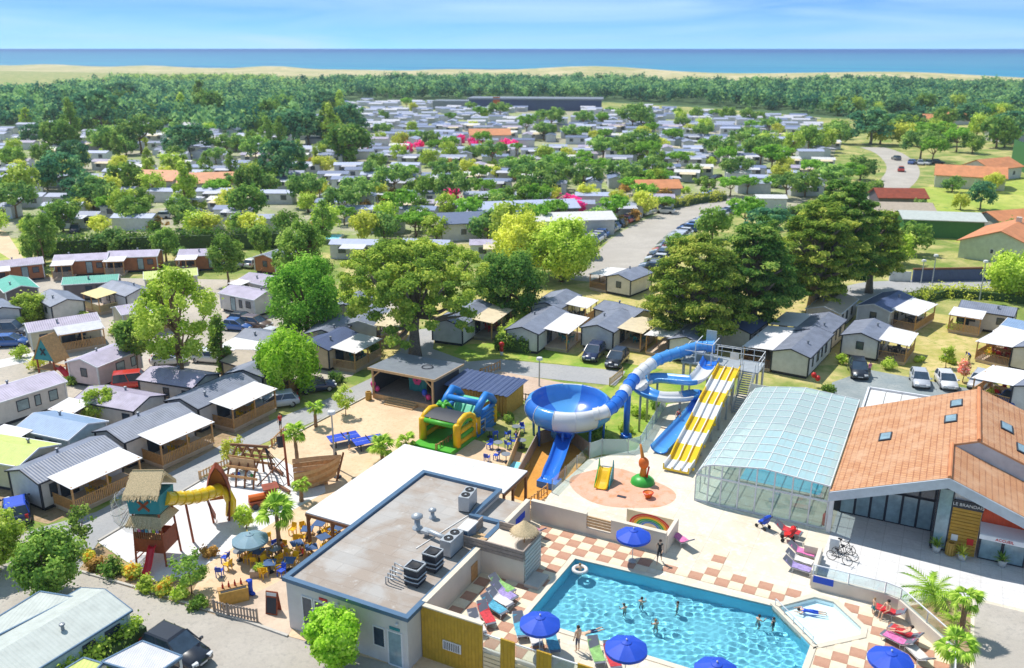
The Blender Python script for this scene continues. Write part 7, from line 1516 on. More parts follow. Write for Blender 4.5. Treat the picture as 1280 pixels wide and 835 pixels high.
# sun loungers
def mk_lounger(towel):
    def f():
        t = thing('sun_lounger', 'x', 'sun lounger'); mb = MB()
        for s in (-.3,.3): mb.bar((-.95,s,.32),(.35,s,.32),.04); mb.bar((.35,s,.32),(.95,s,.75),.04)
        part('frame', mb, 'white_paint', t); mb = MB(); mb.extr([(-.95,-.29,.33),(.35,-.29,.33),(.35,.29,.33),(-.95,.29,.33)],(0,0,.05)); part('seat', mb, 'cushion_grey', t); mb = MB(); mb.extr([(.35,-.29,.33),(.95,-.29,.76),(.95,.29,.76),(.35,.29,.33)],(-.03,0,.05)); part('backrest', mb, 'cushion_grey', t)
        for x in (-.8,.3):
            for s in (-.28,.28): mb = MB(); mb.tube([(x,s,0),(x-.08,s,.18),(x,s,.32)],.02,5); part('leg', mb, 'white_paint', t)
        mb = MB(); rows = [[(x,y,(.395 if x < .35 else .395+(x-.35)*.717)+.012*math.sin(x*9+y*5)) for y in np.linspace(-.33,.33,5)] for x in np.linspace(-.8,.75,12)]; mb.loft(rows,close=False,cap=False); part('towel', mb, towel, t); return t
    return Proto(f)
LG = {c: mk_lounger(c) for c in ('towel_pink','towel_purple','towel_green','towel_red','towel_cyan','towel_white')}
tw_name = {'towel_pink':'pink','towel_purple':'lilac','towel_green':'green','towel_red':'red','towel_cyan':'blue','towel_white':'white'}
for p, a, c, wh in (((667,668),-.3,'towel_pink','beside the beige wall'),((661,674),-.3,'towel_cyan','beside the beige wall'),((655,681),-.35,'towel_white','beside the beige wall'),((628,738),2.85,'towel_green','below the stair kiosk'),((630,747),2.85,'towel_purple','below the stair kiosk'),((625,755),2.85,'towel_white','below the stair kiosk'),((618,764),2.8,'towel_cyan','below the stair kiosk'),((608,775),2.4,'towel_red','by the yellow boarded wall'),((596,786),2.4,'towel_white','by the yellow boarded wall'),((650,790),2.2,'towel_cyan','beside the glass balustrade'),((668,800),2.2,'towel_white','beside the glass balustrade'),((690,808),2.2,'towel_cyan','beside the standing bather'),((745,822),2.2,'towel_green','beside the glass balustrade'),((765,828),2.2,'towel_red','beside the glass balustrade'),
 ((985,668),3.0,'towel_red','before the glazed hall'),((1003,695),3.0,'towel_pink','stacked along the forecourt wall'),((1000,705),3.0,'towel_white','along the forecourt wall'),((997,714),3.0,'towel_purple','along the forecourt wall'),((1130,798),-.4,'towel_red','behind the drive side parasol'),((1122,806),-.4,'towel_pink','behind the drive side parasol'),((1148,825),-.9,'towel_white','by the palm bed wall'),((1110,770),-.2,'towel_red','by the paddling pool'),((852,680),-.6,'towel_pink','past the end of the back wall')):
    LG[c].put(G(*p,TZ+.03), SY+a, f'sun lounger with a {tw_name[c]} towel {wh}', 'sun loungers around the pool')
# pushchairs and bicycles
def mk_pram(c):
    t = thing('pushchair', 'x', 'pushchair'); mb = MB(); mb.extr([(-.25,-.25,.45),(.3,-.25,.4),(.3,-.25,.55),(-.2,-.25,.62)],(0,.5,0)); part('seat', mb, c, t); mb = MB(); mb.extr([(-.25,-.25,.5),(-.45,-.25,1.0),(-.3,-.25,1.1),(-.1,-.25,1.0),(-.15,-.25,.6)],(0,.5,0)); part('hood', mb, c, t)
    mb = MB()
    for s in (-.26,.26): mb.bar((.35,s,.15),(-.5,s,1.05),.035); mb.bar((-.3,s,.15),(.1,s,.55),.035)
    mb.bar((-.5,-.26,1.05),(-.5,.26,1.05),.04); part('frame', mb, 'charcoal', t)
    for x in (-.3,.38):
        for s in (-.27,.27): mb = MB(); mb.tube([(x,s-.02,.14),(x,s+.02,.14)],.14,10); part('wheel', mb, 'tyre', t)
    return t
q = mk_pram('parasol_blue'); q.location = T(*UV(954,660,TZ)); q.rotation_euler = (0,0,2.2); q['label'] = 'blue hooded pushchair before the glazed pool hall'
q = mk_pram('red'); q.location = T(*UV(985,676,TZ)); q.rotation_euler = (0,0,2.9); q['label'] = 'red pushchair beside the towelled lounger before the glazed hall'
def mk_bike():
    t = thing('bicycle', 'x', 'bicycle'); mb = MB(); A, B, C, Dd, E_ = (-.5,0,.34),(0,0,.32),(-.18,0,.85),(.4,0,.82),(.55,0,.34)
    for a, b_ in ((A,B),(A,C),(B,C),(C,Dd),(B,Dd),(Dd,E_)): mb.bar(a,b_,.035)
    part('frame', mb, 'charcoal', t)
    for x in (-.5,.55): mb = MB(); mb.tube([(x+.33*math.cos(a),0,.34+.33*math.sin(a)) for a in np.linspace(0,2*pi,21)],.022,6,cap=False); w = part('wheel', mb, 'tyre', t); mb = MB(); [mb.bar((x,0,.34),(x+.32*math.cos(a),0,.34+.32*math.sin(a)),.008) for a in np.linspace(0,2*pi,8,endpoint=False)]; part('spokes', mb, 'galv', w)
    mb = MB(); mb.bar((.4,-.28,.98),(.4,.28,.98),.03); mb.bar((.4,0,.82),(.4,0,.98),.03); part('handlebar', mb, 'black', t); mb = MB(); mb.box(-.2,0,.93,.26,.14,.06); mb.bar((-.18,0,.82),(-.2,0,.92),.03); part('saddle', mb, 'black', t); return t
BK = Proto(mk_bike)
for p, lb, z, a in (((1052,690),'bicycle leaning in the rack behind the other on the forecourt',TZ,-.2),((1055,698),'bicycle nearest the forecourt wall'.replace('nearest','beside'),TZ,-.15),((1048,703),'bicycle parked low against the wall of the forecourt',TZ,-.25),((734,452),'pale bicycle lying before the dark blue car',.03,.3),((768,462),'white bicycle propped at the bonnet of the black car',.03,.2),((95,330),'bicycle leaning by the chalets',.02,.1),((106,331),'second bicycle leaning by the chalets',.02,.3),((157,415),'bicycle on the striped awning terrace',.45,.3)):
    BK.put(G(*p,z), SY+a, lb, 'parked bicycles')
# stage side: balloons, bin, toadstool seats
def balloon(px, cs_, lab, h0=1.0, z=0.0):
    t = thing('balloon_cluster', lab, 'balloons', G(*px,z)); 
    for k, c in enumerate(cs_): mb = MB(); mb.sph((.25*math.cos(k*2.1),.2*math.sin(k*2.1),h0+.3*k),(.28,.28,.32),10,7); b_ = part('balloon', mb, c, t, True); mb = MB(); mb.bar((0,0,0),(.25*math.cos(k*2.1),.2*math.sin(k*2.1),h0+.3*k-.3),.015); part('string', mb, 'white_paint', b_)
balloon((469,496),('pink','red','pink'),'red and pink balloons beside the stage steps',.9); balloon((533,508),('pink','purple','parasol_blue'),'pink and blue balloons at the stage corner post',1.0); balloon((1018,484),('red','red'),'red balloons tied behind the glazed hall',1.0)
def mk_bin(lab, px, z=0.0, c='wood_yellow'):
    t = thing('litter_bin', lab, 'bin', G(*px,z)); mb = MB(); mb.lathe([(.26,0),(.28,.85),(.3,.87),(.3,.92),(.2,.92),(.2,.6),(0,.6)],14); part('drum', mb, c, t)
    for k in range(12): a = 2*pi*k/12; mb = MB(); mb.box(.3*math.cos(a),.3*math.sin(a),.44,.03,.12,.8,0,a); part('slat', mb, c, t)
mk_bin('round timber litter bin at the corner of the stage', (461,500)); mk_bin('timber litter bin by the reception door', (1187,693), TZ)
cs3 = ['parasol_blue','green_plastic','azure_slide','lime']
for i in range(14):
    px = (553+(i%7)*4.2+RD.uniform(-1,1)+ (i//7)*3, 506-(i%7)*1.6+(i//7)*3)
    t = thing('toadstool_seat', '%s toadstool seat stacked beside the stage wall' % ('blue' if i % 2 == 0 else 'green'), 'seat', G(*px,.03), 0, 'toadstool seats beside the stage'); mb = MB(); mb.cyl(0,0,0,.45,.12,.09,10); part('stalk', mb, 'white_paint', t); mb = MB(); mb.lathe([(.0,.42),(.3,.44),(.28,.6),(.14,.74),(0,.78)],12); part('cap', mb, cs3[i % 2 if i % 3 else (2 if i % 2 == 0 else 3)], t, True)
# court fences and yard rails
def post_rail(px, lab, h=1.0, z=0.0, mat='wood', gap=.35, name='rail_fence'):
    f = thing(name, lab, 'fence', (0,0,0)); pts = [G(x,y,z) for x,y in px]; pm = cached(('fp',h,mat), lambda: MB().bx(-.05,.05,-.05,.05,0,h).mesh('post', mat)); bm2 = cached(('fb',h,mat), lambda: MB().bx(-.02,.02,-.055,.055,.1,h-.05).mesh('board', mat))
    for a, b_ in zip(pts, pts[1:]):
        d = b_-a; n_ = max(1,int(d.length/1.8)); rz = math.atan2(d.y,d.x)
        for k in range(n_+1): link('post', pm, f, a+d*(k/n_), rz)
        for k in range(int(d.length/gap)): link('board', bm2, f, a+d*((k+.5)*gap/d.length), rz+pi/2)
        for zz in (.3*h,.85*h): mb = MB(); mb.bar(a+Vector((0,0,zz)), b_+Vector((0,0,zz)), .06,.09); part('rail', mb, mat, f)
post_rail([(585,486),(601,472),(625,462)],'timber rail fence along the gravel court by the shed',1.1,gap=.5); post_rail([(596,488),(640,499),(684,508)],'pale slatted fence before the gravel court',1.0,mat='wood_grey',gap=.35); post_rail([(545,568),(575,548),(610,527),(650,500)],'timber fence between the bouncy castle and the snack path',1.0,gap=.45); post_rail([(268,766),(285,771),(322,778)],'weathered picket fence at the end of the deck',1.0,mat='wood_grey',gap=.22); post_rail([(340,560),(352,548),(360,540)],'short timber fence by the fan palm',.9,gap=.4); post_rail([(250,601),(272,590),(297,578)],'pale board fence between the road and the hull arch',.9,mat='wood_pale',gap=.3); post_rail([(762,483),(778,470)],'short timber fence beside the lane by the tube slide',1.0,mat='wood_pale',gap=.3); post_rail([(335,700),(350,690)],'short timber screen beside the big fan palm',1.0,mat='wood_grey',gap=.3); post_rail([(655,640),(672,628),(684,618)],'timber rail at the corner of the canopy',1.0,z=.05,mat='wood',gap=.4)
t = thing('snack_board', 'white notice board with pictures beside the bouncy castle', 'board', G(598,545,.05), D(60)); mb = MB(); mb.bx(-1.2,1.2,-.03,.03,.5,1.4); part('panel', mb, 'white_paint', t)
for k in range(3): mb = MB(); mb.bx(-1.0+k*.72,-.45+k*.72,-.045,-.031,.65,1.25); part('picture', mb, ['table_blue','towel_red','charcoal'][k], t)
for x in (-1.1,1.1): mb = MB(); mb.bx(x-.04,x+.04,-.09,-.03,0,1.45); part('post', mb, 'galv', t)
# deck things: bar counter, boot, menu board, planter
t = thing('serving_counter', 'yellow timber bottle counter at the edge of the deck', 'counter', G(293,751,.06), SY+.9); mb = MB(); mb.bx(-.9,.9,-.35,.35,0,.95); part('body', mb, 'wood_yellow', t); mb = MB(); mb.bx(-.95,.95,-.05,.4,.95,1.0); part('top', mb, 'wood', t); mb = MB(); mb.bx(-.8,.8,-.3,-.1,.9,.97); part('slot', mb, 'black', t)
for k in range(4): single('bottle', MB().lathe([(.0,0),(.07,.0),(.07,.2),(.03,.3),(.03,.42),(0,.42)],8), 'red', 'red bottle standing on the timber counter', 'bottle', Matrix.Translation(t.location) @ Matrix.Rotation(SY+.9,4,'Z') @ Vector((-.6+k*.38,.2,1.0)), 0, 'red bottles on the counter', True)
t = thing('boot_planter', 'tall blue boot shaped planter on the deck', 'planter', G(313,742,.06), SY); mb = MB(); mb.tube([(0,0,.1),(0,0,.5),(0,0,1.0)],[.2,.18,.22],12); part('shaft', mb, 'parasol_blue', t, True); mb = MB(); mb.sph((.18,-.05,.12),(.3,.17,.14),10,6); part('foot', mb, 'parasol_blue', t, True)
t = thing('menu_board', 'standing chalk menu board on the deck', 'sign', G(342,765,.06), SY+.25)
for s in (-1,1): mb = MB(); mb.extr([(-.4,s*.3,0),(.4,s*.3,0),(.4,s*.03,1.5),(-.4,s*.03,1.5)],(0,.03,0)); b_ = part('frame', mb, 'wood_red', t); mb = MB(); mb.extr([(-.33,s*.3+s*.02-.01,.12),(.33,s*.3+s*.02-.01,.12),(.33,s*.05+s*.02-.01,1.2),(-.33,s*.05+s*.02-.01,1.2)],(0,.02,0)); part('slate', mb, 'charcoal', b_)
mb = MB(); mb.extr([(-.33,-.1,1.24),(.33,-.1,1.24),(.33,-.06,1.44),(-.33,-.06,1.44)],(0,.02,0)); part('header', mb, 'white_paint', t)
t = thing('log_planter', 'low timber planter with a small plant beside the deck', 'planter', G(325,719,.05), SY+.5); mb = MB(); mb.bx(-.6,.6,-.3,.3,0,.45); part('trough', mb, 'wood_grey', t); part('foliage', crown('foliage', ell_clumps(np.random.default_rng(4),(0,0,.6),(.4,.2,.2),8,.2), 40, .15, 'leaf_light', 4), None, t)
for p, lb, mt in (((1170,690),'white pot with a palm by the reception glazing','leaf_palm'),((1202,700),'white pot with a yellow spiky plant by the reception door','leaf_yellow'),((1252,708),'grey pot with a thin plant beside the glazed doors','leaf_mid')):
    t = thing('potted_plant', lb, 'potted plant', G(*p,TZ)); mb = MB(); mb.lathe([(.0,0),(.2,0),(.3,.5),(.26,.5),(.0,.42)],14); part('pot', mb, 'pot', t, True)
    mb = MB(); rg = random.Random(p[0])
    for k in range(34): a = rg.random()*6.28; e = rg.uniform(.2,1.3); l_ = rg.uniform(.6,1.0); d = Vector((math.cos(a)*math.cos(e),math.sin(a)*math.cos(e),math.sin(e))); s = Vector((-math.sin(a),math.cos(a),0))*.035; b0 = Vector((0,0,.45)); mb.poly([b0-s,b0+d*l_*.5-s*1.3,b0+d*l_-Vector((0,0,.15)),b0+d*l_*.5+s*1.3,b0+s])
    me = mb.mesh('leaves', mt); at_ = me.attributes.new('tone','FLOAT','FACE'); at_.data.foreach_set('value', NR.random(len(me.polygons)).astype(np.float32)); part('leaves', me, None, t)
t = thing('sandwich_sign', 'small folding notice beside the forecourt wall', 'sign', G(1042,690,TZ+.01), SY); mb = MB(); mb.extr([(-.3,-.2,0),(.3,-.2,0),(.3,0,.95),(-.3,0,.95)],(0,.03,0)); part('panel', mb, 'white_paint', t); mb = MB(); mb.extr([(-.3,.2,0),(.3,.2,0),(.3,.02,.95),(-.3,.02,.95)],(0,.03,0)); part('panel', mb, 'white_paint', t)
t = thing('hydrant', 'red hydrant mascot post beside the clipped hedge'.replace('mascot ',''), 'hydrant', G(627,444,.02)); mb = MB(); mb.cyl(0,0,0,.5,.2,.18,10); part('base', mb, 'white_paint', t, True); mb = MB(); mb.cyl(0,0,.5,1.1,.22,.2,10); mb.sph((0,0,1.35),(.35,.3,.3),10,7); part('head', mb, 'red', t, True)
t = thing('extinguisher', 'red extinguisher beside the glazed hall corner', 'extinguisher', G(1030,656,TZ), SY); mb = MB(); mb.lathe([(0,0),(.16,0),(.16,.75),(.08,.95),(0,.95)],12); part('cylinder', mb, 'red', t, True); mb = MB(); mb.bx(-.05,.12,-.04,.04,.95,1.1); part('valve', mb, 'black', t)
# water slide dividing rail of the paddling pool
t = thing('pool_rail', 'white rail dividing paddling pool from large pool', 'rail', (0,0,0)); a, b_ = T(26.6,13.05,.05), T(29.2,10.35,.05); mb = MB(); mb.bar(a+Vector((0,0,.5)), b_+Vector((0,0,.5)), .05); part('top_rail', mb, 'white_paint', t)
for k in range(5): p = a.lerp(b_, k/4); mb = MB(); mb.bar(p, p+Vector((0,0,.5)), .04); part('post', mb, 'white_paint', t)
mb = MB(); e_ = (b_-a).normalized()*.3; mb.bar(a-e_-Vector((0,0,.19)), b_+e_-Vector((0,0,.19)), .32,.5); part('divider', mb, 'coping', t)
# bags, towels hung on the fence behind the pool wall
for i in range(9):
    u = 9.3+i*.42; c = ['towel_pink','charcoal','towel_green','towel_purple','charcoal','towel_green','orange','charcoal','towel_cyan'][i]
    t = thing('pushchair_row_bag', '%s beach bag and folded buggy behind the beige wall' % ['pink','black','green','lilac','dark','lime','orange','grey','blue'][i], 'beach bag', T(u,16.5+.1*(i%2)), SY+i, 'beach bags behind the wall'); mb = MB(); mb.loft([[(-.22,-.12,0),(.22,-.12,0),(.22,.12,0),(-.22,.12,0)],[(-.28,-.17,.45),(.28,-.17,.45),(.28,.17,.45),(-.28,.17,.45)],[(-.2,-.05,.75),(.2,-.05,.75),(.2,.05,.75),(-.2,.05,.75)]]); part('bag', mb, c, t); mb = MB(); mb.tube([(-.15,0,.7),(-.1,0,.95),(.1,0,.95),(.15,0,.7)],.02,5); part('handle', mb, 'black', t); t.name = 'beach_bag'
# ================================================================ THE CAMPSITE BEYOND
def to_px(p):
    c, s = math.cos(TH), math.sin(TH); x, y, z = p[0], p[1], p[2]-CAMH; dep = y*c - z*s; up = y*s + z*c
    return 640+FPX*x/dep, 417.5-FPX*up/dep
def zone(x, y):
    if x > 1030: return 'beside the public road'
    if y < 152: return 'before the far woods'
    if x < 430: return 'beyond the long dark hedge'
    if 700 < x < 960 and y > 235: return 'beside the avenue'
    return 'in the rows beyond the camp hall' if y < 230 else 'around the camp hall'
def pip(p, poly): return inside(p, poly)
BLD = [(o.location.x, o.location.y, 13 if o.name.startswith('house') else 9) for o in bpy.data.objects if o.parent is None and o.name.split('.')[0] in ('house','mobile_home','sports_hall')]
KEEP_OUT = [[(720,345),(760,322),(785,298),(820,270),(870,255),(935,243),(945,255),(880,268),(840,285),(805,310),(775,345)], [(1000,285),(1040,258),(1085,240),(1115,222),(1118,205),(1085,180),(1110,180),(1138,205),(1135,228),(1095,252),(1030,285)], [(0,292),(36,332),(0,335)], [(630,150),(720,128),(720,150)]]
AREA = [(-40,160),(200,158),(400,150),(430,128),(560,130),(800,136),(1010,150),(1050,185),(1035,235),(985,262),(900,262),(770,300),(735,338),(560,362),(430,345),(365,312),(-40,292)]
def fhome_proto(roof, awn, L_=8.0, W_=3.8):
    def f():
        t = thing('far_mobile_home', 'x', 'mobile home'); h = W_/2
        mb = MB(); mb.extr([(-L_/2,-h,0),(-L_/2,h,0),(-L_/2,h,2.5),(-L_/2,0,3.0),(-L_/2,-h,2.5)],(L_,0,0)); part('wall', mb, 'far_wall', t)
        mb = MB(); e = h+.2; mb.loft([[(-L_/2-.2,-e,2.52),(-L_/2-.2,0,3.1),(-L_/2-.2,e,2.52),(-L_/2-.2,e,2.46),(-L_/2-.2,0,3.04),(-L_/2-.2,-e,2.46)],[(L_/2+.2,-e,2.52),(L_/2+.2,0,3.1),(L_/2+.2,e,2.52),(L_/2+.2,e,2.46),(L_/2+.2,0,3.04),(L_/2+.2,-e,2.46)]]); part('roof', mb, roof, t)
        for x in (-2.6,1.4): mb = MB(); mb.bx(x,x+1.3,-h-.04,-h,1.0,2.1); part('window', mb, 'dark_glass', t)
        if awn: mb = MB(); mb.extr([(-1.8,-h-2.6,2.3),(2.4,-h-2.6,2.3),(2.4,-h,2.55),(-1.8,-h,2.55)],(0,0,.06)); part('awning', mb, awn, t)
        return t
    return Proto(f)
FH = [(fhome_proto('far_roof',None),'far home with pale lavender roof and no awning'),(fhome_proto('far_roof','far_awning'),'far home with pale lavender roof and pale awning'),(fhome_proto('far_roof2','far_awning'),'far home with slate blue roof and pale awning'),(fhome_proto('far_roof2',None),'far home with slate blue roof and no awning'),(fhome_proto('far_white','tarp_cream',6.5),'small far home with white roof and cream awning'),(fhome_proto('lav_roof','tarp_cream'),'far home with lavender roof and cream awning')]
rg = random.Random(77); cand = []
for blk, (yaw, du, dv) in enumerate(((math.radians(-4),12.5,10.5),)):
    ex, ey = Vector((math.cos(yaw),math.sin(yaw),0)), Vector((-math.sin(yaw),math.cos(yaw),0))
    for i in range(-34,36):
        for j in range(14,66):
            p = ex*(i*du+rg.uniform(-2.4,2.4)+(j%2)*5)+ey*(j*dv+rg.uniform(-1.6,1.6)+.004*i*i)
            if j % 5 == 0: continue                              # service lanes between the rows
            x, y = to_px((p.x,p.y,0))
            if not pip((x,y), AREA) or any(pip((x,y),k) for k in KEEP_OUT): continue
            if any((p.x-bx_)**2+(p.y-by_)**2 < r_*r_ for bx_,by_,r_ in BLD): continue
            dens = .95 if x > 430 else (.68 if y < 270 else .72)
            if y < 150: dens *= .75
            if rg.random() > dens: continue
            cand.append((p.length, p, yaw+rg.choice((0,0,0,pi,pi/2,.1,-.12))+rg.uniform(-.05,.05), rg.choices(range(6),(5,5,5,3,2,3))[0]))
cand.sort(key=lambda c: c[0])
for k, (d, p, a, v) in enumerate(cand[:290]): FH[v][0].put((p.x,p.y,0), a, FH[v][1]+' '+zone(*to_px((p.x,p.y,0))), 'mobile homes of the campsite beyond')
mb = MB()
for d, p, a, v in cand[290:]:
    M4 = Matrix.Translation(p) @ Matrix.Rotation(a,4,'Z'); L_, h = 8.0, 1.9
    q = [M4 @ Vector(w) for w in ((-4,-h,0),(4,-h,0),(4,h,0),(-4,h,0),(-4,-h,2.5),(4,-h,2.5),(4,h,2.5),(-4,h,2.5))]; mb.add(q, [(0,1,5,4),(1,2,6,5),(2,3,7,6),(3,0,4,7)], 0)
    q = [M4 @ Vector(w) for w in ((-4.2,-2.1,2.5),(4.2,-2.1,2.5),(4.2,0,3.1),(-4.2,0,3.1),(4.2,2.1,2.5),(-4.2,2.1,2.5))]; mb.add(q, [(0,1,2,3),(3,2,4,5),(0,3,5),(1,4,2)], 1+(v % 3))
    if v in (1,2,4): mb.add([M4 @ Vector(w) for w in ((-1.8,-4.6,2.3),(2.4,-4.6,2.3),(2.4,-1.9,2.5),(-1.8,-1.9,2.5))], [(0,1,2,3)], 3)
if mb.v: tag(link('far_home_field', mb.mesh('far_home_field', ['far_wall','far_roof','far_roof2','far_awning'])), 'mass of tiny mobile home roofs before the woods', 'mobile homes', None, 'stuff')
print('far homes', len(cand))
psheet('far_plots', [(-60,178),(200,152),(430,130),(800,138),(1010,152),(1045,185),(1030,240),(985,262),(900,262),(760,302),(560,305),(360,302),(-60,296)], .006, 'far_plot', 'gravel and grass plots of the campsite beyond')
# --- trees of the middle distance: eight kinds, copied
def ftree(name, spec, seed):
    def f():
        t = thing(name, 'x', 'tree'); cl, per, size, mat, tr, kw = spec(np.random.default_rng(seed), seed); part('trunk', tr, None, t); part('crown', crown('crown', cl, per, size, mat, seed, **kw), None, t); return t
    return Proto(f)
FT = {'light':[ftree('broadleaf_tree', sp_round(8.5,3.8,.3,'leaf_light',34,46,.75,1.2,3.6),401),ftree('broadleaf_tree', sp_round(7.5,3.6,.3,'leaf_yellow',30,46,.75,1.2,3.2),402)],
 'mid':[ftree('broadleaf_tree', sp_round(9.0,4.2,.3,'leaf_mid',34,46,.8,1.3,3.8),403),ftree('broadleaf_tree', sp_round(7.5,4.4,.3,'leaf_far',34,46,.8,1.3,3.0),404)],
 'umb':[ftree('stone_pine', sp_umbrella(8.0,4.6,.3,'leaf_pine',44,.7,34,'bark',.34,cr=1.1),405),ftree('stone_pine', sp_umbrella(10.5,6.4,.4,'leaf_far',44,.9,42,'bark',.4,cr=1.5),406)],
 'pop':[ftree('poplar_tree', sp_poplar(14.5,3.0,.3,'leaf_mid',52,.7,52,1.5,cr=1.1),407),ftree('poplar_tree', sp_poplar(12.0,2.6,.3,'leaf_light',52,.65,44,1.5,cr=1.0),408)],
 'dark':[ftree('evergreen_tree', sp_round(11,5.6,.4,'leaf_dark',44,50,1.0,1.7,4.4),409),ftree('evergreen_tree', sp_umbrella(13,7.4,.5,'leaf_wood',50,1.05,50,'bark_grey',.5,cr=1.8),410)],
 'bush':[ftree('garden_bush', sp_round(2.6,1.8,.1,'leaf_light',14,34,.6,.75,1.2),411),ftree('garden_bush', sp_round(3.0,2.0,.1,'leaf_mid',14,34,.6,.75,1.4),412),ftree('garden_bush', sp_round(2.4,2.2,.1,'leaf_brown',12,34,.6,.75,1.1),413)]}
FL_ = {'light':'distant yellow green broadleaf tree among the campsite roofs','mid':'distant mid green broadleaf tree among the campsite roofs','umb':'distant flat crowned stone pine among the campsite roofs','pop':'distant tall narrow poplar among the campsite roofs','dark':'distant dark broad evergreen among the campsite roofs','bush':'distant garden bush between campsite roofs'}
def plant(px, kind, s=1.0):
    s *= .72 if px[0] > 430 and px[1] < 290 else .72
    v = rg.randrange(len(FT[kind])); p = G(*px, 0); FT[kind][v].put(p, rg.uniform(0,6.28), FL_[kind].replace('among the campsite roofs', zone(*px)).replace('between campsite roofs', zone(*px)), {'light':'distant yellow green trees','mid':'distant mid green trees','umb':'distant stone pines','pop':'distant poplars','dark':'distant dark evergreens','bush':'distant garden bushes'}[kind], (s*rg.uniform(.85,1.2),s*rg.uniform(.85,1.2),s*rg.uniform(.85,1.15)))
# trees that can be picked out one by one in the photograph
for x, y, k, s in [(30,250,'light',1.5),(232,262,'pop',1.25),(355,232,'dark',1.1),(340,234,'umb',.9),(118,262,'mid',1.2),(135,258,'light',1.2),(160,246,'mid',1.2),(187,222,'pop',.8),(215,225,'pop',.7),(290,222,'pop',.7),(318,296,'light',.9),(257,294,'light',.9),(405,302,'pop',.7),(50,330,'mid',.8),(100,212,'light',1.1),(80,226,'light',1.1),(60,238,'mid',.9),(150,214,'light',1.0),(20,212,'mid',1.2),(85,275,'mid',.8),(140,318,'mid',.9),(230,330,'mid',.5),(410,196,'mid',1.1),(385,250,'light',.8),(430,262,'umb',.7),
 (480,300,'mid',.9),(520,296,'umb',.9),(455,302,'light',1.0),(545,300,'light',.8),(610,302,'mid',1.1),(640,310,'light',1.2),(750,285,'mid',.8),(730,240,'umb',1.0),(690,228,'umb',1.2),(640,222,'umb',1.0),(660,240,'umb',1.2),(615,208,'umb',1.0),(690,163,'umb',1.2),(658,170,'umb',1.3),(625,150,'umb',1.2),(600,150,'umb',1.1),(790,165,'umb',1.4),(800,162,'umb',1.3),(800,200,'umb',1.1),(810,205,'umb',1.2),(770,195,'mid',1.0),(755,180,'umb',.9),(820,238,'umb',1.0),(965,215,'umb',1.5),(950,210,'umb',1.2),(1010,192,'mid',1.4),(990,195,'light',1.2),(1030,190,'light',1.3),(1050,180,'mid',1.4),(1100,180,'light',1.5),(1130,172,'dark',1.2),(1150,180,'umb',1.3),(1175,182,'umb',1.5),(1195,190,'umb',1.4),(1150,200,'umb',1.4),(1165,205,'umb',1.3),(1215,192,'mid',1.2),(1060,232,'umb',1.1),(1075,225,'mid',1.2),(1040,240,'umb',1.0),(925,185,'mid',1.1),(880,172,'light',1.1),(850,160,'light',1.1),(870,152,'mid',1.2),(910,152,'mid',1.3),(935,155,'mid',1.3),(1245,185,'dark',1.3),(1268,180,'dark',1.4),(1260,300,'mid',.7),(1150,275,'mid',.7),(1200,262,'light',.6),(1225,262,'dark',.6),(1240,240,'light',.9),(1190,240,'mid',.7),(1140,318,'mid',.9),(1120,330,'light',.8),(1098,316,'umb',.7),(930,290,'umb',1.0),(890,300,'mid',.9),(850,320,'mid',.7),(960,305,'dark',.8)]: plant((x,y), k, s)
W1 = {'L':('light','mid','pop','dark','umb','light','mid'),'R':('umb','light','mid','umb','umb','mid','light')}
n_t = 0; used_ = []
while n_t < 215:
    if n_t < 75: x, y = rg.uniform(-10,430), 140+155*rg.random()**.85
    else: x, y = rg.uniform(430,1050), 128+165*rg.random()
    if any(pip((x,y),k) for k in KEEP_OUT) or not pip((x,y), AREA): continue
    p = G(x,y)
    if any((p.x-a)**2+(p.y-b_)**2 < 30 for a, b_ in used_): continue
    used_.append((p.x,p.y)); plant((x,y), rg.choice(W1['L' if x < 430 else 'R']), rg.uniform(.65,1.05)); n_t += 1
for i in range(46): plant((rg.uniform(1040,1285), 140+45*rg.random()**1.3), rg.choice(('light','mid','mid','umb','light','dark')), rg.uniform(1.0,1.5))
for i in range(44): plant((rg.uniform(60,470), 138+66*rg.random()), rg.choice(('dark','umb','dark','pop','mid')), rg.uniform(1.1,1.7))
n_t = 0
while n_t < 120:
    x, y = rg.uniform(0,1040), 190+108*rg.random()
    if any(pip((x,y),k) for k in KEEP_OUT) or not pip((x,y), AREA): continue
    plant((x,y), 'bush', rg.uniform(.7,1.3)); n_t += 1
for i in range(26):
    x, y = [(600,177),(640,185),(560,185),(575,180),(590,183),(505,190),(450,190),(440,192),(620,195),(715,262),(730,268),(572,248),(660,255),(520,186),(610,188)][i % 15]; x += rg.uniform(-8,8); y += rg.uniform(-3,3)
    p = G(x,y); t = thing('flowering_bush', 'distant bush in vivid pink bloom between campsite roofs', 'bush', p, 0, 'pink bushes far off'); part('foliage', cached(('pinkb',), lambda: crown('foliage', ell_clumps(np.random.default_rng(9),(0,0,1.4),(1.8,1.8,1.2),14,.9), 40, .7, 'leaf_pink', 9)), None, t)
psheet('woodland_floor', [(380,104),(900,103),(1300,107),(1300,152),(1180,151),(1040,148),(900,136),(760,128),(600,126),(430,128),(400,162),(300,174),(150,160),(-80,167),(-80,126),(60,116),(150,110),(330,114)], .01, 'wood_floor', 'shaded green floor under the far woods')
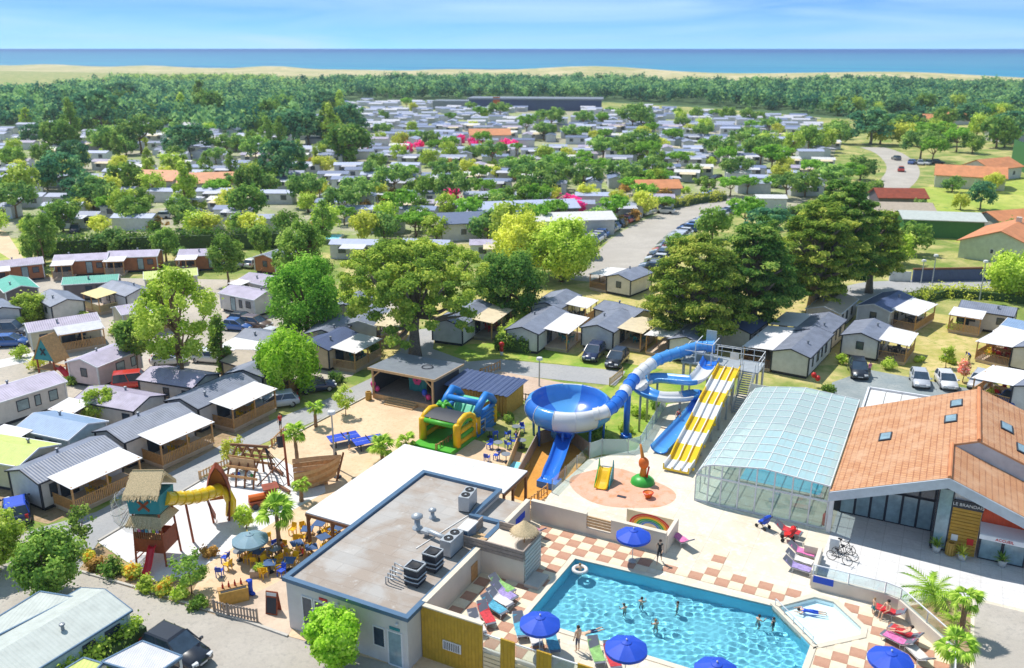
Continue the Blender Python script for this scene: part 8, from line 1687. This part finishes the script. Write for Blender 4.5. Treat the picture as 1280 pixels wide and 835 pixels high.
# --- woods: far masses of crowns
def woods(name, regions, seed, mat, lab, hmean=9, leaf=1.7, per=64, spread=3.6):
    rng = np.random.default_rng(seed); cl = []
    for poly, n in regions:
        xs, ys = [p[0] for p in poly], [p[1] for p in poly]; k = 0; P0 = [G(*p) for p in poly]; X = [p.x for p in P0]; Y = [p.y for p in P0]; PW = [(p.x,p.y) for p in P0]
        while k < n:
            x, y = rng.uniform(min(X),max(X)), rng.uniform(min(Y),max(Y))
            if not inside((x,y), PW): continue
            w_ = math.sin(x*.013+y*.004)*math.sin(y*.019-x*.005)+.5*math.sin(x*.05)*math.sin(y*.043)
            if w_ < -.55 and rng.random() < .75: k += .4; continue
            k += 1; h = hmean*rng.uniform(.6,1.25)*(1+.3*w_); 
            for q in range(4): a = rng.random()*6.28; r_ = spread*.6*rng.random(); cl.append((x+r_*math.cos(a), y+r_*math.sin(a), h*(.45+.5*rng.random()), spread*(.55+.4*rng.random()), .8))
    me = crown(name, cl, per//4, leaf, mat, seed, up=.55, tonev=.8, tg=4); return tag(link(name, me), lab, 'woods', None, 'stuff')
woods('woods', [([(380,107),(640,107),(860,108),(920,112),(1290,114),(1290,150),(1180,150),(1040,146),(900,134),(760,126),(600,124),(430,126)],3600)], 51, 'leaf_wood', 'dark pine woods along the dunes', 9.5)
woods('woodland', [([(-60,128),(60,118),(150,112),(330,116),(430,124),(430,136),(330,142),(400,160),(300,172),(150,158),(-60,165)],1500)], 52, 'leaf_wood', 'broad mass of woodland beyond the plots', 9.5)
woods('thicket', [([(60,106),(150,98),(330,98),(380,106),(350,112),(150,108)],500),([(1000,112),(1120,106),(1290,108),(1290,116),(1000,116)],420)], 53, 'leaf_far', 'low thicket running into the dunes', 4.5, 1.6, 44, 3.2)
# --- cars of the avenue and between the plots, small
def scar(paint):
    def f():
        t = thing('far_car', 'x', 'car'); mb = MB(); mb.loft([[(x,-.86*w,z0),(x,-.88*w,z1),(x,.88*w,z1),(x,.86*w,z0)] for x,w,z0,z1 in ((-2.05,.9,.3,.8),(-1.9,1,.25,.95),(0,1,.25,.95),(1.3,1,.25,.9),(2.05,.88,.3,.65))]); part('body', mb, paint, t)
        mb = MB(); mb.loft([[(-1.8,-.8,.93),(.95,-.8,.9),(.95,.8,.9),(-1.8,.8,.93)],[(-1.5,-.66,1.45),(.2,-.66,1.45),(.2,.66,1.45),(-1.5,.66,1.45)]]); part('glazing', mb, 'dark_glass', t); mb = MB(); mb.bx(-1.48,.18,-.64,.64,1.45,1.5); part('roof', mb, paint, t)
        for x in (-1.25,1.25):
            for s in (-.8,.8): link('wheel', cached(('swh',), lambda: MB().tube([(0,-.1,0),(0,.1,0)],.31,10).mesh('wheel','tyre')), t, (x,s,.31))
        return t
    return Proto(f)
SC = {c: scar(c) for c in ('car_white','car_silver','car_black','car_navy','car_red','car_blue','car_grey')}
ck = list(SC); cw = (5,5,4,3,1,1,3)
def pcar(p, a): c = rg.choices(ck,cw)[0]; SC[c].put((p.x,p.y,.03), a, {'car_white':'white','car_silver':'silver','car_black':'black','car_navy':'dark blue','car_red':'red','car_blue':'blue','car_grey':'grey'}[c]+' car parked '+zone(*to_px((p.x,p.y,0))), 'far parked cars')
av = smooth_path([G(x,y) for x,y in ((758,335),(780,312),(800,295),(832,276),(875,261),(928,249))],12)
for i in range(0,len(av)-1,1):
    d = (av[i+1]-av[i]); n2 = Vector((-d.y,d.x,0)).normalized(); aa = math.atan2(d.y,d.x)
    if d.length > 0:
        for s in (-1,1):
            for rep in range(max(1,int(d.length/3.2))):
                if rg.random() < .62: pcar(av[i]+d*(rep/max(1,int(d.length/3.2)))+n2*s*7.2, aa+pi/2+rg.uniform(-.1,.1))
for i in range(60):
    x, y = rg.uniform(0,1040), rg.uniform(180,296)
    if pip((x,y),AREA) and not any(pip((x,y),k) for k in KEEP_OUT): pcar(G(x,y), rg.uniform(0,6.28))
for x, y in ((1222,160),(1235,152),(1250,140),(1255,130),(1262,122),(1245,146),(1140,205),(1150,206),(1160,206),(1172,205),(1120,200)): pcar(G(x,y), rg.uniform(0,6.28))
for x, y, a in ((1126,214,1.2),(1060,258,.5)): SC['car_red' if x > 1100 else 'car_blue'].put(G(x,y,.03), a, 'red car driving on the public road' if x > 1100 else 'blue car driving on the public road')
for x, y in ((372,300),(395,298),(345,303)):
    p = G(x,y); t = thing('campsite_pool', 'small turquoise pool among the campsite plots' if x == 372 else ('turquoise pool with a slide among the poplars' if x == 395 else 'narrow turquoise pool by the dark hedge'), 'pool', p); mb = MB(); mb.bx(-5,5,-2.4,2.4,0,.3); part('rim', mb, 'coping', t); mb = MB(); mb.bx(-4.6,4.6,-2,2,.25,.32); part('water', mb, 'pool_liner', t)
# --- summer air
mb = MB(); mb.bx(-2600,2600,-60,2350,-4,60); hz = link('haze', mb.mesh('haze', 'coping')); hz.data.materials.clear()
m = bpy.data.materials.new('haze_air'); m.use_nodes = True; n, l = m.node_tree.nodes, m.node_tree.links; n.remove(n['Principled BSDF']); pv = n.new('ShaderNodeVolumePrincipled'); pv.inputs['Color'].default_value = (.82,.92,1,1); pv.inputs['Density'].default_value = .00015; pv.inputs['Anisotropy'].default_value = .2
l.new(pv.outputs[0], n['Material Output'].inputs['Volume']); hz.data.materials.append(m); tag(hz, 'thin summer haze over the campsite', 'haze', None, 'stuff')
